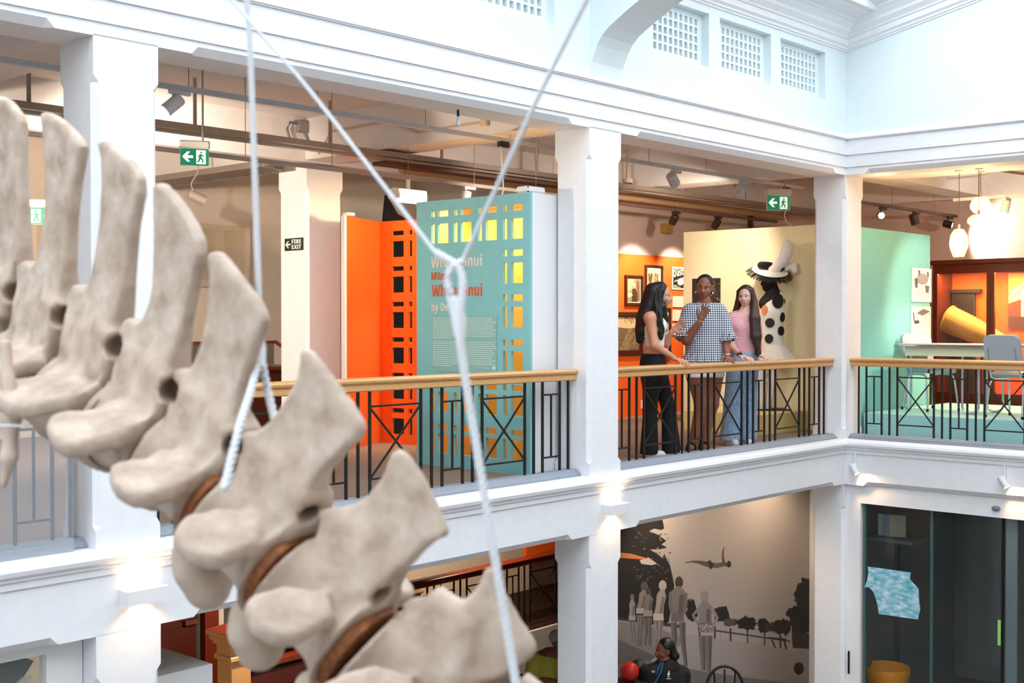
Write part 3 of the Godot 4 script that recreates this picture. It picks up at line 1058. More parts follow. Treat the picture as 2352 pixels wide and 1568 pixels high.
func skeleton() -> void:
	var bone := grain(Color(0.66, 0.58, 0.51), Color(0.87, 0.81, 0.755), 0.012, Vector3.ONE * 1.6, 0.75, 0.0, 31, true)
	bone.detail_enabled = true
	bone.detail_albedo = noise_tex(35, 0.05, 4, [Color(0.91, 0.89, 0.87), Color(1, 1, 1)])
	bone.detail_blend_mode = BaseMaterial3D.BLEND_MODE_MUL
	bone.detail_uv_layer = BaseMaterial3D.DETAIL_UV_1
	var bone2 := grain(Color(0.70, 0.62, 0.54), Color(0.84, 0.78, 0.72), 0.012, Vector3.ONE * 1.6, 0.75, 0.0, 32, true)
	var gristle := grain(Color(0.36, 0.17, 0.05), Color(0.66, 0.42, 0.22), 0.02, Vector3.ONE * 5, 0.7, 0.0, 33, true)
	var names := ["leftmost whale vertebra, cut off by the picture edge", "whale vertebra with tall spine in front of the shaded column side", "whale vertebra with tall leaning spine against the white column", "whale vertebra with broad spine at the edge of the white column", "whale vertebra whose spine reaches the looped rope", "whale vertebra with short broad spine below the rope knot", "whale vertebra with fan-shaped spine over the ledge", "whale vertebra with squat spine behind the long rope, lowest in the picture", "whale vertebra at the bottom edge, almost out of sight"]
	var offs := [0.13, 0.12, 0.11, 0.07, 0.045, 0.04, 0.04, 0.05, 0.05]
	var hole_at := Vector3.ZERO
	var hole_dir := Vector3.ZERO
	var dry := grain(Color(0.36, 0.30, 0.24), Color(0.52, 0.44, 0.36), 0.02, Vector3.ONE * 5, 0.8, 0.0, 36, true)
	for i in VERT.size():
		var q: Array = VERT[i]
		var bs := Basis(q[1], q[2], (q[1] as Vector3).cross(q[2]))
		var t := thing("whale_vertebra", names[i], "bone", q[0], 0.0, "whale backbone")
		t.basis = bs.orthonormalized()
		var bl := pairs(q[4])
		var tp := pairs(q[5])
		var pit: float = q[3]
		var a0: float = offs[i]
		var rc := 0.102
		var lc := pit * 0.86
		var cc := Vector3(a0, -0.078, 0)
		var ymax := 0.1
		var xmin := a0 - lc
		var xmax := a0 + lc
		for p in bl:
			ymax = maxf(ymax, p.y)
			xmin = minf(xmin, p.x)
			xmax = maxf(xmax, p.x)
		var zmax := 0.12
		for p in tp:
			zmax = maxf(zmax, p.x)
			xmin = minf(xmin, p.y)
			xmax = maxf(xmax, p.y)
		var f := Fld.new(Vector3(xmin - 0.04, -0.22, -zmax - 0.03), Vector3(xmax + 0.04, ymax + 0.04, zmax + 0.03), 0.0072, 0.009)
		bone_field(f, cc, rc, lc)
		if bl.size():
			f.blade(Vector3.ZERO, Vector3(1, 0, 0), Vector3(0, 1, 0), bl, 0.046, 0.013, 0.008, 4.0 if i < 5 else 2.5)
		f.blade(Vector3.ZERO, Vector3(1, 0, 0), Vector3(0, 1, 0), PackedVector2Array([Vector2(a0 - lc * 0.46, -0.07), Vector2(a0 + lc * 0.42, -0.07), Vector2(a0 + lc * 0.3, 0.07), Vector2(a0 + lc * 0.1, 0.11), Vector2(a0 - lc * 0.4, 0.1)]), 0.058, 0.034, 0.016)
		var hl: Vector2 = q[6]
		f.blade(Vector3.ZERO, Vector3(1, 0, 0), Vector3(0, 1, 0), PackedVector2Array([hl + Vector2(-0.07, -0.09), hl + Vector2(0.012, -0.06), hl + Vector2(0.028, -0.02), hl + Vector2(0.012, 0.03), hl + Vector2(-0.06, 0.05)]), 0.05, 0.04, 0.018)
		for s in [-1.0, 1.0]:
			if tp.size():
				var dr := deg_to_rad(14)
				var u := Vector3(0, -sin(dr), cos(dr) * s)
				f.blade(Vector3.ZERO, u, Vector3(1, 0, 0), tp, 0.019, 0.019, 0.014)
		f.done()
		var hr := 0.022 if i < 5 else 0.016
		var open_dir := Vector3(0.68, 0.0, 0.73)
		f.carve(Vector3(hl.x, hl.y, 0) - open_dir * 0.03, Vector3(hl.x, hl.y, 0) + open_dir * 0.16, hr)
		if i > 0:
			var iv := t.transform.affine_inverse()
			f.carve(iv * (hole_at - hole_dir * 0.02), iv * (hole_at + hole_dir * 0.16), hr)
		hole_at = t.transform * Vector3(hl.x, hl.y, 0)
		hole_dir = t.basis * open_dir
		part(t, "bone", f.into(M.new()), bone)
		var dm := M.new()
		dm.lathe([Vector2(0.0, 0.0), Vector2(rc * 0.84, 0.0), Vector2(rc * 0.85, 0.014), Vector2(rc * 0.84, pit * 0.14), Vector2(0.0, pit * 0.14)], 24, Transform3D(Basis(Vector3(0, -1, 0), Vector3(1, 0, 0), Vector3(0, 0, 1)), cc + Vector3(lc * 0.5 - 0.004, 0, 0)), false)
		part(t, "spinal_disc", dm, gristle if i > 3 else dry)
		if i >= 4:
			var ch := Fld.new(Vector3(a0, -0.32, -0.1), Vector3(a0 + lc + 0.12, -0.1, 0.1), 0.0075, 0.012)
			for s in [-1.0, 1.0]:
				ch.chain([Vector3(a0 + lc * 0.45, -0.165, 0.045 * s), Vector3(a0 + lc * 0.5, -0.2, 0.035 * s), Vector3(a0 + lc * 0.6, -0.235, 0.01 * s)], [0.026, 0.024, 0.03])
			ch.done()
			part(t, "chevron_bone", ch.into(M.new()), bone2)
	# ropes that hold the skeleton
	var rope_m := grain(Color(0.78, 0.8, 0.82), Color(0.92, 0.93, 0.94), 0.1, Vector3(14, 14, 14), 0.8, 0.0, 34, true)
	var ra := thing("hanging_rope", "white rope hanging past the tall column to a knot at the bones", "rope")
	var up := Vector3(-10.707, 1.763, 4.270) + Vector3(0.0507, 1.0, -0.175) * 2.6
	part(ra, "upper_rope", twist([up, Vector3(-10.707, 1.763, 4.270), Vector3(-10.714, 1.628, 4.294), Vector3(-10.724, 1.454, 4.317), Vector3(-10.734, 1.236, 4.342), Vector3(-10.745, 1.085, 4.363)], 0.0056), rope_m)
	part(ra, "rope_leg", twist([Vector3(-10.745, 1.085, 4.363), Vector3(-10.766, 1.054, 4.385), Vector3(-10.811, 1.003, 4.425), Vector3(-10.873, 0.945, 4.477), Vector3(-10.937, 0.854, 4.528)], 0.0072), rope_m)
	part(ra, "rope_leg", twist([Vector3(-10.745, 1.085, 4.363), Vector3(-10.741, 1.037, 4.368), Vector3(-10.741, 0.991, 4.384), Vector3(-10.746, 0.943, 4.410)], 0.0072), rope_m)
	part(ra, "knot", M.new().tube([Vector3(-10.749, 1.095, 4.373), Vector3(-10.758, 1.077, 4.379), Vector3(-10.764, 1.062, 4.386), Vector3(-10.768, 1.045, 4.393)], [0.006, 0.012, 0.012, 0.007], 10), rope_m)
	var rb := thing("rope_sling", "white rope sling with a loop hanging before the teal screen", "rope")
	var l0 := Vector3(-10.754, 1.747, 4.262)
	var r0 := Vector3(-10.607, 1.639, 5.023)
	part(rb, "sling_leg", twist([l0 + Vector3(-0.019, 1.0, -0.975) * 2.5, l0, Vector3(-10.716, 1.546, 4.458), Vector3(-10.707, 1.386, 4.621), Vector3(-10.704, 1.237, 4.776)], 0.0036), rope_m)
	part(rb, "sling_leg", twist([r0 + Vector3(0.215, 1.0, 0.494) * 2.6, r0, Vector3(-10.641, 1.481, 4.945), Vector3(-10.661, 1.352, 4.880), Vector3(-10.682, 1.222, 4.816)], 0.0042), rope_m)
	part(rb, "loop", twist([Vector3(-10.682, 1.222, 4.817), Vector3(-10.702, 1.209, 4.809), Vector3(-10.705, 1.191, 4.806), Vector3(-10.709, 1.159, 4.817), Vector3(-10.710, 1.125, 4.832), Vector3(-10.703, 1.152, 4.834), Vector3(-10.693, 1.194, 4.827), Vector3(-10.694, 1.217, 4.812), Vector3(-10.704, 1.237, 4.776)], 0.0065), rope_m)
	part(rb, "knot", M.new().tube([Vector3(-10.703, 1.165, 4.824), Vector3(-10.707, 1.13, 4.832), Vector3(-10.709, 1.095, 4.838)], [0.007, 0.0125, 0.007], 10), rope_m)
	part(rb, "lower_rope", twist([Vector3(-10.706, 1.152, 4.824), Vector3(-10.712, 1.063, 4.846), Vector3(-10.715, 0.948, 4.875), Vector3(-10.721, 0.791, 4.917), Vector3(-10.721, 0.656, 4.949), Vector3(-10.727, 0.5, 4.99)], 0.0068), rope_m)
	var rib := thing("rib_bone", "pale slender bone hanging at the picture edge below the vertebrae", "bone")
	var fr := Fld.new(Vector3(-11.06, 0.75, 3.78), Vector3(-10.9, 1.12, 3.96), 0.006, 0.006)
	fr.chain([Vector3(-10.955, 1.08, 3.81), Vector3(-10.960, 1.004, 3.830), Vector3(-10.970, 0.937, 3.865), Vector3(-10.983, 0.863, 3.882), Vector3(-10.991, 0.811, 3.874)], [0.012, 0.012, 0.016, 0.014, 0.008])
	fr.done()
	part(rib, "bone", fr.into(M.new()), bone2)
	part(rib, "tie_wire", M.new().tube([Vector3(-11.02, 0.926, 3.87), Vector3(-10.992, 0.926, 3.900), Vector3(-10.972, 0.925, 3.92)], 0.0028, 6), rope_m)

# three strands laid round each other
func twist(path: Array, r: float) -> M:
	var c := Curve3D.new()
	for i in path.size():
		var p: Vector3 = path[i]
		var t: Vector3 = ((path[mini(i + 1, path.size() - 1)] as Vector3) - (path[maxi(i - 1, 0)] as Vector3)) / 6.0
		var lim := minf(t.length(), minf(p.distance_to(path[maxi(i - 1, 0)]) if i > 0 else INF, p.distance_to(path[mini(i + 1, path.size() - 1)]) if i < path.size() - 1 else INF) * 0.33)
		t = t.normalized() * lim
		c.add_point(p, -t, t)
	c.bake_interval = 0.004
	var len := c.get_baked_length()
	var n := int(len / 0.0045) + 2
	var m := M.new()
	for k in 3:
		var pts := []
		for i in n:
			var q := minf(len * i / (n - 1), len - 0.0005)
			var p := c.sample_baked(q)
			var t := (c.sample_baked(minf(q + 0.002, len)) - c.sample_baked(maxf(q - 0.002, 0.0))).normalized()
			var x := t.cross(Vector3(0.3, 0.2, 0.93)).normalized()
			var y := t.cross(x)
			var an := q / (r * 5.5) * TAU + TAU * k / 3.0
			pts.append(p + (x * cos(an) + y * sin(an)) * r * 0.5)
		m.tube(pts, r * 0.58, 6)
	return m


# a track lamp: adapter and stem under the track, a can turned towards its target, a lit face with its light
func track_lamp(label: String, at: Vector3, to: Vector3, m: Material, e: float, ang := 32.0, r := 0.045, ln := 0.13, c := Color(1.0, 0.92, 0.83), glow_e := 5.0) -> Node3D:
	var t := thing("track_spotlight", label, "spotlight", at, 0.0, "track spotlights")
	var dir := (to - at - Vector3(0, -0.13, 0)).normalized()
	part(t, "adapter", boxm(Vector3(0.16, 0.03, 0.034), 0.004), m, Vector3(0, -0.015, 0))
	part(t, "stem", cylm(0.009, 0.08, 8), m, Vector3(-0.05, -0.06, 0))
	var y := dir
	var x := y.cross(Vector3.UP if absf(y.y) < 0.95 else Vector3.RIGHT).normalized()
	var b := Basis(x, y, x.cross(y))
	var c0 := Vector3(-0.05, -0.10, 0)
	var can := M.new().lathe([Vector2(0.0, -ln * 0.55), Vector2(r * 0.8, -ln * 0.55), Vector2(r, -ln * 0.45), Vector2(r, ln * 0.5), Vector2(r * 0.86, ln * 0.5), Vector2(r * 0.8, ln * 0.4)], 18, Transform3D(b, c0), false)
	part(t, "can", can, m)
	var face := M.new().lathe([Vector2(0.0, ln * 0.4), Vector2(r * 0.85, ln * 0.4)], 18, Transform3D(b, c0), false)
	part(t, "lamp_lens", face, glow(c.lerp(Color.WHITE, 0.5), glow_e if e > 0.0 else 0.3))
	if e > 0.0:
		spot(t, at + c0 + dir * (ln * 0.5 + 0.01), at + c0 + dir * 3.0, e, ang, c, r * 0.8)
	return t

func rail_track(label: String, a: Vector3, b: Vector3, m: Material, hang: Array, top := 3.15) -> void:
	var t := thing("light_track", label, "light track")
	part(t, "track_rail", bar(a, b, 0.036, 0.034), m)
	for k in hang:
		var p := a.lerp(b, k)
		part(t, "wire", cylm(0.003, top - p.y, 6), mat(Color(0.5, 0.48, 0.46), 0.5), Vector3(p.x, (top + p.y) / 2, p.z))

func exit_sign(label: String, at: Vector3, turn: float, w: float, flip := false) -> void:
	var t := thing("exit_sign", label, "exit sign", at, turn, "exit signs")
	var hh := w * 0.62
	part(t, "housing", boxm(Vector3(w * 1.1, w * 0.3, 0.07), 0.012), mat(Color(0.8, 0.77, 0.74), 0.5), Vector3(0, hh / 2 + w * 0.13, 0))
	part(t, "hanger", cylm(0.008, 3.15 - at.y - hh / 2 - w * 0.2, 8), mat(Color(0.6, 0.58, 0.55), 0.5), Vector3(w * 0.3, (3.15 - at.y + hh / 2 + w * 0.2) / 2, 0))
	var im := Image.create(256, 160, false, Image.FORMAT_RGB8)
	im.fill(Color(0.02, 0.5, 0.36))
	var wt := Color(0.97, 1, 0.98)
	ink(im, [Vector2(0.06, 0.5), Vector2(0.24, 0.2), Vector2(0.35, 0.2), Vector2(0.24, 0.42), Vector2(0.45, 0.42), Vector2(0.45, 0.58), Vector2(0.24, 0.58), Vector2(0.35, 0.8), Vector2(0.24, 0.8)], wt)
	ink(im, [Vector2(0.56, 0.1), Vector2(0.9, 0.1), Vector2(0.9, 0.92), Vector2(0.56, 0.92)], wt)
	var g := Color(0.02, 0.5, 0.36)
	dot(im, Vector2(0.74, 0.24), 0.035, 0.06, g)
	stroke(im, Vector2(0.72, 0.33), Vector2(0.70, 0.56), 0.07, 0.06, g)
	stroke(im, Vector2(0.71, 0.55), Vector2(0.80, 0.68), 0.05, 0.04, g)
	stroke(im, Vector2(0.80, 0.68), Vector2(0.78, 0.84), 0.04, 0.035, g)
	stroke(im, Vector2(0.69, 0.55), Vector2(0.66, 0.74), 0.05, 0.04, g)
	stroke(im, Vector2(0.66, 0.74), Vector2(0.59, 0.80), 0.04, 0.03, g)
	stroke(im, Vector2(0.71, 0.36), Vector2(0.63, 0.5), 0.035, 0.03, g)
	stroke(im, Vector2(0.74, 0.36), Vector2(0.83, 0.48), 0.035, 0.03, g)
	if flip:
		im.flip_x()
	var m := img_mat(im, 0.4)
	m.emission_enabled = true
	m.emission_texture = m.albedo_texture
	m.emission_energy_multiplier = 0.55
	var q := M.new()
	q.box(Vector3.ZERO, Vector3(w * 1.03, hh * 1.04, 0.014), Basis.IDENTITY, 0.003)
	part(t, "frame", q, mat(Color(0.9, 0.92, 0.9), 0.4))
	var f := M.new()
	f.quad(Vector3(-w / 2, hh / 2, 0.009), Vector3(w / 2, hh / 2, 0.009), Vector3(w / 2, -hh / 2, 0.009), Vector3(-w / 2, -hh / 2, 0.009))
	part(t, "sign_face", f, m)

func letters(par: Node, s: String, m: Material, at: Vector3, rot: Vector3, width: float, hh: float) -> void:
	var t := text_mesh(s, 0.1, 0.004)
	var bb := t.get_aabb()
	var o := part(par, "lettering", t, m, at, rot)
	var sc := Vector3(width / bb.size.x, hh / bb.size.y, 1.0)
	o.scale = sc
	o.position = at - Basis.from_euler(rot) * (Vector3(bb.position.x, bb.position.y, 0) * sc)

func gallery() -> void:
	var grey := mat(Color(0.72, 0.75, 0.79), 0.45)
	var grey2 := mat(Color(0.62, 0.57, 0.55), 0.5)
	var steel := mat(Color(0.62, 0.58, 0.55), 0.35, 0.6)
	var lampg := mat(Color(0.82, 0.83, 0.86), 0.45)
	rail_track("pale light track hung close behind the long balcony beam", Vector3(-16, 2.685, -1.0), Vector3(0.9, 2.685, -1.0), grey, [0.1, 0.2, 0.3, 0.38, 0.51, 0.575, 0.64, 0.70, 0.76, 0.82, 0.88])
	rail_track("lower grey light track hung deeper in the gallery", Vector3(-16, 2.47, -2.3), Vector3(-1.7, 2.47, -2.3), grey2, [0.1, 0.3, 0.5, 0.62, 0.7, 0.764, 0.828, 0.89, 0.955])
	track_lamp("white spotlight near the left column, its lit rim facing down", Vector3(-7.45, 2.67, -1.0), Vector3(-9.2, 0.8, -1.9), lampg, 1.5)
	track_lamp("white spotlight on the lower track behind the column", Vector3(-7.4, 2.455, -2.3), Vector3(-4.63, 1.9, -1.35), lampg, 4.5, 30)
	track_lamp("white spotlight on the upper track lighting the inner column", Vector3(-8.9, 2.67, -1.0), Vector3(-4.4, 1.4, -3.8), lampg, 2.0, 26)
	for x in [-9.5, -11.5, -7.05]:
		track_lamp("white spotlight on the lower track, " + ("seen between the bone spines" if x == -9.5 else "beyond the picture edge" if x < -10.0 else "beside the hanging exit sign"), Vector3(x, 2.455, -2.3), Vector3(x + 2.5, 1.0, -6.6), lampg, 10.0, 55)
	track_lamp("small round downlight over the teal screen", Vector3(-3.34, 2.455, -2.3), Vector3(-3.6, 0.0, -2.6), lampg, 2.0, 40, 0.05, 0.1)
	# flood lamp
	var fl := thing("flood_lamp", "wide white flood lamp over the orange folding screen", "lamp", Vector3(-4.16, 2.455, -2.3))
	part(fl, "stem", cylm(0.02, 0.1, 10), lampw, Vector3(0, -0.05, 0))
	var fh := M.new()
	var fp := []
	for i in 9:
		var a := deg_to_rad(-20 + 220.0 * i / 8)
		fp.append(Vector2(0.075 * cos(a), 0.075 * sin(a)))
	fh.slab(fp, -0.185, 0.185, Transform3D(Basis(Vector3(0, 0, -1), Vector3(0, 1, 0), Vector3(1, 0, 0)), Vector3(0, -0.16, 0)))
	part(fl, "housing", fh, mat(Color(0.93, 0.9, 0.86), 0.5))
	part(fl, "lamp_glass", bx(Vector3(-0.17, -0.225, 0.02), Vector3(0.17, -0.10, 0.085), 0.01), glow(Color(1.0, 0.9, 0.78), 1.6))
	spot(fl, Vector3(-4.16, 2.2, -2.22), Vector3(-3.85, 1.4, -3.3), 3.0, 62, Color(1.0, 0.84, 0.64), 0.08)
	exit_sign("green exit sign with white arrow hanging near the left column", Vector3(-6.545, 2.423, -2.2), deg_to_rad(-30), 0.215)
	exit_sign("green exit sign half hidden between two bone spines", Vector3(-6.78, 2.06, -4.2), deg_to_rad(-35), 0.24, true)
	var pj := thing("projector_lamp", "small grey lamp on the ceiling by the exit sign", "lamp", Vector3(-4.94, 2.38, -4.6))
	part(pj, "can", M.new().tube([Vector3(-0.07, 0.04, -0.03), Vector3(0.08, -0.03, 0.04)], 0.05, 14), grey2)
	part(pj, "bracket", M.new().tube([Vector3(-0.03, 0.03, 0), Vector3(-0.06, 0.14, 0), Vector3(0.02, 0.26, 0)], 0.008, 6), grey2)
	part(pj, "ceiling_plate", boxm(Vector3(0.12, 0.03, 0.06)), grey2, Vector3(0.02, 0.755, 0))
	part(pj, "drop_rod", cylm(0.008, 0.5, 8), grey2, Vector3(0.02, 0.5, 0))
	# cable tray, pipes and junction box along the inner beam
	var tr := thing("cable_tray", "long steel cable tray under the gallery ceiling", "cable tray")
	part(tr, "tray", M.new().plate(Rect2(-16, -2.66, 23, 0.26), [], 0, 0.01, Transform3D(Basis(Vector3(1, 0, 0), Vector3(0, 0, 1), Vector3(0, -1, 0)), Vector3(0, 2.675, 0))), steel)
	part(tr, "lip", bx(Vector3(-16, 2.665, -2.405), Vector3(7, 2.715, -2.395)), steel)
	part(tr, "lip", bx(Vector3(-16, 2.665, -2.665), Vector3(7, 2.715, -2.655)), steel)
	for i in 12:
		part(tr, "bracket", boxm(Vector3(0.03, 0.46, 0.012)), grey2, Vector3(-14.85 + 1.437 * i, 2.92, -2.67))
	one("ceiling_pipe", "dark red sprinkler pipe above the steel cable tray", "pipe", M.new().tube([Vector3(-16, 2.70, -2.70), Vector3(7, 2.70, -2.70)], 0.016, 8), mat(Color(0.33, 0.2, 0.17), 0.5))
	one("ceiling_pipe", "shiny galvanised pipe below the steel cable tray", "pipe", M.new().tube([Vector3(-16, 2.635, -2.36), Vector3(7, 2.635, -2.36)], 0.012, 8), steel)
	one("ceiling_pipe", "brown timber batten hung under the long cable tray", "batten", bx(Vector3(-4.3, 2.60, -2.64), Vector3(-1.2, 2.635, -2.46)), mat(Color(0.35, 0.25, 0.2), 0.8))
	var jb := thing("junction_box", "grey junction box with looped conduits on the ceiling beam", "junction box", Vector3(-4.38, 3.06, -3.6))
	part(jb, "box", boxm(Vector3(0.13, 0.12, 0.08), 0.01), mat(Color(0.55, 0.53, 0.52), 0.6))
	part(jb, "conduit", M.new().tube([Vector3(-0.06, 0.02, 0.02), Vector3(-0.17, 0.02, 0.03), Vector3(-0.21, -0.05, 0.03), Vector3(-0.17, -0.16, 0.03)], 0.013, 8), mat(Color(0.5, 0.48, 0.47), 0.6))
	part(jb, "conduit", M.new().tube([Vector3(0.0, -0.05, 0.02), Vector3(0.04, -0.12, 0.03), Vector3(0.09, -0.19, 0.03)], 0.013, 8), mat(Color(0.5, 0.48, 0.47), 0.6))
	one("socket_box", "small cream socket on the beam beside the conduits", "socket", boxm(Vector3(0.09, 0.1, 0.05), 0.006), mat(Color(0.8, 0.72, 0.6), 0.6), Vector3(-4.15, 2.98, -3.59))
	var cp := thing("conduit", "thin painted conduit bending along the cross beam", "conduit")
	part(cp, "tube", M.new().tube([Vector3(-4.335, 2.78, -3.4), Vector3(-4.335, 2.98, -3.2), Vector3(-4.335, 2.99, -2.4), Vector3(-4.335, 2.85, -2.0), Vector3(-4.335, 2.85, -1.2)], 0.011, 8), mat(Color(0.78, 0.7, 0.6), 0.6))
	part(cp, "end_box", boxm(Vector3(0.04, 0.08, 0.08), 0.005), mat(Color(0.84, 0.75, 0.62), 0.6), Vector3(-4.34, 2.85, -1.15))
	var lt := thing("ladder_tray", "slatted steel cable ladder running to the inner column", "cable tray")
	for s in [0.0, 0.42]:
		part(lt, "side_rail", bx(Vector3(-4.78 + s, 2.64, -6.55), Vector3(-4.76 + s, 2.70, -3.75)), steel)
	for i in 44:
		part(lt, "slat", boxm(Vector3(0.4, 0.012, 0.026)), steel, Vector3(-4.56, 2.65, -6.5 + i * 0.062), Vector3(0, 0.45, 0))
	# closed window niches in the rear wall
	for x in [-5.3, -3.28, -7.6]:
		var w := struct("window_1" if x == -3.28 else "window_2" if x == -5.3 else "window_3", M.new().plate(Rect2(x - 0.42, 1.55, 0.84, 0.84), [Rect2(x - 0.34, 1.63, 0.68, 0.68)], -6.6, -6.56), beige, "boarded window niche painted like the beige rear wall")
		part(w, "shutter", bx(Vector3(x - 0.34, 1.63, -6.597), Vector3(x + 0.34, 2.31, -6.58)), mat(Color(0.80, 0.74, 0.64), 0.8))
		part(w, "panel_frame", M.new().plate(Rect2(x - 0.34, 1.63, 0.68, 0.68), [Rect2(x - 0.26, 1.70, 0.2, 0.54), Rect2(x + 0.05, 1.70, 0.2, 0.54)], -6.58, -6.568), mat(Color(0.84, 0.77, 0.67), 0.8))
	# fire exit sign on the inner column
	var fe := thing("fire_exit_sign", "dark green sign reading FIRE EXIT on the inner column", "sign", Vector3(-4.343, 1.905, -3.78), -PI / 2)
	part(fe, "board", boxm(Vector3(0.3, 0.125, 0.008), 0.002), mat(Color(0.12, 0.16, 0.1), 0.5))
	var wl := mat(Color(0.93, 0.95, 0.92), 0.5)
	letters(fe, "FIRE", wl, Vector3(-0.03, 0.006, 0.005), Vector3.ZERO, 0.15, 0.042)
	letters(fe, "EXIT", wl, Vector3(-0.03, -0.048, 0.005), Vector3.ZERO, 0.15, 0.042)
	part(fe, "arrow", M.new().slab([Vector2(-0.135, 0), Vector2(-0.095, 0.035), Vector2(-0.075, 0.035), Vector2(-0.105, 0.008), Vector2(-0.05, 0.008), Vector2(-0.05, -0.008), Vector2(-0.105, -0.008), Vector2(-0.075, -0.035), Vector2(-0.095, -0.035)], 0.004, 0.007), wl)
	# display case deep in the gallery
	var dc := thing("display_case", "low wooden display case with sloping glass far behind the bones", "display case", Vector3(-4.3, FLO, -5.0))
	part(dc, "base", bx(Vector3(-0.75, 0, -0.35), Vector3(0.85, 0.72, 0.35)), dark_wood)
	part(dc, "worktop", bx(Vector3(-0.8, 0.72, -0.4), Vector3(0.9, 0.76, 0.4), 0.01), red_wood)
	for x in [-0.78, 0.02, 0.86]:
		part(dc, "glazing_bar", bar(Vector3(x, 0.76, 0.36), Vector3(x, 1.02, -0.3), 0.03, 0.03), red_wood)
	part(dc, "top_bar", bx(Vector3(-0.8, 1.0, -0.36), Vector3(0.9, 1.03, -0.3)), red_wood)
	part(dc, "back_panel", bx(Vector3(-0.8, 0.76, -0.4), Vector3(0.9, 1.0, -0.37)), mat(Color(0.12, 0.07, 0.06), 0.7))
	var gp := M.new()
	gp.quad(Vector3(-0.78, 1.01, -0.3), Vector3(0.86, 1.01, -0.3), Vector3(0.86, 0.77, 0.36), Vector3(-0.78, 0.77, 0.36))
	part(dc, "pane", gp, pane_mat(Color.WHITE, 0.05))
	# orange folding screen
	var os := thing("folding_screen", "orange folding screen with square cut-outs beside the teal wall", "screen")
	var f0 := Vector3(-3.53, FLO, -3.39)
	var f1 := Vector3(-3.497, FLO, -2.88)
	var fL := Vector3(-4.28, FLO, -3.07)
	var holes := []
	for i in 6:
		holes.append(Rect2(0.153, 2.126 - i * 0.362, 0.171, 0.046))
		holes.append(Rect2(0.387, 2.126 - i * 0.362, 0.053, 0.046))
		if i < 6:
			holes.append(Rect2(0.153, 1.905 - i * 0.362, 0.171, 0.163))
			holes.append(Rect2(0.387, 1.905 - i * 0.362, 0.053, 0.163))
	var ex := (f1 - f0).normalized()
	part(os, "pierced_panel", M.new().plate(Rect2(0, 0, 0.62, 2.275), holes, -0.03, 0.0, Transform3D(Basis(ex, Vector3.UP, ex.cross(Vector3.UP)), f0)), orange)
	var ex2 := (f0 - fL).normalized()
	part(os, "plain_panel", M.new().plate(Rect2(0, 0, fL.distance_to(f0), 2.275), [], -0.03, 0.0, Transform3D(Basis(ex2, Vector3.UP, ex2.cross(Vector3.UP)), fL)), orange)
	part(os, "edge_strip", M.new().box(fL + Vector3(-0.012, 1.1375, 0), Vector3(0.024, 2.275, 0.05)), lampw)
	part(os, "edge_cap", boxm(Vector3(0.1, 0.03, 0.07), 0.005), lampw, fL + Vector3(0.05, 2.29, 0))
	one("black_panel", "black slanted panel rising behind the orange screen", "panel", M.new().slab([Vector2(-0.3, 0), Vector2(0.9, 0), Vector2(0.9, 2.12), Vector2(0.15, 2.42), Vector2(0.0, 2.62)], -0.02, 0.02), mat(Color(0.02, 0.015, 0.02), 0.9), Vector3(-3.05, FLO, -3.85), deg_to_rad(-8))
	# teal screen: hollow box, pierced face towards the balcony end
	var ts := thing("exhibition_screen", "teal pierced exhibition wall with white title lettering", "screen")
	var th := []
	var groups := [[-1.509, -1.426], [-1.234, -1.148], [-0.948, -0.86], [-0.665, -0.573]]
	for i in 6:
		for g in 4:
			if g < 3 and i in [1, 2, 3]:
				continue
			var s := 2.029 - i * 0.3665
			var tl := 1.801 - i * 0.3605
			th.append(Rect2(groups[g][0], s, 0.044, 0.052))
			th.append(Rect2(groups[g][1], s, 0.125, 0.052))
			th.append(Rect2(groups[g][0], tl, 0.044, 0.168))
			th.append(Rect2(groups[g][1], tl, 0.125, 0.168))
	var xf := Transform3D(Basis(Vector3(0, 0, 1), Vector3(0, 1, 0), Vector3(-1, 0, 0)), Vector3(-4.63, 0, 0))
	part(ts, "pierced_face", M.new().plate(Rect2(-1.69, FLO, 1.32, 2.285), th, -0.03, 0.0, xf), teal)
	var yel := mat(Color(0.95, 0.74, 0.40), 0.85)
	part(ts, "yellow_lining", bx(Vector3(-3.98, FLO, -1.69), Vector3(-3.95, 2.165, -0.40)), yel)
	part(ts, "end_panel", bx(Vector3(-4.6, FLO, -0.40), Vector3(-3.95, 2.165, -0.37)), lampw)
	part(ts, "yellow_lining", bx(Vector3(-4.6, FLO, -1.69), Vector3(-3.98, 2.165, -1.66)), yel)
	part(ts, "yellow_lining", bx(Vector3(-4.6, FLO, -0.415), Vector3(-3.98, 2.165, -0.401)), yel)
	part(ts, "joint_cap", bx(Vector3(-4.64, 2.165, -0.52), Vector3(-4.42, 2.22, -0.38), 0.015), lampw)
	part(ts, "led_strip", bx(Vector3(-4.35, 2.14, -1.6), Vector3(-4.25, 2.16, -0.5)), glow(Color(1.0, 0.88, 0.7), 3.0))
	var al := AreaLight3D.new()
	al.name = "led_light"
	ts.add_child(al)
	al.position = Vector3(-4.3, 2.13, -1.05)
	al.rotation = Vector3(-PI / 2, 0, 0)
	al.area_size = Vector2(0.1, 1.1)
	al.light_energy = 2.2
	al.light_color = Color(1.0, 0.86, 0.66)
	al.shadow_enabled = true
	var wtext := mat(Color(0.90, 0.85, 0.80), 0.7)
	var otext := mat(Color(0.83, 0.36, 0.16), 0.7)
	var rt := Vector3(0, -PI / 2, 0)
	letters(ts, "Whanganui", wtext, Vector3(-4.632, 1.56, -1.505), rt, 0.605, 0.135)
	letters(ts, "Mūmū", otext, Vector3(-4.632, 1.487, -1.503), rt, 0.24, 0.066)
	letters(ts, "Whanganui", otext, Vector3(-4.632, 1.312, -1.499), rt, 0.6, 0.138)
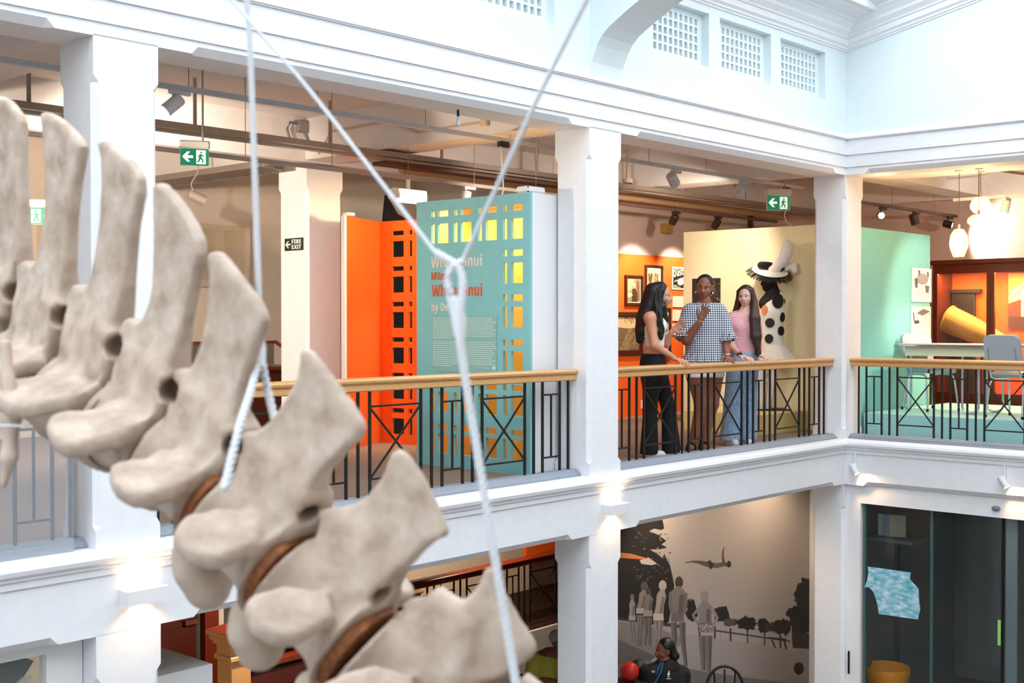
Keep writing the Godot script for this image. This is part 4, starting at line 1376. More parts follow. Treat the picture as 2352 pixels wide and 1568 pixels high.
	letters(ts, "by Design", wtext, Vector3(-4.632, 1.198, -1.499), rt, 0.36, 0.095)
	var im := Image.create(600, 370, false, Image.FORMAT_RGB8)
	im.fill(Color(0.52, 0.73, 0.72))
	for r in 25:
		if r == 11:
			continue
		var x := 10
		var stop := 590 if not r in [10, 24] else 200
		stop -= rng.randi_range(0, 40)
		while x < stop:
			var w := rng.randi_range(10, 34)
			im.fill_rect(Rect2i(x, 14 + r * 13, w, 5), Color(0.80, 0.87, 0.86))
			x += w + 5
	im.fill_rect(Rect2i(560, 325, 26, 18), Color(0.85, 0.9, 0.9))
	im.fill_rect(Rect2i(480, 335, 50, 4), Color(0.75, 0.84, 0.83))
	im.fill_rect(Rect2i(400, 335, 60, 3), Color(0.7, 0.82, 0.81))
	var q := M.new()
	q.quad(Vector3(-4.6335, 1.18, -1.495), Vector3(-4.6335, 1.18, -0.729), Vector3(-4.6335, 0.70, -0.729), Vector3(-4.6335, 0.70, -1.495))
	part(ts, "text_panel", q, img_mat(im))
	var pc := thing("power_adapter", "black adapter on the track with white cable to the teal screen", "adapter", Vector3(-4.26, 2.65, -1.0))
	part(pc, "plug_body", boxm(Vector3(0.12, 0.05, 0.04), 0.004), mat(Color(0.03, 0.03, 0.03), 0.6))
	part(pc, "cable", M.new().tube([Vector3(-0.03, -0.02, 0), Vector3(-0.01, -0.25, 0.0), Vector3(-0.03, -0.4, 0.03), Vector3(-0.1, -0.49, 0.05)], 0.006, 6), lampw)
	var bh := thing("bulb_hook", "clear hanging bulb on a hook under the balcony beam", "bulb", Vector3(-5.62, 2.68, -0.2))
	part(bh, "hook", M.new().tube([Vector3(0, 0, 0), Vector3(0, -0.05, 0)], 0.01, 8), mat(Color(0.2, 0.2, 0.2), 0.5))
	part(bh, "bulb_glass", M.new().lathe([Vector2(0.0, -0.12), Vector2(0.016, -0.115), Vector2(0.02, -0.1), Vector2(0.012, -0.075), Vector2(0.009, -0.05)], 12), mat(Color(0.85, 0.88, 0.9), 0.15))


const MURAL := [
	[0.62, 0.078, 0.382, 0.372, 0.512, 0.495, 0.583, 0.899, 0.782, 1.011, 0.827, 1.012, 1.002, 0.078, 0.655],
	[0.50, 0.078, 0.392, 0.194, 0.442, 0.286, 0.501, 0.372, 0.554, 0.297, 0.597, 0.194, 0.588, 0.078, 0.567],
	[0.38, 0.078, 0.460, 0.169, 0.534, 0.235, 0.587, 0.194, 0.608, 0.078, 0.572],
	[0.45, 0.194, 0.588, 0.350, 0.673, 0.507, 0.755, 0.998, 0.990, 0.998, 0.996, 0.078, 0.655, 0.078, 0.567],
	[0.20, 0.078, 0.367, 0.371, 0.502, 0.372, 0.515, 0.078, 0.387],
	[0.66, 0.366, 0.478, 0.495, 0.534, 0.895, 0.709, 0.897, 0.777, 0.495, 0.594, 0.366, 0.532],
	[0.25, 0.424, 0.509, 0.433, 0.513, 0.433, 0.567, 0.424, 0.563],
	[0.25, 0.495, 0.540, 0.504, 0.544, 0.504, 0.600, 0.495, 0.596],
	[0.25, 0.571, 0.573, 0.581, 0.577, 0.581, 0.635, 0.571, 0.630],
	[0.25, 0.656, 0.610, 0.666, 0.614, 0.666, 0.674, 0.657, 0.669],
	[0.25, 0.745, 0.649, 0.755, 0.653, 0.756, 0.714, 0.745, 0.710],
	[0.25, 0.830, 0.686, 0.841, 0.690, 0.841, 0.754, 0.831, 0.749],
	[0.56, 0.506, 0.543, 0.508, 0.543, 0.508, 0.600, 0.506, 0.599],
	[0.56, 0.527, 0.552, 0.529, 0.553, 0.529, 0.609, 0.527, 0.609],
	[0.56, 0.548, 0.561, 0.550, 0.562, 0.550, 0.619, 0.549, 0.619],
	[0.56, 0.570, 0.570, 0.572, 0.571, 0.572, 0.629, 0.570, 0.628],
	[0.56, 0.591, 0.580, 0.593, 0.580, 0.593, 0.639, 0.592, 0.638],
	[0.56, 0.613, 0.589, 0.615, 0.590, 0.615, 0.649, 0.613, 0.648],
	[0.56, 0.635, 0.599, 0.637, 0.599, 0.637, 0.659, 0.636, 0.658],
	[0.56, 0.658, 0.609, 0.659, 0.609, 0.660, 0.669, 0.658, 0.668],
	[0.56, 0.680, 0.618, 0.682, 0.619, 0.682, 0.679, 0.680, 0.679],
	[0.56, 0.703, 0.628, 0.705, 0.629, 0.705, 0.690, 0.703, 0.689],
	[0.56, 0.726, 0.638, 0.728, 0.639, 0.728, 0.700, 0.726, 0.699],
	[0.56, 0.749, 0.648, 0.751, 0.649, 0.751, 0.711, 0.749, 0.710],
	[0.56, 0.772, 0.658, 0.774, 0.659, 0.774, 0.721, 0.772, 0.721],
	[0.56, 0.796, 0.669, 0.798, 0.669, 0.798, 0.732, 0.796, 0.731],
	[0.56, 0.820, 0.679, 0.822, 0.680, 0.822, 0.743, 0.820, 0.742],
	[0.56, 0.844, 0.689, 0.846, 0.690, 0.846, 0.754, 0.844, 0.753],
	[0.56, 0.868, 0.700, 0.870, 0.701, 0.870, 0.765, 0.868, 0.764],
	[0.22, 0.495, 0.556, 0.892, 0.734, 0.892, 0.740, 0.495, 0.563],
	[0.18, 0.771, 0.677, 0.871, 0.718, 0.871, 0.725, 0.771, 0.684],
	[0.18, 0.784, 0.695, 0.794, 0.699, 0.814, 0.743, 0.804, 0.739],
	[0.18, 0.851, 0.719, 0.861, 0.722, 0.875, 0.769, 0.864, 0.765],
	[0.06, 0.077, 0.022, 0.169, 0.019, 0.264, 0.024, 0.271, 0.062, 0.257, 0.065, 0.229, 0.053, 0.208, 0.059, 0.244, 0.082, 0.280, 0.115, 0.259, 0.126, 0.283, 0.144, 0.254, 0.145, 0.209, 0.135, 0.244, 0.163, 0.265, 0.186, 0.272, 0.167, 0.283, 0.198, 0.296, 0.222, 0.307, 0.271, 0.315, 0.314, 0.307, 0.379, 0.291, 0.462, 0.194, 0.445, 0.078, 0.372],
	[0.30, 0.184, 0.231, 0.182, 0.232, 0.179, 0.232, 0.176, 0.231, 0.175, 0.229, 0.176, 0.228, 0.179, 0.227, 0.182, 0.229],
	[0.42, 0.196, 0.129, 0.192, 0.131, 0.188, 0.131, 0.184, 0.129, 0.183, 0.126, 0.186, 0.124, 0.188, 0.125, 0.192, 0.126],
	[0.30, 0.214, 0.230, 0.213, 0.231, 0.208, 0.231, 0.204, 0.229, 0.203, 0.227, 0.206, 0.226, 0.208, 0.226, 0.212, 0.228],
	[0.42, 0.177, 0.240, 0.177, 0.243, 0.175, 0.244, 0.173, 0.242, 0.172, 0.239, 0.173, 0.237, 0.175, 0.234, 0.177, 0.236],
	[0.30, 0.254, 0.085, 0.253, 0.088, 0.250, 0.087, 0.248, 0.086, 0.244, 0.083, 0.247, 0.082, 0.250, 0.081, 0.254, 0.083],
	[0.42, 0.205, 0.260, 0.203, 0.261, 0.201, 0.262, 0.199, 0.261, 0.197, 0.258, 0.199, 0.256, 0.201, 0.256, 0.204, 0.258],
	[0.30, 0.195, 0.195, 0.194, 0.197, 0.191, 0.196, 0.189, 0.195, 0.188, 0.193, 0.188, 0.191, 0.191, 0.192, 0.194, 0.193],
	[0.42, 0.290, 0.109, 0.288, 0.112, 0.286, 0.112, 0.284, 0.111, 0.282, 0.108, 0.283, 0.105, 0.286, 0.103, 0.288, 0.106],
	[0.30, 0.187, 0.211, 0.186, 0.213, 0.184, 0.213, 0.181, 0.212, 0.179, 0.209, 0.181, 0.207, 0.184, 0.207, 0.186, 0.209],
	[0.42, 0.230, 0.191, 0.229, 0.193, 0.226, 0.193, 0.222, 0.191, 0.221, 0.189, 0.223, 0.187, 0.226, 0.187, 0.229, 0.188],
	[0.30, 0.165, 0.246, 0.164, 0.248, 0.161, 0.247, 0.159, 0.246, 0.157, 0.244, 0.160, 0.243, 0.161, 0.243, 0.164, 0.244],
	[0.42, 0.283, 0.275, 0.283, 0.278, 0.281, 0.278, 0.279, 0.276, 0.277, 0.273, 0.279, 0.271, 0.281, 0.269, 0.283, 0.272],
	[0.30, 0.172, 0.059, 0.170, 0.062, 0.166, 0.063, 0.162, 0.060, 0.161, 0.057, 0.162, 0.053, 0.166, 0.052, 0.170, 0.055],
	[0.42, 0.151, 0.193, 0.150, 0.195, 0.148, 0.195, 0.145, 0.193, 0.144, 0.192, 0.146, 0.190, 0.148, 0.190, 0.150, 0.192],
	[0.30, 0.185, 0.099, 0.181, 0.100, 0.178, 0.100, 0.175, 0.099, 0.173, 0.097, 0.174, 0.095, 0.178, 0.096, 0.183, 0.098],
	[0.42, 0.252, 0.211, 0.250, 0.212, 0.246, 0.211, 0.243, 0.210, 0.241, 0.208, 0.242, 0.207, 0.246, 0.207, 0.249, 0.208],
	[0.30, 0.195, 0.088, 0.195, 0.090, 0.192, 0.092, 0.190, 0.090, 0.189, 0.087, 0.190, 0.084, 0.192, 0.084, 0.194, 0.085],
	[0.42, 0.187, 0.186, 0.187, 0.188, 0.185, 0.188, 0.183, 0.188, 0.182, 0.185, 0.183, 0.182, 0.185, 0.182, 0.187, 0.183],
	[0.30, 0.177, 0.244, 0.177, 0.246, 0.173, 0.247, 0.168, 0.245, 0.168, 0.241, 0.169, 0.238, 0.173, 0.238, 0.176, 0.241],
	[0.42, 0.255, 0.161, 0.254, 0.164, 0.251, 0.166, 0.249, 0.164, 0.247, 0.159, 0.249, 0.157, 0.251, 0.155, 0.255, 0.159],
	[0.30, 0.178, 0.068, 0.177, 0.071, 0.175, 0.072, 0.173, 0.070, 0.172, 0.066, 0.173, 0.063, 0.175, 0.063, 0.177, 0.064],
	[0.42, 0.270, 0.227, 0.268, 0.228, 0.265, 0.227, 0.262, 0.226, 0.261, 0.224, 0.262, 0.223, 0.265, 0.223, 0.269, 0.224],
	[0.30, 0.151, 0.108, 0.148, 0.109, 0.145, 0.109, 0.139, 0.107, 0.139, 0.105, 0.141, 0.104, 0.145, 0.104, 0.148, 0.106],
	[0.42, 0.162, 0.208, 0.162, 0.210, 0.160, 0.212, 0.159, 0.210, 0.158, 0.207, 0.158, 0.204, 0.160, 0.203, 0.162, 0.206],
	[0.30, 0.208, 0.253, 0.207, 0.255, 0.204, 0.255, 0.201, 0.253, 0.200, 0.251, 0.201, 0.249, 0.204, 0.248, 0.206, 0.250],
	[0.42, 0.221, 0.068, 0.219, 0.069, 0.216, 0.069, 0.212, 0.067, 0.210, 0.066, 0.213, 0.064, 0.216, 0.065, 0.220, 0.066],
	[0.30, 0.220, 0.252, 0.219, 0.254, 0.215, 0.254, 0.212, 0.252, 0.209, 0.249, 0.211, 0.246, 0.215, 0.247, 0.220, 0.249],
	[0.42, 0.262, 0.108, 0.261, 0.110, 0.256, 0.111, 0.252, 0.109, 0.251, 0.105, 0.252, 0.102, 0.256, 0.103, 0.259, 0.104],
	[0.30, 0.275, 0.180, 0.273, 0.183, 0.269, 0.184, 0.264, 0.181, 0.264, 0.177, 0.265, 0.174, 0.269, 0.174, 0.272, 0.177],
	[0.42, 0.249, 0.139, 0.248, 0.142, 0.244, 0.143, 0.240, 0.140, 0.239, 0.137, 0.240, 0.134, 0.244, 0.134, 0.248, 0.137],
	[0.30, 0.290, 0.194, 0.290, 0.197, 0.288, 0.198, 0.286, 0.195, 0.284, 0.192, 0.285, 0.190, 0.288, 0.190, 0.289, 0.190],
	[0.42, 0.282, 0.088, 0.280, 0.090, 0.277, 0.090, 0.273, 0.089, 0.270, 0.085, 0.272, 0.084, 0.277, 0.084, 0.280, 0.085],
	[0.30, 0.167, 0.234, 0.165, 0.237, 0.162, 0.237, 0.156, 0.234, 0.156, 0.232, 0.157, 0.229, 0.162, 0.230, 0.165, 0.231],
	[0.42, 0.160, 0.075, 0.158, 0.077, 0.155, 0.076, 0.152, 0.074, 0.151, 0.073, 0.152, 0.071, 0.155, 0.072, 0.158, 0.072],
	[0.30, 0.293, 0.242, 0.292, 0.243, 0.287, 0.245, 0.283, 0.242, 0.282, 0.239, 0.284, 0.237, 0.287, 0.237, 0.292, 0.239],
	[0.42, 0.280, 0.248, 0.279, 0.251, 0.277, 0.252, 0.274, 0.250, 0.274, 0.247, 0.275, 0.244, 0.277, 0.244, 0.279, 0.246],
	[0.30, 0.258, 0.249, 0.257, 0.252, 0.256, 0.252, 0.255, 0.251, 0.253, 0.248, 0.254, 0.244, 0.256, 0.244, 0.257, 0.246],
	[0.42, 0.256, 0.214, 0.255, 0.216, 0.253, 0.216, 0.252, 0.214, 0.250, 0.213, 0.252, 0.211, 0.253, 0.210, 0.255, 0.212],
	[0.30, 0.226, 0.177, 0.225, 0.180, 0.221, 0.179, 0.217, 0.178, 0.216, 0.175, 0.216, 0.173, 0.221, 0.173, 0.226, 0.175],
	[0.42, 0.234, 0.217, 0.235, 0.219, 0.229, 0.218, 0.224, 0.216, 0.225, 0.215, 0.225, 0.214, 0.229, 0.214, 0.234, 0.216],
	[0.30, 0.293, 0.206, 0.293, 0.209, 0.291, 0.211, 0.289, 0.210, 0.289, 0.205, 0.290, 0.202, 0.291, 0.201, 0.293, 0.203],
	[0.42, 0.257, 0.098, 0.255, 0.101, 0.253, 0.102, 0.250, 0.099, 0.249, 0.096, 0.250, 0.093, 0.253, 0.094, 0.256, 0.095],
	[0.30, 0.301, 0.171, 0.300, 0.173, 0.296, 0.172, 0.292, 0.170, 0.288, 0.168, 0.292, 0.166, 0.295, 0.167, 0.300, 0.168],
	[0.42, 0.242, 0.231, 0.241, 0.232, 0.238, 0.232, 0.235, 0.231, 0.233, 0.229, 0.236, 0.228, 0.238, 0.228, 0.242, 0.229],
	[0.30, 0.260, 0.085, 0.260, 0.089, 0.258, 0.088, 0.255, 0.087, 0.253, 0.084, 0.254, 0.081, 0.257, 0.081, 0.262, 0.082],
	[0.42, 0.242, 0.156, 0.240, 0.159, 0.238, 0.158, 0.235, 0.157, 0.233, 0.154, 0.235, 0.151, 0.238, 0.151, 0.241, 0.153],
	[0.72, 0.169, 0.170, 0.204, 0.166, 0.244, 0.204, 0.219, 0.203, 0.176, 0.187],
	[-1.00, 0.087, 0.119, 0.135, 0.135, 0.209, 0.174, 0.169, 0.166, 0.087, 0.141],
	[0.07, 0.410, 0.424, 0.413, 0.434, 0.407, 0.438, 0.403, 0.447, 0.403, 0.443, 0.399, 0.450, 0.393, 0.450, 0.388, 0.444, 0.383, 0.443, 0.381, 0.447, 0.376, 0.432, 0.375, 0.429, 0.369, 0.419, 0.369, 0.412, 0.373, 0.407, 0.373, 0.399, 0.380, 0.387, 0.381, 0.390, 0.383, 0.385, 0.388, 0.401, 0.392, 0.387, 0.396, 0.397, 0.397, 0.392, 0.406, 0.406, 0.407, 0.410, 0.406, 0.416],
	[0.07, 0.419, 0.464, 0.422, 0.472, 0.414, 0.478, 0.410, 0.478, 0.410, 0.486, 0.402, 0.491, 0.396, 0.491, 0.390, 0.486, 0.384, 0.480, 0.384, 0.478, 0.377, 0.475, 0.371, 0.463, 0.369, 0.458, 0.364, 0.447, 0.368, 0.441, 0.372, 0.434, 0.375, 0.429, 0.381, 0.433, 0.387, 0.426, 0.390, 0.418, 0.396, 0.433, 0.403, 0.427, 0.404, 0.429, 0.412, 0.436, 0.416, 0.446, 0.419, 0.457],
	[0.10, 0.496, 0.465, 0.518, 0.463, 0.556, 0.470, 0.568, 0.508, 0.574, 0.542, 0.500, 0.521],
	[0.30, 0.612, 0.560, 0.617, 0.565, 0.602, 0.566, 0.609, 0.574, 0.601, 0.569, 0.588, 0.569, 0.581, 0.563, 0.573, 0.567, 0.566, 0.564, 0.553, 0.557, 0.546, 0.554, 0.543, 0.548, 0.544, 0.544, 0.544, 0.539, 0.539, 0.533, 0.543, 0.528, 0.550, 0.528, 0.554, 0.524, 0.567, 0.531, 0.572, 0.527, 0.580, 0.535, 0.590, 0.537, 0.599, 0.539, 0.606, 0.547, 0.612, 0.548, 0.608, 0.553],
	[0.12, 0.714, 0.596, 0.705, 0.600, 0.695, 0.607, 0.699, 0.618, 0.689, 0.619, 0.673, 0.609, 0.663, 0.615, 0.650, 0.602, 0.640, 0.597, 0.628, 0.592, 0.620, 0.590, 0.612, 0.583, 0.616, 0.572, 0.600, 0.561, 0.598, 0.553, 0.609, 0.549, 0.626, 0.550, 0.626, 0.545, 0.634, 0.548, 0.650, 0.539, 0.662, 0.553, 0.670, 0.556, 0.691, 0.561, 0.697, 0.571, 0.706, 0.578, 0.698, 0.584],
	[0.12, 0.778, 0.628, 0.776, 0.636, 0.783, 0.643, 0.765, 0.650, 0.765, 0.651, 0.757, 0.652, 0.749, 0.651, 0.741, 0.644, 0.735, 0.647, 0.728, 0.643, 0.721, 0.631, 0.715, 0.623, 0.721, 0.617, 0.716, 0.608, 0.713, 0.598, 0.714, 0.587, 0.716, 0.586, 0.722, 0.577, 0.734, 0.580, 0.740, 0.580, 0.749, 0.582, 0.757, 0.590, 0.764, 0.596, 0.772, 0.608, 0.775, 0.607, 0.779, 0.620],
	[0.20, 0.820, 0.646, 0.812, 0.649, 0.813, 0.656, 0.805, 0.659, 0.798, 0.656, 0.796, 0.664, 0.788, 0.652, 0.780, 0.657, 0.774, 0.650, 0.767, 0.649, 0.757, 0.639, 0.745, 0.634, 0.754, 0.632, 0.751, 0.625, 0.747, 0.618, 0.756, 0.617, 0.760, 0.611, 0.767, 0.606, 0.772, 0.610, 0.779, 0.617, 0.787, 0.611, 0.796, 0.617, 0.804, 0.624, 0.808, 0.630, 0.805, 0.629, 0.812, 0.639],
	[0.14, 0.906, 0.673, 0.890, 0.676, 0.889, 0.683, 0.885, 0.692, 0.873, 0.698, 0.864, 0.705, 0.851, 0.684, 0.837, 0.683, 0.830, 0.688, 0.818, 0.675, 0.800, 0.663, 0.805, 0.660, 0.786, 0.645, 0.805, 0.641, 0.796, 0.627, 0.793, 0.618, 0.799, 0.616, 0.813, 0.611, 0.828, 0.613, 0.837, 0.620, 0.850, 0.613, 0.864, 0.628, 0.873, 0.624, 0.886, 0.644, 0.891, 0.646, 0.893, 0.659],
	[0.14, 1.036, 0.695, 1.008, 0.700, 0.998, 0.721, 0.994, 0.718, 0.978, 0.732, 0.972, 0.730, 0.956, 0.731, 0.939, 0.735, 0.923, 0.717, 0.912, 0.715, 0.909, 0.700, 0.887, 0.684, 0.886, 0.664, 0.883, 0.648, 0.888, 0.633, 0.889, 0.624, 0.902, 0.624, 0.907, 0.606, 0.923, 0.610, 0.939, 0.596, 0.955, 0.618, 0.972, 0.615, 0.978, 0.619, 0.992, 0.640, 0.997, 0.651, 1.009, 0.671],
	[0.10, 1.003, 0.546, 1.012, 0.568, 1.004, 0.584, 0.998, 0.581, 0.991, 0.589, 0.979, 0.611, 0.966, 0.600, 0.952, 0.599, 0.942, 0.598, 0.933, 0.580, 0.922, 0.551, 0.908, 0.545, 0.921, 0.540, 0.911, 0.521, 0.911, 0.508, 0.921, 0.500, 0.928, 0.480, 0.932, 0.471, 0.940, 0.468, 0.955, 0.471, 0.967, 0.471, 0.978, 0.479, 0.989, 0.485, 0.997, 0.502, 0.999, 0.518, 1.012, 0.531],
	[0.10, 0.974, 0.622, 0.960, 0.626, 0.966, 0.630, 0.960, 0.639, 0.953, 0.636, 0.933, 0.641, 0.923, 0.633, 0.914, 0.629, 0.906, 0.629, 0.887, 0.622, 0.880, 0.613, 0.867, 0.605, 0.865, 0.595, 0.868, 0.591, 0.869, 0.584, 0.883, 0.581, 0.876, 0.572, 0.889, 0.576, 0.903, 0.578, 0.912, 0.569, 0.925, 0.578, 0.933, 0.580, 0.945, 0.596, 0.946, 0.595, 0.956, 0.599, 0.966, 0.614],
	[0.12, 1.007, 0.614, 1.003, 0.627, 1.008, 0.645, 1.002, 0.646, 0.994, 0.655, 0.985, 0.657, 0.975, 0.657, 0.962, 0.649, 0.953, 0.648, 0.943, 0.645, 0.939, 0.625, 0.924, 0.613, 0.931, 0.606, 0.921, 0.589, 0.929, 0.577, 0.925, 0.567, 0.928, 0.560, 0.944, 0.550, 0.952, 0.541, 0.961, 0.547, 0.974, 0.556, 0.982, 0.543, 0.992, 0.558, 0.998, 0.576, 1.005, 0.587, 1.007, 0.601],
	[0.10, 0.953, 0.443, 1.010, 0.470, 1.011, 0.729, 0.968, 0.716],
	[0.20, 0.898, 0.694, 1.011, 0.735, 1.011, 0.814, 0.905, 0.773],
	[0.70, 0.893, 0.663, 0.898, 0.664, 0.901, 0.777, 0.895, 0.775],
	[0.30, 0.363, 0.229, 0.393, 0.234, 0.425, 0.248, 0.452, 0.265, 0.477, 0.277, 0.482, 0.255, 0.457, 0.245, 0.427, 0.234, 0.393, 0.227, 0.362, 0.226],
	[0.34, 0.475, 0.276, 0.506, 0.287, 0.537, 0.288, 0.555, 0.283, 0.550, 0.270, 0.532, 0.268, 0.505, 0.264, 0.478, 0.254],
	[0.12, 0.464, 0.249, 0.476, 0.268, 0.471, 0.277, 0.483, 0.286, 0.494, 0.269, 0.476, 0.243],
	[0.30, 0.551, 0.278, 0.543, 0.249, 0.542, 0.223, 0.546, 0.203, 0.542, 0.201, 0.534, 0.220, 0.532, 0.248, 0.536, 0.277],
	[0.16, 0.579, 0.287, 0.577, 0.293, 0.574, 0.298, 0.570, 0.300, 0.565, 0.298, 0.560, 0.294, 0.557, 0.288, 0.556, 0.281, 0.557, 0.275, 0.560, 0.270, 0.565, 0.269, 0.570, 0.270, 0.574, 0.274, 0.577, 0.280],
	[0.25, 0.545, 0.277, 0.551, 0.292, 0.560, 0.291, 0.554, 0.275],
	[0.40, 0.148, 0.315, 0.148, 0.320, 0.145, 0.324, 0.142, 0.326, 0.138, 0.325, 0.134, 0.321, 0.132, 0.316, 0.131, 0.310, 0.132, 0.305, 0.134, 0.301, 0.138, 0.300, 0.142, 0.301, 0.145, 0.304, 0.148, 0.309],
	[0.55, 0.135, 0.320, 0.127, 0.338, 0.129, 0.365, 0.126, 0.391, 0.152, 0.400, 0.150, 0.372, 0.152, 0.345, 0.144, 0.323],
	[0.40, 0.142, 0.347, 0.141, 0.369, 0.140, 0.396, 0.148, 0.398, 0.148, 0.371, 0.149, 0.349],
	[0.50, 0.125, 0.407, 0.132, 0.453, 0.134, 0.495, 0.141, 0.498, 0.143, 0.456, 0.140, 0.410],
	[0.37, 0.132, 0.409, 0.138, 0.455, 0.139, 0.497, 0.141, 0.498, 0.142, 0.456, 0.138, 0.410],
	[0.50, 0.137, 0.410, 0.142, 0.456, 0.147, 0.502, 0.154, 0.504, 0.153, 0.459, 0.152, 0.414],
	[0.37, 0.144, 0.412, 0.148, 0.458, 0.152, 0.504, 0.155, 0.505, 0.152, 0.459, 0.150, 0.414],
	[0.62, 0.125, 0.385, 0.125, 0.403, 0.153, 0.412, 0.153, 0.393],
	[0.30, 0.204, 0.287, 0.202, 0.296, 0.198, 0.302, 0.192, 0.305, 0.186, 0.303, 0.180, 0.297, 0.175, 0.289, 0.174, 0.279, 0.175, 0.270, 0.180, 0.263, 0.185, 0.261, 0.192, 0.262, 0.198, 0.268, 0.202, 0.277],
	[0.50, 0.182, 0.294, 0.168, 0.306, 0.165, 0.339, 0.156, 0.368, 0.187, 0.383, 0.191, 0.351, 0.200, 0.322, 0.196, 0.302],
	[0.36, 0.186, 0.319, 0.180, 0.344, 0.173, 0.375, 0.183, 0.380, 0.188, 0.349, 0.196, 0.323],
	[0.45, 0.158, 0.391, 0.160, 0.451, 0.158, 0.518, 0.166, 0.521, 0.173, 0.456, 0.175, 0.397],
	[0.34, 0.166, 0.394, 0.167, 0.454, 0.164, 0.520, 0.167, 0.521, 0.173, 0.456, 0.173, 0.396],
	[0.45, 0.170, 0.394, 0.169, 0.454, 0.167, 0.524, 0.176, 0.527, 0.182, 0.459, 0.188, 0.401],
	[0.34, 0.179, 0.397, 0.176, 0.456, 0.173, 0.526, 0.177, 0.527, 0.181, 0.458, 0.186, 0.400],
	[0.66, 0.155, 0.363, 0.155, 0.385, 0.189, 0.395, 0.188, 0.372],
	[0.25, 0.218, 0.313, 0.217, 0.321, 0.214, 0.326, 0.209, 0.328, 0.204, 0.326, 0.199, 0.322, 0.196, 0.315, 0.194, 0.307, 0.196, 0.300, 0.199, 0.294, 0.204, 0.292, 0.209, 0.294, 0.214, 0.298, 0.217, 0.306],
	[0.45, 0.200, 0.321, 0.192, 0.336, 0.192, 0.362, 0.185, 0.387, 0.221, 0.402, 0.220, 0.373, 0.226, 0.346, 0.212, 0.323],
	[0.32, 0.212, 0.346, 0.208, 0.368, 0.205, 0.395, 0.216, 0.399, 0.218, 0.372, 0.222, 0.351],
	[0.41, 0.184, 0.410, 0.189, 0.466, 0.187, 0.525, 0.197, 0.529, 0.204, 0.471, 0.204, 0.415],
	[0.31, 0.194, 0.412, 0.197, 0.468, 0.194, 0.527, 0.197, 0.529, 0.203, 0.470, 0.202, 0.414],
	[0.41, 0.202, 0.414, 0.203, 0.470, 0.207, 0.534, 0.217, 0.537, 0.218, 0.475, 0.222, 0.421],
	[0.31, 0.211, 0.417, 0.211, 0.473, 0.214, 0.537, 0.217, 0.538, 0.217, 0.474, 0.219, 0.420],
	[0.58, 0.184, 0.380, 0.184, 0.405, 0.223, 0.417, 0.222, 0.391],
	[0.68, 0.282, 0.304, 0.280, 0.314, 0.275, 0.321, 0.269, 0.324, 0.261, 0.322, 0.255, 0.315, 0.250, 0.306, 0.248, 0.295, 0.250, 0.285, 0.255, 0.278, 0.261, 0.276, 0.269, 0.278, 0.275, 0.284, 0.280, 0.293],
	[0.60, 0.257, 0.312, 0.240, 0.331, 0.237, 0.374, 0.227, 0.414, 0.268, 0.432, 0.270, 0.389, 0.280, 0.349, 0.273, 0.320],
	[0.43, 0.263, 0.345, 0.256, 0.381, 0.249, 0.423, 0.262, 0.428, 0.268, 0.387, 0.275, 0.351],
	[0.54, 0.226, 0.438, 0.234, 0.489, 0.226, 0.542, 0.238, 0.548, 0.251, 0.496, 0.248, 0.442],
	[0.41, 0.237, 0.441, 0.243, 0.493, 0.234, 0.545, 0.238, 0.547, 0.250, 0.495, 0.246, 0.442],
	[0.54, 0.246, 0.442, 0.246, 0.493, 0.239, 0.552, 0.251, 0.557, 0.264, 0.500, 0.269, 0.450],
	[0.41, 0.257, 0.446, 0.256, 0.497, 0.247, 0.555, 0.251, 0.557, 0.262, 0.499, 0.266, 0.449],
	[0.74, 0.226, 0.406, 0.225, 0.435, 0.270, 0.448, 0.269, 0.419],
	[0.20, 0.354, 0.310, 0.352, 0.321, 0.347, 0.328, 0.340, 0.331, 0.332, 0.329, 0.325, 0.322, 0.320, 0.312, 0.318, 0.300, 0.320, 0.290, 0.325, 0.282, 0.332, 0.279, 0.340, 0.281, 0.347, 0.288, 0.352, 0.298],
	[0.46, 0.327, 0.319, 0.295, 0.337, 0.300, 0.389, 0.303, 0.439, 0.356, 0.456, 0.362, 0.408, 0.370, 0.363, 0.345, 0.326],
	[0.33, 0.338, 0.356, 0.335, 0.399, 0.332, 0.447, 0.348, 0.454, 0.356, 0.407, 0.361, 0.364],
	[0.41, 0.298, 0.465, 0.307, 0.533, 0.297, 0.601, 0.312, 0.609, 0.329, 0.541, 0.327, 0.472],
	[0.31, 0.312, 0.469, 0.319, 0.537, 0.307, 0.606, 0.313, 0.608, 0.327, 0.540, 0.324, 0.471],
	[0.41, 0.335, 0.476, 0.342, 0.556, 0.360, 0.672, 0.375, 0.675, 0.365, 0.562, 0.365, 0.484],
	[0.31, 0.349, 0.480, 0.354, 0.560, 0.370, 0.675, 0.376, 0.676, 0.363, 0.562, 0.361, 0.483],
	[0.40, 0.301, 0.426, 0.301, 0.462, 0.358, 0.480, 0.358, 0.443],
	[0.42, 0.292, 0.333, 0.290, 0.385, 0.299, 0.429, 0.310, 0.430, 0.303, 0.388, 0.306, 0.338],
	[0.42, 0.359, 0.357, 0.360, 0.409, 0.353, 0.443, 0.363, 0.448, 0.373, 0.414, 0.374, 0.361],
	[0.55, 0.471, 0.403, 0.469, 0.414, 0.464, 0.422, 0.456, 0.424, 0.447, 0.422, 0.440, 0.415, 0.434, 0.404, 0.432, 0.392, 0.434, 0.381, 0.440, 0.374, 0.447, 0.371, 0.456, 0.373, 0.464, 0.380, 0.469, 0.391],
	[0.50, 0.442, 0.414, 0.420, 0.439, 0.426, 0.479, 0.422, 0.518, 0.488, 0.538, 0.484, 0.496, 0.490, 0.456, 0.461, 0.418],
	[0.36, 0.460, 0.454, 0.459, 0.489, 0.458, 0.528, 0.478, 0.535, 0.479, 0.495, 0.481, 0.461],
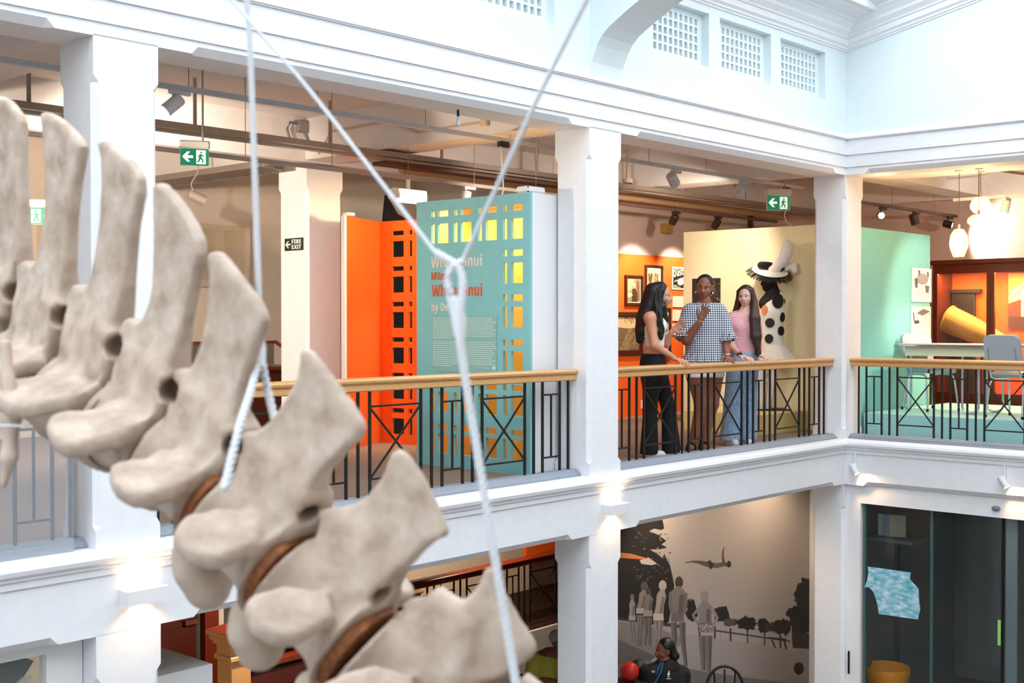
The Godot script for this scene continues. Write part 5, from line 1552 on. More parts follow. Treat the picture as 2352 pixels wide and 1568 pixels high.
	[0.45, 0.423, 0.561, 0.430, 0.637, 0.438, 0.717, 0.456, 0.723, 0.458, 0.646, 0.459, 0.571],
	[0.34, 0.440, 0.566, 0.445, 0.642, 0.450, 0.721, 0.457, 0.723, 0.456, 0.645, 0.455, 0.570],
	[0.45, 0.453, 0.570, 0.458, 0.646, 0.462, 0.731, 0.481, 0.737, 0.486, 0.656, 0.489, 0.581],
	[0.34, 0.470, 0.575, 0.473, 0.652, 0.475, 0.735, 0.481, 0.738, 0.484, 0.655, 0.485, 0.580],
	[0.42, 0.421, 0.502, 0.420, 0.544, 0.491, 0.567, 0.489, 0.523],
	[0.50, 0.420, 0.435, 0.392, 0.461, 0.419, 0.516, 0.428, 0.515, 0.405, 0.465, 0.433, 0.449],
	[0.56, 0.478, 0.461, 0.505, 0.508, 0.482, 0.539, 0.491, 0.547, 0.519, 0.512, 0.493, 0.457],
	[0.75, 0.485, 0.546, 0.483, 0.547, 0.480, 0.546, 0.478, 0.544, 0.480, 0.542, 0.483, 0.543],
	[0.75, 0.437, 0.520, 0.435, 0.522, 0.432, 0.521, 0.430, 0.518, 0.432, 0.517, 0.435, 0.518],
	[0.75, 0.433, 0.546, 0.431, 0.547, 0.428, 0.546, 0.426, 0.543, 0.428, 0.542, 0.431, 0.543],
	[0.75, 0.456, 0.536, 0.455, 0.538, 0.451, 0.537, 0.450, 0.534, 0.451, 0.532, 0.455, 0.533],
	[0.75, 0.432, 0.522, 0.431, 0.524, 0.427, 0.523, 0.426, 0.520, 0.427, 0.518, 0.431, 0.519],
	[0.75, 0.478, 0.556, 0.476, 0.558, 0.473, 0.557, 0.471, 0.554, 0.473, 0.552, 0.476, 0.553],
	[0.75, 0.456, 0.530, 0.454, 0.532, 0.451, 0.530, 0.449, 0.528, 0.451, 0.526, 0.454, 0.527],
	[0.75, 0.487, 0.541, 0.485, 0.543, 0.482, 0.542, 0.480, 0.539, 0.482, 0.537, 0.485, 0.538],
	[0.75, 0.445, 0.522, 0.444, 0.523, 0.440, 0.522, 0.439, 0.520, 0.440, 0.518, 0.444, 0.519],
	[0.75, 0.459, 0.550, 0.457, 0.552, 0.453, 0.551, 0.452, 0.548, 0.453, 0.546, 0.457, 0.547],
	[0.75, 0.460, 0.550, 0.459, 0.552, 0.455, 0.551, 0.453, 0.548, 0.455, 0.546, 0.459, 0.547],
	[0.75, 0.448, 0.541, 0.447, 0.543, 0.443, 0.542, 0.442, 0.539, 0.443, 0.538, 0.447, 0.539],
	[0.75, 0.439, 0.531, 0.438, 0.533, 0.434, 0.532, 0.433, 0.529, 0.434, 0.527, 0.438, 0.528],
	[0.75, 0.447, 0.528, 0.446, 0.530, 0.442, 0.529, 0.441, 0.526, 0.442, 0.524, 0.446, 0.525],
	[0.75, 0.475, 0.533, 0.473, 0.535, 0.470, 0.534, 0.468, 0.531, 0.470, 0.529, 0.473, 0.531],
	[0.75, 0.459, 0.534, 0.458, 0.535, 0.454, 0.534, 0.453, 0.532, 0.454, 0.530, 0.458, 0.531],
	[0.75, 0.483, 0.536, 0.481, 0.538, 0.477, 0.537, 0.476, 0.534, 0.477, 0.532, 0.481, 0.533],
	[0.75, 0.450, 0.543, 0.448, 0.545, 0.445, 0.543, 0.443, 0.541, 0.445, 0.539, 0.448, 0.540],
	[0.75, 0.447, 0.543, 0.445, 0.544, 0.442, 0.543, 0.440, 0.540, 0.442, 0.539, 0.445, 0.540],
	[0.75, 0.488, 0.543, 0.487, 0.544, 0.483, 0.543, 0.481, 0.540, 0.483, 0.539, 0.487, 0.540],
	[0.75, 0.461, 0.522, 0.460, 0.524, 0.456, 0.523, 0.454, 0.520, 0.456, 0.518, 0.460, 0.520],
	[0.75, 0.477, 0.540, 0.476, 0.541, 0.472, 0.540, 0.471, 0.538, 0.472, 0.536, 0.476, 0.537],
	[0.75, 0.466, 0.530, 0.464, 0.532, 0.461, 0.531, 0.459, 0.528, 0.461, 0.526, 0.464, 0.527],
	[0.75, 0.469, 0.541, 0.468, 0.543, 0.464, 0.542, 0.462, 0.539, 0.464, 0.538, 0.468, 0.539],
	[0.75, 0.489, 0.563, 0.487, 0.565, 0.484, 0.564, 0.482, 0.561, 0.484, 0.559, 0.487, 0.561],
	[0.75, 0.463, 0.528, 0.462, 0.530, 0.458, 0.529, 0.456, 0.526, 0.458, 0.524, 0.462, 0.525],
	[0.75, 0.446, 0.536, 0.445, 0.538, 0.441, 0.537, 0.439, 0.534, 0.441, 0.532, 0.445, 0.533],
	[0.75, 0.477, 0.558, 0.476, 0.559, 0.472, 0.558, 0.471, 0.556, 0.472, 0.554, 0.476, 0.555],
	[0.75, 0.482, 0.555, 0.480, 0.557, 0.477, 0.556, 0.475, 0.553, 0.477, 0.551, 0.480, 0.552],
	[0.75, 0.456, 0.540, 0.455, 0.542, 0.451, 0.541, 0.450, 0.538, 0.451, 0.536, 0.455, 0.537],
	[0.14, 0.970, 0.896, 0.967, 0.909, 0.959, 0.917, 0.947, 0.918, 0.934, 0.914, 0.922, 0.903, 0.914, 0.890, 0.911, 0.875, 0.914, 0.863, 0.922, 0.855, 0.934, 0.853, 0.947, 0.858, 0.959, 0.868, 0.967, 0.882],
	[0.60, 0.858, 0.944, 0.885, 0.913, 0.927, 0.919, 0.983, 0.949, 1.005, 0.999],
]


# framed print on a wall: at = centre on the wall face, local +z towards the viewer
func framed(label: String, at: Vector3, turn: float, w: float, hh: float, fw: float, frame_m: Material, im: Image, mount := 0.0, group := "pictures on the orange wall") -> void:
	var t := thing("framed_picture" if fw > 0.0 else "wall_print", label, "picture", at, turn, group)
	if fw > 0.0:
		var fr := M.new()
		fr.plate(Rect2(-w / 2, -hh / 2, w, hh), [Rect2(-w / 2 + fw, -hh / 2 + fw, w - 2 * fw, hh - 2 * fw)], 0.002, 0.035)
		fr.plate(Rect2(-w / 2 + fw, -hh / 2 + fw, w - 2 * fw, hh - 2 * fw), [Rect2(-w / 2 + fw * 1.25, -hh / 2 + fw * 1.25, w - 2.5 * fw, hh - 2.5 * fw)], 0.002, 0.026)
		part(t, "frame", fr, frame_m)
	else:
		part(t, "board", bx(Vector3(-w / 2, -hh / 2, 0.002), Vector3(w / 2, hh / 2, 0.014)), frame_m)
	var z := 0.01 if fw > 0.0 else 0.0155
	var a := w / 2 - fw
	var b := hh / 2 - fw
	if mount > 0.0:
		var mm := M.new()
		mm.quad(Vector3(-a, b, z), Vector3(a, b, z), Vector3(a, -b, z), Vector3(-a, -b, z))
		part(t, "mount", mm, mat(Color(0.93, 0.88, 0.78), 0.9))
		a -= mount
		b -= mount
		z += 0.002
	var q := M.new()
	q.quad(Vector3(-a, b, z), Vector3(a, b, z), Vector3(a, -b, z), Vector3(-a, -b, z))
	part(t, "print", q, img_mat(im))

func sepia(k: float) -> Color:
	return Color(0.16 + 0.80 * k, 0.09 + 0.74 * k, 0.04 + 0.58 * k)

func speckle(im: Image, n: int, r: Rect2, lo: float, hi: float, s: float, tone: Callable) -> void:
	for i in n:
		var p := r.position + Vector2(rng.randf(), rng.randf()) * r.size
		var w := rng.randf_range(0.3, 1.0) * s
		dot(im, p, w, w, tone.call(rng.randf_range(lo, hi)))

func chair(label: String, at: Vector3, turn: float) -> void:
	# chrome kitchen chair, seat towards local +z
	var t := thing("kitchen_chair", label, "chair", at, turn, "chrome kitchen chairs")
	var chrome := mat(Color(0.82, 0.85, 0.88), 0.12, 1.0)
	var vinyl := grain(Color(0.60, 0.64, 0.68), Color(0.68, 0.72, 0.76), 0.05, Vector3.ONE * 4, 0.5, 0.0, 41)
	part(t, "seat", bx(Vector3(-0.2, 0.42, -0.18), Vector3(0.2, 0.475, 0.22), 0.025), vinyl)
	var pl := []
	for c in [[0.13, 0.13, 0], [-0.13, 0.13, 90], [-0.13, -0.1, 180], [0.13, -0.1, 270]]:
		for k in 5:
			var a := deg_to_rad(c[2] + k * 22.5)
			pl.append(Vector2(c[0] + 0.07 * cos(a), c[1] + 0.07 * sin(a)))
	part(t, "backrest", M.new().slab(pl, -0.022, 0.022, Transform3D(Basis(Vector3.RIGHT, -0.18), Vector3(0, 0.66, -0.235))), vinyl)
	for s in [-1.0, 1.0]:
		part(t, "back_tube", M.new().tube([Vector3(0.15 * s, 0.72, -0.265), Vector3(0.16 * s, 0.52, -0.225), Vector3(0.17 * s, 0.42, -0.18), Vector3(0.175 * s, 0.405, -0.1), Vector3(0.175 * s, 0.405, 0.12)], 0.011, 8), chrome)
		for e in [-1.0, 1.0]:
			var lg := part(t, "leg", M.new().tube([Vector3(0.175 * s, 0.405, 0.08 * e), Vector3(0.18 * s, 0.39, 0.15 * e), Vector3(0.19 * s, 0.34, 0.175 * e), Vector3(0.21 * s, 0.015, 0.22 * e)], 0.011, 8), chrome)
			part(lg, "rubber_foot", cylm(0.014, 0.03, 10), mat(Color(0.03, 0.03, 0.03), 0.8), Vector3(0.21 * s, 0.015, 0.22 * e))

func gallery_right() -> void:
	var lampd := mat(Color(0.20, 0.13, 0.12), 0.5)
	var lampg := mat(Color(0.72, 0.74, 0.76), 0.45)
	# partition wall with the orange dado
	struct("wall_back", bx(Vector3(-0.45, FLO, -3.76), Vector3(3.9, 2.72, -3.58)), taupe, "taupe gallery wall above the orange panel")
	struct("wall_panel", bx(Vector3(-0.45, FLO, -3.58), Vector3(3.9, 2.015, -3.56)), orange, "orange painted lower part of the gallery wall")
	var brown := grain(Color(0.20, 0.09, 0.05), Color(0.33, 0.16, 0.09), 0.04, Vector3(10, 10, 10), 0.4, 0.0, 42)
	var zf := -3.56
	var im := Image.create(120, 150, false, Image.FORMAT_RGB8)
	im.fill(sepia(0.55))
	ink(im, [Vector2(0, 0), Vector2(0.6, 0), Vector2(0.3, 0.5), Vector2(0, 0.6)], sepia(0.75))
	ink(im, [Vector2(0.4, 0.45), Vector2(0.62, 0.4), Vector2(0.75, 0.55), Vector2(0.8, 1), Vector2(0.35, 1)], sepia(0.12))
	dot(im, Vector2(0.55, 0.28), 0.11, 0.11, sepia(0.85))
	dot(im, Vector2(0.55, 0.34), 0.08, 0.08, sepia(0.7))
	ink(im, [Vector2(0.0, 0.62), Vector2(0.3, 0.6), Vector2(0.45, 0.72), Vector2(0.2, 0.8), Vector2(0, 0.78)], sepia(0.9))
	ink(im, [Vector2(0.7, 0.1), Vector2(0.95, 0.05), Vector2(0.95, 0.95), Vector2(0.8, 0.95)], sepia(0.35))
	framed("brown framed sepia portrait on the orange wall", Vector3(1.04, 1.54, zf), 0, 0.38, 0.395, 0.028, brown, im, 0.02)
	im = Image.create(150, 260, false, Image.FORMAT_RGB8)
	im.fill(sepia(0.95))
	for r in [Rect2(0.08, 0.08, 0.36, 0.34), Rect2(0.52, 0.08, 0.42, 0.34), Rect2(0.08, 0.47, 0.86, 0.45)]:
		im.fill_rect(Rect2i(int(r.position.x * 150), int(r.position.y * 260), int(r.size.x * 150), int(r.size.y * 260)), sepia(0.65))
		speckle(im, 40, Rect2(r.position + r.size * 0.1, r.size * Vector2(0.8, 0.8)), 0.05, 0.5, 0.05, sepia)
	framed("tall framed set of sepia photographs on the orange wall", Vector3(1.485, 1.50, zf), 0, 0.39, 0.77, 0.022, brown, im, 0.03)
	im = Image.create(240, 240, false, Image.FORMAT_RGB8)
	im.fill(sepia(0.8))
	ink(im, [Vector2(0, 0.32), Vector2(0.6, 0.36), Vector2(1, 0.3), Vector2(1, 1), Vector2(0, 1)], sepia(0.35))
	ink(im, [Vector2(0.55, 0.38), Vector2(0.66, 0.38), Vector2(0.6, 1), Vector2(0.1, 1)], sepia(0.5))
	speckle(im, 260, Rect2(0.5, 0.42, 0.48, 0.52), 0.1, 0.7, 0.025, sepia)
	speckle(im, 120, Rect2(0.0, 0.42, 0.4, 0.5), 0.1, 0.5, 0.02, sepia)
	speckle(im, 40, Rect2(0.35, 0.0, 0.4, 0.2), 0.0, 0.3, 0.02, sepia)
	framed("large dark framed street photograph low on the orange wall", Vector3(0.92, 0.975, zf), 0, 0.62, 0.56, 0.05, brown, im)
	im = Image.create(120, 220, false, Image.FORMAT_RGB8)
	im.fill(sepia(0.6))
	speckle(im, 90, Rect2(0.1, 0.3, 0.8, 0.6), 0.1, 0.7, 0.06, sepia)
	framed("narrow brown framed picture behind the girl in the white top", Vector3(1.66, 0.99, zf), 0, 0.42, 0.66, 0.03, brown, im, 0.02)
	# poster with script lettering
	var po := thing("poster", "black and cream poster with script lettering on the orange wall", "poster", Vector3(2.14, 1.725, zf), 0, "pictures on the orange wall")
	part(po, "board", bx(Vector3(-0.22, -0.155, 0.002), Vector3(0.22, 0.155, 0.012)), mat(Color(0.93, 0.86, 0.72), 0.8))
	part(po, "black_field", bx(Vector3(-0.195, -0.132, 0.012), Vector3(0.195, 0.132, 0.014)), mat(Color(0.09, 0.03, 0.04), 0.8))
	var cr := mat(Color(0.95, 0.86, 0.7), 0.8)
	letters(po, "Duston", cr, Vector3(-0.185, 0.01, 0.015), Vector3(0, 0, 0.18), 0.36, 0.1)
	letters(po, "AT THE STUDIO", cr, Vector3(-0.18, 0.112, 0.015), Vector3.ZERO, 0.11, 0.012)
	letters(po, "PORTRAITS", cr, Vector3(-0.185, -0.108, 0.015), Vector3.ZERO, 0.08, 0.013)
	letters(po, "PHOTOGRAPHERS", cr, Vector3(-0.19, -0.127, 0.015), Vector3.ZERO, 0.16, 0.012)
	part(po, "oval", M.new().lathe([Vector2(0, 0.003), Vector2(0.075, 0.003), Vector2(0.075, 0.0)], 24, Transform3D(Basis(Vector3(1, 0.25, 0), Vector3(0, 0, 1), Vector3(0.2, -0.62, 0)), Vector3(-0.02, -0.045, 0.014)), false), cr)
	part(po, "swash", bar(Vector3(-0.17, -0.045, 0.015), Vector3(0.1, 0.025, 0.015), 0.002, 0.012), cr)
	for k in 3:
		im = Image.create(80, 50, false, Image.FORMAT_RGB8)
		im.fill(Color(0.93, 0.86, 0.80))
		for r in 5:
			im.fill_rect(Rect2i(22, 8 + r * 8, rng.randi_range(36, 54), 2), Color(0.82, 0.7, 0.64))
		im.fill_rect(Rect2i(2, 2, 14, 46), Color(0.93, 0.78, 0.66))
		framed(["upper caption card on the orange wall under the poster", "middle caption card on the orange wall under the poster", "lowest caption card on the orange wall behind the raised hand"][k], Vector3(2.12, 1.405 - 0.19 * k, zf), 0, 0.36, 0.15, 0.0, mat(Color(0.93, 0.86, 0.8), 0.8), im, 0.0, "caption cards")
	one("wall_box", "small ochre box high on the taupe wall", "box", boxm(Vector3(0.18, 0.13, 0.09), 0.004), mat(Color(0.66, 0.52, 0.26), 0.7), Vector3(1.77, 2.39, -3.535))
	one("wall_socket", "white socket low on the orange wall", "socket", boxm(Vector3(0.07, 0.11, 0.02), 0.004), lampw, Vector3(1.25, 0.03, -3.55))
	# cream partition and its plinth
	struct("wall_cream", bx(Vector3(0.76, FLO, -2.57), Vector3(0.84, 2.24, -0.4)), cream, "pale cream partition behind the mannequin")
	one("display_plinth", "low cream plinth under the mannequin", "plinth", bx(Vector3(-0.225, FLO, -1.89), Vector3(0.755, 0.108, -0.85), 0.004), mat(Color(0.85, 0.76, 0.5), 0.8))
	im = Image.create(100, 130, false, Image.FORMAT_RGB8)
	var leafy := func(k: float) -> Color: return Color(0.1 + 0.5 * k, 0.07 + 0.45 * k, 0.04 + 0.36 * k)
	im.fill(leafy.call(0.1))
	speckle(im, 130, Rect2(0.3, 0.1, 0.7, 0.85), 0.1, 0.9, 0.035, leafy)
	framed("dark unframed photograph of leaves on the cream partition", Vector3(0.76, 1.44, -2.23), -PI / 2, 0.4, 0.44, 0.0, mat(Color(0.1, 0.07, 0.05), 0.8), im, 0.0, "print on the partition")
	# tracks and lamps of the right bay
	for k in 2:
		track_lamp(["grey flood spotlight on the front track near the column", "grey flood spotlight on the front track by the corner"][k], Vector3(-3.3 + 2.9 * k, 2.66, -1.0), Vector3(-1.6 + 2.5 * k, 1.0, -3.6), lampg, 3.5, 55, 0.05, 0.12)
	rail_track("brown light track hung before the orange wall", Vector3(-2.0, 2.54, -2.8), Vector3(3.4, 2.54, -2.8), mat(Color(0.42, 0.31, 0.28), 0.5), [0.05, 0.3, 0.55, 0.8])
	track_lamp("brown square spotlight above the framed portrait", Vector3(0.93, 2.52, -2.8), Vector3(1.15, 1.45, -3.56), lampd, 4.5, 36, 0.05, 0.12)
	track_lamp("brown square spotlight above the poster", Vector3(1.9, 2.52, -2.8), Vector3(2.05, 1.5, -3.56), lampd, 4.0, 34, 0.05, 0.12)
	track_lamp("brown square spotlight hidden behind the column", Vector3(-0.9, 2.52, -2.8), Vector3(0.76, 1.2, -1.3), lampd, 1.2, 34, 0.05, 0.12, Color(1.0, 0.93, 0.84))
	track_lamp("grey spotlight on the front track turned away", Vector3(-1.68, 2.66, -1.0), Vector3(0.5, 0.9, -1.4), lampg, 0.8, 40, 0.055, 0.13)
	var dm := thing("dome_camera", "black dome security camera under the gallery ceiling", "camera", Vector3(-0.33, 2.79, -2.62))
	part(dm, "collar", cylm(0.06, 0.05, 18), mat(Color(0.8, 0.72, 0.62), 0.6), Vector3(0, 0.0, 0))
	part(dm, "dome", ball(0.05), mat(Color(0.02, 0.02, 0.02), 0.1), Vector3(0, -0.03, 0))
	part(dm, "drop_rod", cylm(0.02, 0.34, 10), mat(Color(0.8, 0.72, 0.62), 0.6), Vector3(0, 0.19, 0))
	exit_sign("lit green exit sign above the cream partition", Vector3(0.34, 2.475, -1.0), deg_to_rad(-38), 0.27)
	var pa := thing("power_adapter", "black adapter with white cable beside the lit exit sign", "adapter", Vector3(0.53, 2.64, -1.0))
	part(pa, "plug_body", boxm(Vector3(0.1, 0.05, 0.04), 0.004), mat(Color(0.03, 0.03, 0.03), 0.6))
	part(pa, "cable", M.new().tube([Vector3(-0.02, -0.02, 0), Vector3(-0.05, -0.2, 0.03), Vector3(-0.1, -0.3, 0.03), Vector3(0.02, -0.36, -0.02), Vector3(0.26, -0.41, -0.05)], 0.006, 6), mat(Color(0.9, 0.8, 0.72), 0.6))
	one("ceiling_pipe", "fat painted pipe under the ceiling of the right bay", "pipe", M.new().tube([Vector3(-3.6, 2.66, -3.0), Vector3(4.0, 2.66, -3.0)], 0.045, 12), mat(Color(0.72, 0.6, 0.45), 0.6))
	# ---------------- short balcony side
	var aqua := grain(Color(0.62, 0.84, 0.84), Color(0.64, 0.86, 0.86), 0.02, Vector3.ONE, 0.75, 0.0, 43)
	var teal2 := grain(Color(0.47, 0.76, 0.74), Color(0.49, 0.78, 0.76), 0.02, Vector3.ONE, 0.8, 0.0, 44)
	one("platform", "pale aqua display platform behind the short railing", "platform", bx(Vector3(0.5, FLO, -0.03), Vector3(2.75, 0.135, 3.3), 0.004), aqua)
	struct("wall_teal", bx(Vector3(0.4, FLO, -0.11), Vector3(2.25, 2.16, -0.05)), teal2, "teal partition behind the table and chairs")
	var gw := func(k: float) -> Color: return Color(0.1 + 0.85 * k, 0.1 + 0.83 * k, 0.1 + 0.81 * k)
	im = Image.create(140, 110, false, Image.FORMAT_RGB8)
	im.fill(gw.call(0.97))
	dot(im, Vector2(0.52, 0.32), 0.3, 0.16, gw.call(0.5))
	dot(im, Vector2(0.52, 0.30), 0.29, 0.15, gw.call(0.62))
	for s in [[0.3, 0.06, 0.42, 0.22], [0.75, 0.1, 0.86, 0.26], [0.12, 0.3, 0.3, 0.58], [0.66, 0.5, 0.88, 0.72]]:
		ink(im, [Vector2(s[0], s[1]), Vector2(s[2], s[1] + 0.02), Vector2(s[2] - 0.02, s[3]), Vector2(s[0] + 0.04, s[3])], gw.call(0.32))
	for l in [[0.24, 0.58, 0.2, 0.82], [0.3, 0.58, 0.36, 0.84], [0.47, 0.48, 0.44, 0.78], [0.55, 0.48, 0.56, 0.8], [0.68, 0.72, 0.66, 0.95], [0.84, 0.72, 0.86, 0.95], [0.78, 0.72, 0.78, 0.97]]:
		stroke(im, Vector2(l[0], l[1]), Vector2(l[2], l[3]), 0.006, 0.006, gw.call(0.3))
	framed("upper unframed print of a round table and chairs on the teal partition", Vector3(1.99, 1.56, -0.05), 0, 0.54, 0.4, 0.0, lampw, im, 0.0, "prints on the teal partition")
	im = Image.create(140, 110, false, Image.FORMAT_RGB8)
	im.fill(gw.call(0.88))
	ink(im, [Vector2(0.26, 0.22), Vector2(0.6, 0.08), Vector2(0.96, 0.16), Vector2(0.56, 0.3)], gw.call(0.35))
	for l in [[0.28, 0.24, 0.3, 0.5], [0.54, 0.3, 0.52, 0.86], [0.93, 0.18, 0.92, 0.62], [0.7, 0.22, 0.7, 0.46]]:
		stroke(im, Vector2(l[0], l[1]), Vector2(l[2], l[3]), 0.007, 0.007, gw.call(0.35))
	ink(im, [Vector2(0.07, 0.2), Vector2(0.12, 0.2), Vector2(0.17, 0.46), Vector2(0.12, 0.46)], gw.call(0.12))
	ink(im, [Vector2(0.12, 0.46), Vector2(0.38, 0.44), Vector2(0.4, 0.54), Vector2(0.16, 0.56)], gw.call(0.12))
	for l in [[0.18, 0.56, 0.12, 0.92], [0.36, 0.54, 0.42, 0.88]]:
		stroke(im, Vector2(l[0], l[1]), Vector2(l[2], l[3]), 0.007, 0.007, gw.call(0.25))
	framed("lower unframed print of a table and one chair on the teal partition", Vector3(1.98, 1.125, -0.05), 0, 0.54, 0.37, 0.0, lampw, im, 0.0, "prints on the teal partition")
	# kitchen table
	var chrome := mat(Color(0.82, 0.85, 0.88), 0.12, 1.0)
	var tb := thing("kitchen_table", "grey laminate kitchen table with chrome legs on the platform", "table", Vector3(1.25, 0.135, 0.75))
	var lam := grain(Color(0.60, 0.62, 0.64), Color(0.68, 0.70, 0.72), 0.06, Vector3.ONE * 5, 0.4, 0.0, 45)
	part(tb, "tabletop", bx(Vector3(-0.34, 0.715, -0.62), Vector3(0.34, 0.752, 0.62), 0.006), lam)
	part(tb, "chrome_edge", M.new().plate(Rect2(-0.345, -0.625, 0.69, 1.25), [Rect2(-0.34, -0.62, 0.68, 1.24)], -0.742, -0.724, Transform3D(Basis(Vector3(1, 0, 0), Vector3(0, 0, 1), Vector3(0, -1, 0)), Vector3.ZERO)), chrome)
	part(tb, "apron", bx(Vector3(-0.29, 0.62, -0.52), Vector3(0.29, 0.715, 0.55)), mat(Color(0.86, 0.85, 0.72), 0.6))
	for e in [[-0.26, -0.46, 0.14, -0.12], [-0.27, 0.12, 0.02, 0.17], [0.2, 0.2, 0.02, 0.17]]:
		var a := Vector3(e[0], 0.7, e[1])
		var b := a + Vector3(e[2], 0, e[3])
		part(tb, "leg", M.new().tube([a, Vector3(a.x, 0.07, a.z), a.lerp(b, 0.12) * Vector3(1, 0, 1) + Vector3(0, 0.03, 0), a.lerp(b, 0.35) * Vector3(1, 0, 1) + Vector3(0, 0.013, 0), a.lerp(b, 0.65) * Vector3(1, 0, 1) + Vector3(0, 0.013, 0), a.lerp(b, 0.88) * Vector3(1, 0, 1) + Vector3(0, 0.03, 0), Vector3(b.x, 0.07, b.z), b], 0.013, 10), chrome)
	chair("chrome chair with pale back beside the teal partition, under the table edge", Vector3(1.38, 0.135, 0.34), deg_to_rad(-28))
	chair("chrome chair seen from behind, nearest the railing at the picture edge", Vector3(0.92, 0.135, 1.46), deg_to_rad(78))
	struct("wall_back_right", bx(Vector3(4.1, FLO, -3.6), Vector3(4.25, 2.76, 6.9)), taupe, "taupe wall behind the museum cabinet")
	# museum cabinet
	var cb := thing("museum_cabinet", "tall red-brown wooden cabinet with glass doors and orange back", "cabinet", Vector3(3.15, FLO, -0.4))
	var cw := grain(Color(0.27, 0.09, 0.04), Color(0.42, 0.17, 0.08), 0.03, Vector3(8, 1.2, 8), 0.35, 0.0, 46)
	part(cb, "back_panel", bx(Vector3(0.5, 0, 0), Vector3(0.54, 1.95, 2.9)), orange)
	part(cb, "base", bx(Vector3(-0.02, 0, 0), Vector3(0.54, 0.3, 2.9)), cw)
	part(cb, "floor_board", bx(Vector3(0, 0.3, 0), Vector3(0.5, 0.33, 2.9)), orange)
	part(cb, "cornice", bx(Vector3(-0.04, 1.96, -0.03), Vector3(0.56, 2.02, 2.93), 0.012), cw)
	part(cb, "head_rail", bx(Vector3(-0.01, 1.9, 0), Vector3(0.54, 1.97, 2.9)), cw)
	for z in [0.0, 2.86]:
		part(cb, "side_panel", bx(Vector3(0.0, 0.3, z), Vector3(0.54, 1.9, z + 0.04)), cw)
	for k in 4:
		var z0 := 0.02 + k * 0.72
		var dr := part(cb, "glass_door", M.new().plate(Rect2(z0, 0.3, 0.715, 1.6), [Rect2(z0 + 0.045, 0.36, 0.625, 1.49)], -0.015, 0.03, Transform3D(Basis(Vector3(0, 0, 1), Vector3(0, 1, 0), Vector3(-1, 0, 0)), Vector3.ZERO)), cw)
		var g := M.new()
		g.quad(Vector3(0, 1.85, z0 + 0.045), Vector3(0, 1.85, z0 + 0.67), Vector3(0, 0.36, z0 + 0.67), Vector3(0, 0.36, z0 + 0.045))
		part(dr, "pane", g, pane_mat(Color.WHITE, 0.04))
	part(cb, "led_strip", bx(Vector3(0.06, 1.87, 0.1), Vector3(0.1, 1.89, 2.8)), glow(Color(1.0, 0.85, 0.6), 2.0))
	var al := AreaLight3D.new()
	al.name = "led_light"
	cb.add_child(al)
	al.position = Vector3(0.08, 1.86, 1.4)
	al.rotation = Vector3(-PI / 2, 0, 0)
	al.area_size = Vector2(0.04, 2.6)
	al.light_energy = 9.0
	al.light_color = Color(1.0, 0.83, 0.58)
	al.shadow_enabled = true
	# basket: woven rings along a leaning axis
	var bk := thing("woven_basket", "large woven cane basket lying on its side in the cabinet", "basket", Vector3(3.38, 1.02, 0.03))
	var cane := grain(Color(0.60, 0.42, 0.16), Color(0.84, 0.66, 0.32), 0.06, Vector3(6, 6, 6), 0.7, 0.0, 47)
	var axd := Vector3(0.0, -0.40, 0.91).normalized()
	var bb := Basis(axd.cross(Vector3.RIGHT).normalized(), axd, Vector3.RIGHT)
	var pr := []
	for i in 37:
		var u := i / 36.0
		var rr := lerpf(0.17, 0.10, u) * (1.0 + 0.12 * sin(u * PI))
		pr.append(Vector2(rr + (0.006 if i % 2 == 0 else -0.004), -0.36 + 0.78 * u))
	part(bk, "weave", M.new().lathe(pr, 28, Transform3D(bb, Vector3.ZERO)), cane)
	var hoop := []
	for i in 25:
		hoop.append(bb * Vector3(0.172 * cos(TAU * i / 24), -0.36, 0.172 * sin(TAU * i / 24)))
	part(bk, "rim", M.new().tube(hoop, 0.014, 8), cane)
	part(bk, "handle", M.new().tube([bb * Vector3(-0.17, -0.12, 0), bb * Vector3(-0.25, 0.0, 0), bb * Vector3(-0.26, 0.16, 0), bb * Vector3(-0.15, 0.34, 0)], 0.009, 8), mat(Color(0.25, 0.14, 0.06), 0.7))
	part(bk, "stand", M.new().box(Vector3(-0.02, -0.44, 0.1), Vector3(0.05, 0.72, 0.05)), mat(Color(0.2, 0.07, 0.04), 0.6))
	var tp := thing("dark_pillar", "dark carved block with a flat top inside the cabinet", "carving", Vector3(3.57, 0.213, -0.2))
	part(tp, "block", bx(Vector3(-0.0, 0, -0.14), Vector3(0.07, 1.28, 0.16), 0.01), mat(Color(0.12, 0.07, 0.05), 0.6))
	part(tp, "top_slab", bx(Vector3(-0.02, 1.28, -0.15), Vector3(0.07, 1.33, 0.24), 0.008), mat(Color(0.14, 0.09, 0.06), 0.6))
	im = Image.create(120, 300, false, Image.FORMAT_RGB8)
	im.fill(Color(0.9, 0.68, 0.35))
	ink(im, [Vector2(0, 0.5), Vector2(0.6, 0.1), Vector2(1, 0.05), Vector2(1, 0.25), Vector2(0.3, 0.55)], Color(0.95, 0.85, 0.65))
	ink(im, [Vector2(0.0, 0.55), Vector2(1, 0.3), Vector2(1, 0.9), Vector2(0, 0.9)], Color(0.45, 0.22, 0.1))
	for l in [[0.0, 0.35, 0.9, 0.02], [0.0, 0.45, 0.5, 0.12], [0.35, 0.3, 0.35, 0.8], [0.6, 0.4, 0.6, 0.8]]:
		stroke(im, Vector2(l[0], l[1]), Vector2(l[2], l[3]), 0.012, 0.012, Color(0.98, 0.9, 0.75))
	im.fill_rect(Rect2i(45, 130, 22, 90), Color(0.97, 0.8, 0.5))
	im.fill_rect(Rect2i(0, 235, 120, 65), Color(0.35, 0.16, 0.08))
	framed("tall amber print of a glazed hall inside the cabinet", Vector3(3.64, 1.39, 0.62), -PI / 2, 0.5, 0.7, 0.0, mat(Color(0.8, 0.6, 0.35), 0.8), im, 0.0, "print in the cabinet")
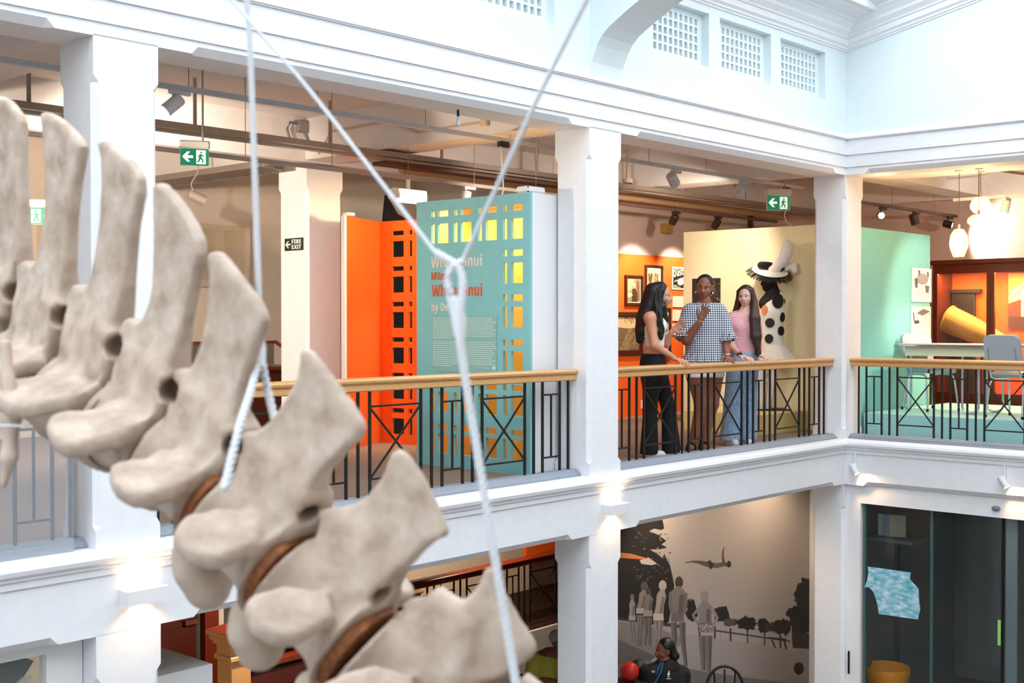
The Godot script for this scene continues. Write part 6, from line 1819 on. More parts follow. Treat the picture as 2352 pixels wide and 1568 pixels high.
	# pendant lamps
	var glassm := StandardMaterial3D.new()
	glassm.albedo_color = Color(1.0, 0.88, 0.74, 0.3)
	glassm.transparency = BaseMaterial3D.TRANSPARENCY_ALPHA
	glassm.roughness = 0.2
	var prof := {
		"oval": [Vector2(0.055, 0.0), Vector2(0.06, 0.01), Vector2(0.09, 0.09), Vector2(0.098, 0.15), Vector2(0.085, 0.23), Vector2(0.05, 0.29), Vector2(0.015, 0.30)],
		"round": [Vector2(0.02, 0.0), Vector2(0.07, 0.015), Vector2(0.105, 0.06), Vector2(0.11, 0.1), Vector2(0.09, 0.15), Vector2(0.05, 0.18), Vector2(0.015, 0.185)],
		"squat": [Vector2(0.055, 0.0), Vector2(0.05, 0.025), Vector2(0.085, 0.06), Vector2(0.117, 0.09), Vector2(0.11, 0.13), Vector2(0.07, 0.165), Vector2(0.015, 0.175)],
	}
	for d in [["oval", Vector3(0.9, 1.82, 0.855), "tapered oval glass pendant lamp, lowest of the three", 0.15], ["round", Vector3(1.12, 2.28, 1.0), "round glass pendant lamp, highest of the three", 0.07], ["squat", Vector3(0.88, 2.085, 1.075), "squat lantern-shaped glass pendant lamp under the round one", 0.05]]:
		var p := thing("pendant_lamp", d[2], "pendant lamp", d[1], 0.0, "glass pendant lamps")
		var hh: float = prof[d[0]][-1].y
		part(p, "glass_shade", M.new().lathe(prof[d[0]], 28), glassm)
		part(p, "lamp_holder", cylm(0.014, 0.05, 10), mat(Color(0.75, 0.6, 0.5), 0.4), Vector3(0, hh + 0.02, 0))
		part(p, "cord", cylm(0.0035, 2.74 - (d[1].y + hh), 6), mat(Color(0.35, 0.2, 0.12), 0.7), Vector3(0, (2.74 - d[1].y + hh) / 2, 0))
		part(p, "ceiling_rose", cylm(0.04, 0.02, 14), lampw, Vector3(0, 2.735 - d[1].y, 0))
		part(p, "bulb", ball(0.028, Vector3(0.8, 1.3, 0.8)), glow(Color(1.0, 0.86, 0.65), 9.0), Vector3(0, d[3], 0))
		omni(p, d[1] + Vector3(0, d[3], 0), 0.5, Color(1.0, 0.78, 0.52), 0.03)
	struct("beam", bx(Vector3(0.36, 2.74, 0.0), Vector3(1.3, 3.16, 3.4)), ceil_m, "painted ceiling strip over the short balcony")
	rail_track("dark light track over the teal partition", Vector3(0.6, 2.52, -0.5), Vector3(4.1, 2.53, -0.5), mat(Color(0.25, 0.17, 0.14), 0.5), [0.1, 0.45, 0.8])
	track_lamp("bright spotlight facing the atrium by the corner column", Vector3(1.93, 2.5, -0.5), Vector3(-4.0, 1.6, 3.4), lampd, 1.2, 34, 0.045, 0.1, Color(1.0, 0.8, 0.55), 30.0)
	track_lamp("dark spotlight over the teal partition", Vector3(2.86, 2.51, -0.5), Vector3(3.3, 1.0, -0.3), lampd, 0.0, 34, 0.055, 0.13)
	track_lamp("dark spotlight at the far end over the cabinet", Vector3(3.9, 2.51, -0.5), Vector3(4.1, 1.6, 2.0), lampd, 4.0, 60, 0.05, 0.12)
	track_lamp("white flood spotlight washing the wall above the cabinet", Vector3(1.8, 2.5, 2.7), Vector3(4.1, 2.2, 0.6), lampw, 5.0, 40)
	rail_track("white light track over the kitchen table", Vector3(1.8, 2.52, 0.42), Vector3(1.8, 2.52, 3.3), lampw, [0.1, 0.6])
	track_lamp("white spotlight over the kitchen table", Vector3(1.8, 2.5, 1.03), Vector3(1.5, 0.2, 0.6), lampw, 4.0, 40)
	track_lamp("white spotlight lighting the prints on the teal partition", Vector3(1.8, 2.5, 2.2), Vector3(2.0, 1.3, -0.05), lampw, 6.0, 24)
	one("conduit", "white conduit along the ceiling by the pendant lamps", "conduit", M.new().tube([Vector3(2.6, 2.86, -0.15), Vector3(2.6, 2.86, 0.5), Vector3(2.6, 3.02, 0.62), Vector3(2.6, 3.02, 3.0)], 0.016, 8), lampw)
	one("conduit", "brown conduit along the ceiling by the pendant lamps", "conduit", M.new().tube([Vector3(2.75, 2.98, 0.35), Vector3(3.85, 2.9, 0.9)], 0.016, 8), mat(Color(0.42, 0.3, 0.24), 0.6))

func lower() -> void:
	var down := func(label: String, at: Vector3, to: Vector3, e: float, ang := 50.0) -> void:
		track_lamp(label, at, to, lampw, e, ang, 0.05, 0.12, Color(1.0, 0.88, 0.74))
	# mural wall
	struct("wall_mural", bx(Vector3(-2.75, LOW, -1.45), Vector3(2.0, -0.5, -1.3)), white, "white wall behind the swimmers mural")
	struct("wall_mural_return", bx(Vector3(1.64, LOW, -1.3), Vector3(1.8, -0.5, -0.2)), white)
	var im := Image.create(900, 532, false, Image.FORMAT_RGB8)
	var tone := func(k: float) -> Color: return Color(k * 0.98 + 0.02, k * 0.95 + 0.012, k * 0.93 + 0.01)
	im.fill(tone.call(0.64))
	for q in MURAL:
		var pts := []
		for i in range(1, q.size(), 2):
			pts.append(Vector2(q[i], q[i + 1]))
		ink(im, pts, Color(0.78, 0.45, 0.26) if q[0] < 0.0 else tone.call(q[0]))
	for i in 52000:
		var x := rng.randi_range(0, 899)
		var y := rng.randi_range(0, 531)
		im.set_pixel(x, y, im.get_pixel(x, y).lerp(tone.call(rng.randf_range(0.2, 0.8)), 0.14))
	var mu := thing("photo_mural", "black and white photo mural of a diver and children at a pool", "mural", Vector3(0, 0, -1.295))
	var mq := M.new()
	mq.quad(Vector3(-2.6, -0.88, 0), Vector3(1.63, -0.88, 0), Vector3(1.63, -3.38, 0), Vector3(-2.6, -3.38, 0))
	part(mu, "print", mq, img_mat(im))
	# ground floor bay with stair
	struct("wall_lower_far", bx(Vector3(-17, LOW, -5.4), Vector3(8, -0.46, -5.2)), beige, "beige wall behind the stair landing")
	var tread := grain(Color(0.14, 0.06, 0.045), Color(0.22, 0.1, 0.07), 0.05, Vector3.ONE * 3, 0.6, 0.0, 51)
	struct("floor_landing", bx(Vector3(-4.4, -2.9, -5.2), Vector3(1.6, -2.607, -3.72)), tread, "dark brown stair landing")
	struct("wall_landing", bx(Vector3(-4.6, LOW, -3.74), Vector3(1.6, -2.63, -3.68)), white, "white wall below the stair landing")
	railing("stair_railing", "iron railing with dark red handrail on the stair landing", Vector3(1.5, -2.607, -3.8), PI, 5.8, 0.11, 0.1055, red_wood, iron, stone, true)
	var stp := thing("staircase", "dark brown staircase rising behind the landing railing", "staircase")
	for i in 7:
		part(stp, "step", bx(Vector3(-1.75 - 0.28 * i, -2.68, -5.1), Vector3(-1.45 - 0.28 * i, -2.50 + 0.17 * i, -4.1)), tread)
		part(stp, "nosing", bx(Vector3(-1.76 - 0.28 * i, -2.50 + 0.17 * i, -5.1), Vector3(-1.42 - 0.28 * i, -2.47 + 0.17 * i, -4.08), 0.006), mat(Color(0.62, 0.42, 0.22), 0.5))
	one("orange_board", "small orange board above the stair landing", "board", bx(Vector3(0.1, -2.0, -4.65), Vector3(1.4, -1.2, -4.6)), orange)
	# wooden doors and newel post
	struct("wall_lower_mid", M.new().plate(Rect2(-8.6, LOW, 4.2, 2.95), [Rect2(-7.2, LOW, 1.26, 2.02), Rect2(-5.7, LOW, 1.2, 2.9)], -3.2, -3.05), mat(Color(0.80, 0.78, 0.74), 0.8), "grey wall with dark wooden door")
	var dr := struct("door_1", bx(Vector3(-7.2, LOW, -3.12), Vector3(-5.98, -1.40, -3.06)), dark_wood, "dark red-brown wooden door under the balcony")
	for k in 4:
		part(dr, "door_panel", bx(Vector3(-7.1 + 0.56 * (k % 2), LOW + 0.2 + 0.9 * (k / 2), -3.06), Vector3(-6.64 + 0.56 * (k % 2), LOW + 1.0 + 0.9 * (k / 2), -3.045), 0.006), dark_wood)
	part(dr, "door_frame", M.new().plate(Rect2(-7.32, LOW, 1.52, 2.16), [Rect2(-7.2, LOW, 1.26, 2.02)], -3.06, -2.98), red_wood)
	part(dr, "door_closer", boxm(Vector3(0.14, 0.04, 0.05)), mat(Color(0.35, 0.2, 0.16), 0.4), Vector3(-6.05, -1.47, -3.03))
	var nw := thing("newel_post", "carved oak newel post with a square cap below the bones", "post", Vector3(-6.33, LOW, -2.0))
	part(nw, "shaft", bx(Vector3(-0.095, 0, -0.095), Vector3(0.095, 1.86, 0.095), 0.006), oak)
	part(nw, "arched_panel", M.new().slab([Vector2(-0.05, 0.3), Vector2(0.05, 0.3), Vector2(0.05, 1.55), Vector2(0.03, 1.62), Vector2(0, 1.65), Vector2(-0.03, 1.62), Vector2(-0.05, 1.55)], 0.093, 0.1), red_wood)
	for e in [[1.86, 1.9, 0.115], [1.9, 1.98, 0.1], [1.98, 2.01, 0.12], [2.01, 2.05, 0.14], [2.05, 2.09, 0.16]]:
		part(nw, "cap_moulding", bx(Vector3(-e[2], e[0], -e[2]), Vector3(e[2], e[1], e[2]), 0.006), oak)
	part(nw, "cap", M.new().loft([octa(-0.16, 0.16, -0.16, 0.16, 0.01, 2.09), octa(-0.06, 0.06, -0.06, 0.06, 0.01, 2.13)]), red_wood)
	var sb := thing("stair_panelling", "dark panelled stair side beside the newel post", "panelling", Vector3(-6.06, LOW, -2.15))
	part(sb, "frame", M.new().plate(Rect2(-0.1, 0, 2.4, 1.65), [Rect2(0.05, 0.15, 0.5, 1.35), Rect2(0.65, 0.15, 0.5, 1.35), Rect2(1.25, 0.15, 0.5, 1.35)], -0.02, 0.02), dark_wood)
	part(sb, "panel", bx(Vector3(-0.1, 0, -0.03), Vector3(2.3, 1.65, -0.015)), mat(Color(0.07, 0.04, 0.035), 0.6))
	part(sb, "rail", bx(Vector3(-0.14, 1.68, -0.05), Vector3(2.3, 1.74, 0.05), 0.01), red_wood)
	one("display_box", "white display box at the foot of the left column", "box", bx(Vector3(-0.4, 0, -0.3), Vector3(0.24, 2.36, 0.3), 0.005), lampw, Vector3(-7.82, LOW, -0.75))
	part(sb, "notice", bx(Vector3(0.5, 1.0, 0.02), Vector3(0.8, 1.5, 0.03)), lampw)
	# lower left shop window with umbrella
	var wd := struct("window_4", M.new().plate(Rect2(-12.5, LOW, 3.86, 2.8), [Rect2(-12.4, LOW + 0.1, 3.55, 2.63)], -0.22, -0.14), lampw, "white framed shop window under the balcony")
	var g := M.new()
	g.quad(Vector3(-12.4, -0.6, -0.18), Vector3(-8.85, -0.6, -0.18), Vector3(-8.85, LOW + 0.1, -0.18), Vector3(-12.4, LOW + 0.1, -0.18))
	part(wd, "pane", g, pane_mat(Color(0.85, 0.95, 0.92), 0.12))
	struct("wall_shop", bx(Vector3(-12.5, LOW, -1.7), Vector3(-8.3, -0.5, -1.6)), mat(Color(0.74, 0.80, 0.78), 0.9), "pale green wall inside the shop window")
	var um := thing("umbrella", "black umbrella with white fern leaves hanging in the window", "umbrella", Vector3(-8.85, -0.95, -0.62))
	part(um, "canopy", M.new().slab([Vector2(-0.3, 0.05), Vector2(-0.05, 0.20), Vector2(0.08, 0.205), Vector2(0.11, 0.15), Vector2(0.17, 0.12), Vector2(0.02, -0.08), Vector2(-0.1, -0.24), Vector2(-0.32, -0.3)], -0.03, 0.0), mat(Color(0.05, 0.055, 0.055), 0.8))
	for k in 7:
		var c := Vector3(-0.22 + 0.055 * k, -0.12 + 0.035 * (k % 3) + 0.01 * k, 0.006)
		var fern := M.new()
		for j in 7:
			fern.slab([Vector2(j * 0.014, 0), Vector2(j * 0.014 + 0.012, 0.035 - absf(j - 3) * 0.006), Vector2(j * 0.014 + 0.018, 0.002)], 0, 0.002, Transform3D(Basis(Vector3.BACK, 0.35), c))
			fern.slab([Vector2(j * 0.014, 0), Vector2(j * 0.014 + 0.012, -0.035 + absf(j - 3) * 0.006), Vector2(j * 0.014 + 0.018, -0.002)], 0, 0.002, Transform3D(Basis(Vector3.BACK, 0.35), c))
		part(um, "fern_leaf", fern, mat(Color(0.92, 0.93, 0.92), 0.8))
	part(um, "shaft", M.new().tube([Vector3(-0.15, -0.6, -0.03), Vector3(-0.05, 0.42, -0.03)], 0.008, 6), mat(Color(0.3, 0.3, 0.3), 0.4))
	# glass doors at the lower right
	var fr := struct("door_2", M.new().plate(Rect2(0.0, LOW, 3.5, 2.81), [Rect2(0.16, LOW, 3.2, 2.61)], -0.18, -0.06, Transform3D(Basis(Vector3(0, 0, 1), Vector3(0, 1, 0), Vector3(-1, 0, 0)), Vector3.ZERO)), white, "white framed glass sliding doors under the short balcony")
	var tint := pane_mat(Color(0.45, 0.55, 0.54), 0.06)
	for e in [[0.2, 0.92, 0.1], [0.9, 1.64, 0.125], [1.66, 3.3, 0.1]]:
		var p := M.new()
		p.quad(Vector3(e[2], -0.79, e[0]), Vector3(e[2], -0.79, e[1]), Vector3(e[2], LOW, e[1]), Vector3(e[2], LOW, e[0]))
		part(fr, "pane", p, tint)
	for z in [0.18, 0.91]:
		part(fr, "glass_edge", bx(Vector3(0.095, LOW, z), Vector3(0.13, -0.79, z + 0.018)), mat(Color(0.30, 0.42, 0.42), 0.2))
	part(fr, "door_gasket", bx(Vector3(0.09, LOW, 1.63), Vector3(0.12, -0.79, 1.645)), mat(Color(0.01, 0.01, 0.01), 0.6))
	part(fr, "grey_stile", bx(Vector3(0.13, LOW, 1.66), Vector3(0.16, -0.79, 1.77)), mat(Color(0.40, 0.46, 0.48), 0.5))
	part(fr, "tape_strip", bx(Vector3(0.088, -2.05, 1.60), Vector3(0.094, -1.80, 1.63)), mat(Color(0.60, 0.85, 0.45), 0.7))
	part(fr, "motion_sensor", ball(0.045, Vector3(0.6, 0.6, 1.0)), mat(Color(0.45, 0.5, 0.52), 0.4), Vector3(0.05, -0.70, 1.59))
	part(fr, "handle", bx(Vector3(0.04, -2.62, 0.03), Vector3(0.06, -2.38, 0.045)), mat(Color(0.02, 0.02, 0.02), 0.5))
	var water := grain(Color(0.28, 0.66, 0.76), Color(0.92, 0.97, 0.98), 0.012, Vector3(1.6, 2.4, 1.2), 0.6, 0.0, 52)
	one("window_sticker", "torn pale blue water-patterned sticker on the glass door", "sticker", M.new().slab([Vector2(0.227, -1.458), Vector2(0.465, -1.456), Vector2(0.703, -1.457), Vector2(0.693, -1.526), Vector2(0.740, -1.569), Vector2(0.788, -1.611), Vector2(0.792, -1.724), Vector2(0.806, -1.819), Vector2(0.780, -1.929), Vector2(0.589, -1.935), Vector2(0.415, -1.938), Vector2(0.354, -1.940), Vector2(0.335, -1.826), Vector2(0.291, -1.716), Vector2(0.246, -1.676), Vector2(0.189, -1.684), Vector2(0.219, -1.609), Vector2(0.236, -1.523)], 0.0, 0.003, Transform3D(Basis(Vector3(0, 0, 1), Vector3(0, 1, 0), Vector3(-1, 0, 0)), Vector3(0.096, 0, 0))), water)
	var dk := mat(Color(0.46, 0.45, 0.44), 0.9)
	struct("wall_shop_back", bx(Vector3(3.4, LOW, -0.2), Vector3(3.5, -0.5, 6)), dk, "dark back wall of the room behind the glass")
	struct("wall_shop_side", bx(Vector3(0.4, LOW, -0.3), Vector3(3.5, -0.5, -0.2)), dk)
	struct("floor_shop", bx(Vector3(0.4, LOW, -0.2), Vector3(3.4, LOW + 0.01, 6)), mat(Color(0.36, 0.35, 0.34), 0.7))
	struct("ceiling_shop", bx(Vector3(0.37, -0.52, -0.2), Vector3(3.5, -0.46, 6.9)), ceil_m)
	struct("wall_shop_screen", bx(Vector3(2.4, LOW, 1.3), Vector3(2.45, -0.9, 4.0)), mat(Color(0.48, 0.54, 0.52), 0.9), "grey green screen inside the dark room")
	var yc := thing("yellow_chair", "yellow moulded chair inside the dark room", "chair", Vector3(1.0, LOW, 0.02))
	part(yc, "shell", M.new().lathe([Vector2(0.12, 0.40), Vector2(0.22, 0.44), Vector2(0.25, 0.6), Vector2(0.25, 0.66), Vector2(0.24, 0.66), Vector2(0.2, 0.47), Vector2(0.0, 0.43)], 20), mat(Color(0.95, 0.62, 0.08), 0.5))
	for k in 4:
		part(yc, "leg", M.new().tube([Vector3(0, 0.41, 0), Vector3(0.2 * cos(k * PI / 2 + 0.7), 0, 0.2 * sin(k * PI / 2 + 0.7))], 0.012, 6), mat(Color(0.3, 0.3, 0.3), 0.4))
	var bks := ["white", "pale blue", "cream"]
	for k in 3:
		one("book", bks[k] + " booklet standing in the dark room behind the glass", "book", boxm(Vector3(0.03, 0.24, 0.17)), mat([Color(0.85, 0.85, 0.85), Color(0.6, 0.7, 0.8), Color(0.8, 0.76, 0.66)][k], 0.7), Vector3(1.0, -1.15 + 0.001 * k, 0.0 + 0.07 * k), 0.3, "booklets behind the glass")
	one("book_shelf", "dark shelf carrying booklets behind the glass door", "shelf", bx(Vector3(0.8, -1.31, -0.19), Vector3(1.2, -1.27, 0.4)), dk)
	# wall lamps on the slab edge
	for d in [[-4.04, "white up and down wall lamp above the middle lower column"], [-8.37, "white up and down wall lamp above the left lower column"]]:
		var w := thing("wall_lamp", d[1], "wall lamp", Vector3(d[0], -0.40, 0.0), 0.0, "box wall lamps")
		part(w, "housing", M.new().plate(Rect2(-0.13, -0.002, 0.26, 0.1), [Rect2(-0.122, 0.006, 0.244, 0.084)], -0.04, 0.04, Transform3D(Basis(Vector3(1, 0, 0), Vector3(0, 0, 1), Vector3(0, -1, 0)), Vector3.ZERO)), lampw)
		part(w, "bracket", boxm(Vector3(0.07, 0.05, 0.012)), lampw, Vector3(0, 0.24, 0.006))
		part(w, "cable", bx(Vector3(-0.004, 0.03, 0.0), Vector3(0.004, 0.24, 0.006)), lampw)
		for s in [-1.0, 1.0]:
			part(w, "lamp_glass", boxm(Vector3(0.24, 0.004, 0.08)), glow(Color(1.0, 0.92, 0.82), 2.0), Vector3(0, 0.02 * s, 0.048))
			spot(w, Vector3(d[0], -0.40 + 0.03 * s, 0.05), Vector3(d[0], -0.40 + s, 0.03), 0.2, 66, Color(1.0, 0.82, 0.62), 0.03)
	# small spotlights on the short side's slab edge
	for z in [0.14, 1.70]:
		var w := thing("bracket_spotlight", "small white bracket spotlight near the corner column" if z < 1.0 else "small white bracket spotlight above the sliding doors", "spotlight", Vector3(0, -0.42, z), 0.0, "bracket spotlights")
		part(w, "stem", bx(Vector3(-0.03, 0.0, -0.01), Vector3(-0.0, 0.18, 0.012)), lampw)
		part(w, "can", M.new().tube([Vector3(-0.05, 0.045, -0.03), Vector3(-0.05, -0.045, 0.03)], 0.034, 14), lampw)
		part(w, "lamp_lens", M.new().tube([Vector3(-0.05, -0.043, 0.029), Vector3(-0.05, -0.05, 0.034)], 0.028, 14), glow(Color(1.0, 0.86, 0.68), 3.0))
		spot(w, Vector3(-0.052, -0.475, z + 0.045), Vector3(0.02, -0.7, z + 0.2), 0.22, 58, Color(1.0, 0.8, 0.58), 0.02)
	# loose things by the mural
	one("red_ball", "bright red ball beside the seated woman", "ball", ball(0.095), mat(Color(0.75, 0.10, 0.07), 0.45), Vector3(-2.45, -2.27, -1.0))
	one("ball_stand", "dark table carrying the red ball", "table", bx(Vector3(-0.15, 0, -0.15), Vector3(0.26, 1.03, 0.15), 0.01), mat(Color(0.08, 0.07, 0.07), 0.7), Vector3(-2.42, LOW, -1.02))
	one("dark_ball", "dark brown ball behind the red one", "ball", ball(0.08), mat(Color(0.10, 0.04, 0.03), 0.5), Vector3(-2.24, -2.285, -1.05))
	down.call("white downlight over the mural, left", Vector3(-1.6, -0.46, -0.52), Vector3(-1.0, -2.0, -1.3), 1.5, 72.0)
	down.call("white downlight over the mural, right", Vector3(0.6, -0.46, -0.52), Vector3(0.4, -2.0, -1.3), 1.5, 72.0)
	down.call("white downlight over the stair landing", Vector3(-1.5, -0.6, -3.4), Vector3(-1.0, -2.6, -4.6), 4.0, 60.0)
	down.call("white downlight by the wooden door", Vector3(-6.0, -0.6, -1.6), Vector3(-6.3, -2.6, -3.0), 3.0, 60.0)
	down.call("white downlight in the shop window", Vector3(-9.5, -0.6, -0.9), Vector3(-9.0, -1.6, -1.6), 3.0, 60.0)


const GIRL_A := {
	"at": Vector3(-2.786, -0.117, -0.460),
	"torso": [Vector3(-0.021, 0.746, -0.000), Vector3(-0.018, 0.856, -0.000), Vector3(-0.009, 0.997, 0.000), Vector3(-0.018, 1.187, 0.000), Vector3(-0.006, 1.285, 0.000)],
	"neck": [Vector3(0.015, 1.315, -0.000), Vector3(0.043, 1.401, -0.000)],
	"head": Vector3(0.055, 1.478, -0.000),
	"arm_near": [Vector3(-0.066, 1.278, 0.150), Vector3(-0.028, 1.037, 0.190), Vector3(0.156, 0.917, 0.110)],
	"hand_near": [Vector3(0.166, 0.905, 0.130), Vector3(0.222, 0.895, 0.217)],
	"arm_far": [Vector3(0.012, 1.273, -0.140), Vector3(0.113, 1.044, -0.100), Vector3(0.156, 1.152, -0.020)],
	"hand_far": [Vector3(0.161, 1.160, -0.020), Vector3(0.220, 1.211, 0.020)],
	"leg_a": [Vector3(-0.038, 0.773, 0.070), Vector3(-0.053, 0.468, 0.070), Vector3(-0.061, 0.053, 0.070)],
	"leg_b": [Vector3(0.030, 0.767, -0.070), Vector3(0.127, 0.460, -0.050), Vector3(0.156, 0.050, -0.020)],
	"shoe_a": [Vector3(-0.058, 0.014, 0.070), Vector3(0.049, 0.025, 0.090)],
	"shoe_b": [Vector3(0.148, 0.024, -0.020), Vector3(0.238, 0.034, 0.000)],
	"hair": [Vector3(0.045, 1.554, -0.000), Vector3(-0.016, 1.517, -0.000), Vector3(-0.053, 1.395, -0.000), Vector3(-0.104, 1.272, 0.020), Vector3(-0.128, 1.162, 0.020), Vector3(-0.143, 1.077, 0.020)],
	"hair2": [Vector3(-0.000, 1.534, 0.070), Vector3(-0.010, 1.393, 0.110), Vector3(0.018, 1.248, 0.130), Vector3(0.028, 1.151, 0.130), Vector3(0.037, 1.084, 0.120)],
	"hair3": [Vector3(0.038, 1.516, 0.060), Vector3(0.060, 1.382, 0.080), Vector3(0.087, 1.272, 0.060), Vector3(0.096, 1.163, 0.040)],
	"hemtop": Vector3(-0.015, 1.015, 0.000),
	"hembust": Vector3(-0.016, 1.260, -0.000),
	"waist": Vector3(-0.015, 0.954, -0.000),
	"strap": [Vector3(-0.030, 1.330, 0.120), Vector3(-0.013, 1.260, 0.130), Vector3(0.021, 1.212, 0.120)],
}

const GIRL_B := {
	"at": Vector3(-1.981, -0.117, -0.460),
	"torso": [Vector3(0.006, 0.720, 0.000), Vector3(0.005, 0.849, 0.000), Vector3(0.002, 1.003, 0.000), Vector3(-0.001, 1.210, 0.000), Vector3(0.001, 1.332, -0.000)],
	"neck": [Vector3(0.008, 1.351, -0.000), Vector3(0.008, 1.454, 0.000)],
	"head": Vector3(0.003, 1.570, 0.000),
	"arm_l": [Vector3(-0.138, 1.323, 0.000), Vector3(-0.180, 1.072, 0.100), Vector3(-0.072, 1.242, 0.200)],
	"hand_l": [Vector3(-0.065, 1.258, 0.200), Vector3(-0.004, 1.400, 0.240)],
	"arm_r": [Vector3(0.146, 1.319, 0.000), Vector3(0.203, 1.055, 0.030), Vector3(0.207, 0.923, 0.099)],
	"hand_r": [Vector3(0.207, 0.911, 0.129), Vector3(0.212, 0.889, 0.257)],
	"leg_a": [Vector3(-0.071, 0.733, 0.020), Vector3(-0.030, 0.445, 0.050), Vector3(-0.112, 0.044, 0.020)],
	"leg_b": [Vector3(0.090, 0.732, -0.020), Vector3(0.075, 0.449, 0.000), Vector3(-0.004, 0.032, -0.030)],
	"shoe_a": [Vector3(-0.118, 0.009, 0.000), Vector3(-0.145, 0.013, 0.140)],
	"shoe_b": [Vector3(-0.004, 0.013, -0.030), Vector3(0.002, 0.017, 0.100)],
	"sl_l": [Vector3(-0.125, 1.349, 0.000), Vector3(-0.161, 1.223, 0.020), Vector3(-0.178, 1.139, 0.050)],
	"sl_r": [Vector3(0.133, 1.349, 0.000), Vector3(0.180, 1.223, 0.000), Vector3(0.202, 1.120, 0.020)],
	"hem": Vector3(-0.004, 0.868, 0.000),
	"hips": Vector3(0.005, 0.823, 0.000),
	"shorts": Vector3(0.006, 0.707, 0.000),
	"neckline": Vector3(0.008, 1.409, 0.000),
	"ear": Vector3(0.071, 1.541, 0.030),
}

const GIRL_C := {
	"at": Vector3(-1.288, -0.117, -0.460),
	"torso": [Vector3(0.007, 0.778, 0.000), Vector3(0.006, 0.886, 0.000), Vector3(0.006, 0.980, 0.000), Vector3(0.005, 1.181, 0.000), Vector3(0.009, 1.289, -0.000)],
	"neck": [Vector3(0.025, 1.316, 0.000), Vector3(0.032, 1.410, 0.000)],
	"head": Vector3(0.031, 1.493, -0.000),
	"arm_l": [Vector3(-0.109, 1.273, 0.020), Vector3(-0.119, 0.987, 0.040), Vector3(-0.085, 0.917, 0.377)],
	"hand_l": [Vector3(-0.079, 0.905, 0.400), Vector3(-0.024, 0.895, 0.473)],
	"arm_r": [Vector3(0.111, 1.275, 0.020), Vector3(0.157, 1.007, 0.040), Vector3(0.146, 0.917, 0.107)],
	"hand_r": [Vector3(0.156, 0.905, 0.126), Vector3(0.206, 0.895, 0.205)],
	"leg_a": [Vector3(-0.060, 0.833, 0.030), Vector3(-0.099, 0.430, 0.030), Vector3(-0.132, -0.008, 0.020)],
	"leg_b": [Vector3(0.073, 0.831, -0.030), Vector3(0.067, 0.426, -0.030), Vector3(0.064, -0.000, -0.040)],
	"shoe_a": [Vector3(-0.123, -0.008, 0.020), Vector3(-0.087, 0.002, 0.120)],
	"shoe_b": [Vector3(0.064, -0.000, -0.040), Vector3(0.058, 0.003, 0.060)],
	"hair_r": [Vector3(0.052, 1.577, 0.030), Vector3(0.107, 1.463, 0.060), Vector3(0.116, 1.275, 0.120), Vector3(0.125, 1.102, 0.130), Vector3(0.135, 0.916, 0.130)],
	"hair_r2": [Vector3(0.058, 1.578, 0.000), Vector3(0.083, 1.449, 0.080), Vector3(0.081, 1.288, 0.130), Vector3(0.093, 1.102, 0.140), Vector3(0.148, 0.929, 0.130)],
	"hair_l": [Vector3(0.045, 1.578, 0.000), Vector3(-0.019, 1.490, 0.020), Vector3(-0.035, 1.383, -0.040), Vector3(-0.055, 1.330, -0.080), Vector3(-0.071, 1.289, -0.100)],
	"sl_l": [Vector3(-0.089, 1.282, 0.000), Vector3(-0.126, 1.182, 0.020)],
	"sl_r": [Vector3(0.106, 1.282, 0.000), Vector3(0.136, 1.182, 0.020)],
	"hem": Vector3(0.006, 0.923, 0.000),
	"neckline": Vector3(0.025, 1.353, -0.000),
	"band": Vector3(-0.050, 0.874, 0.160),
}

const MANN := {
	"at": Vector3(0.527, 0.108, -1.190),
	"head": Vector3(-0.019, 1.490, 0.000),
	"neck": [Vector3(0.012, 1.413, -0.000), Vector3(0.026, 1.342, 0.000)],
	"should": [Vector3(-0.058, 1.229, 0.000), Vector3(0.069, 1.258, -0.000)],
	"dress": [Vector3(0.019, 1.286, -0.000), Vector3(0.010, 1.116, -0.000), Vector3(0.011, 0.919, 0.000), Vector3(0.014, 0.742, -0.000)],
	"skirt": [Vector3(0.017, 0.749, -0.000), Vector3(0.085, 0.573, -0.000)],
	"brim_l": Vector3(-0.288, 1.565, -0.000),
	"brim_r": Vector3(0.251, 1.554, -0.000),
	"crown": Vector3(-0.045, 1.667, -0.000),
	"feather": [Vector3(-0.003, 1.624, -0.000), Vector3(0.068, 1.667, -0.000), Vector3(0.131, 1.737, -0.000), Vector3(0.166, 1.836, -0.000), Vector3(0.173, 1.913, 0.000)],
	"feather2": [Vector3(0.160, 1.637, 0.030), Vector3(0.251, 1.667, -0.000), Vector3(0.259, 1.609, 0.030)],
	"plate": [Vector3(-0.181, -0.014, -0.000), Vector3(0.186, -0.014, -0.000)],
	"leg": [Vector3(-0.126, 0.581, 0.030), Vector3(-0.123, 0.326, 0.020), Vector3(-0.132, 0.001, 0.020)],
	"spots": [[Vector3(-0.043, 1.008, -0.000), 0.051, 0.054], [Vector3(-0.052, 0.827, -0.000), 0.044, 0.052], [Vector3(0.105, 1.074, 0.000), 0.028, 0.056], [Vector3(0.090, 0.915, -0.000), 0.034, 0.054], [Vector3(0.051, 1.258, -0.000), 0.065, 0.088], [Vector3(-0.097, 1.152, -0.000), 0.028, 0.059]],
}

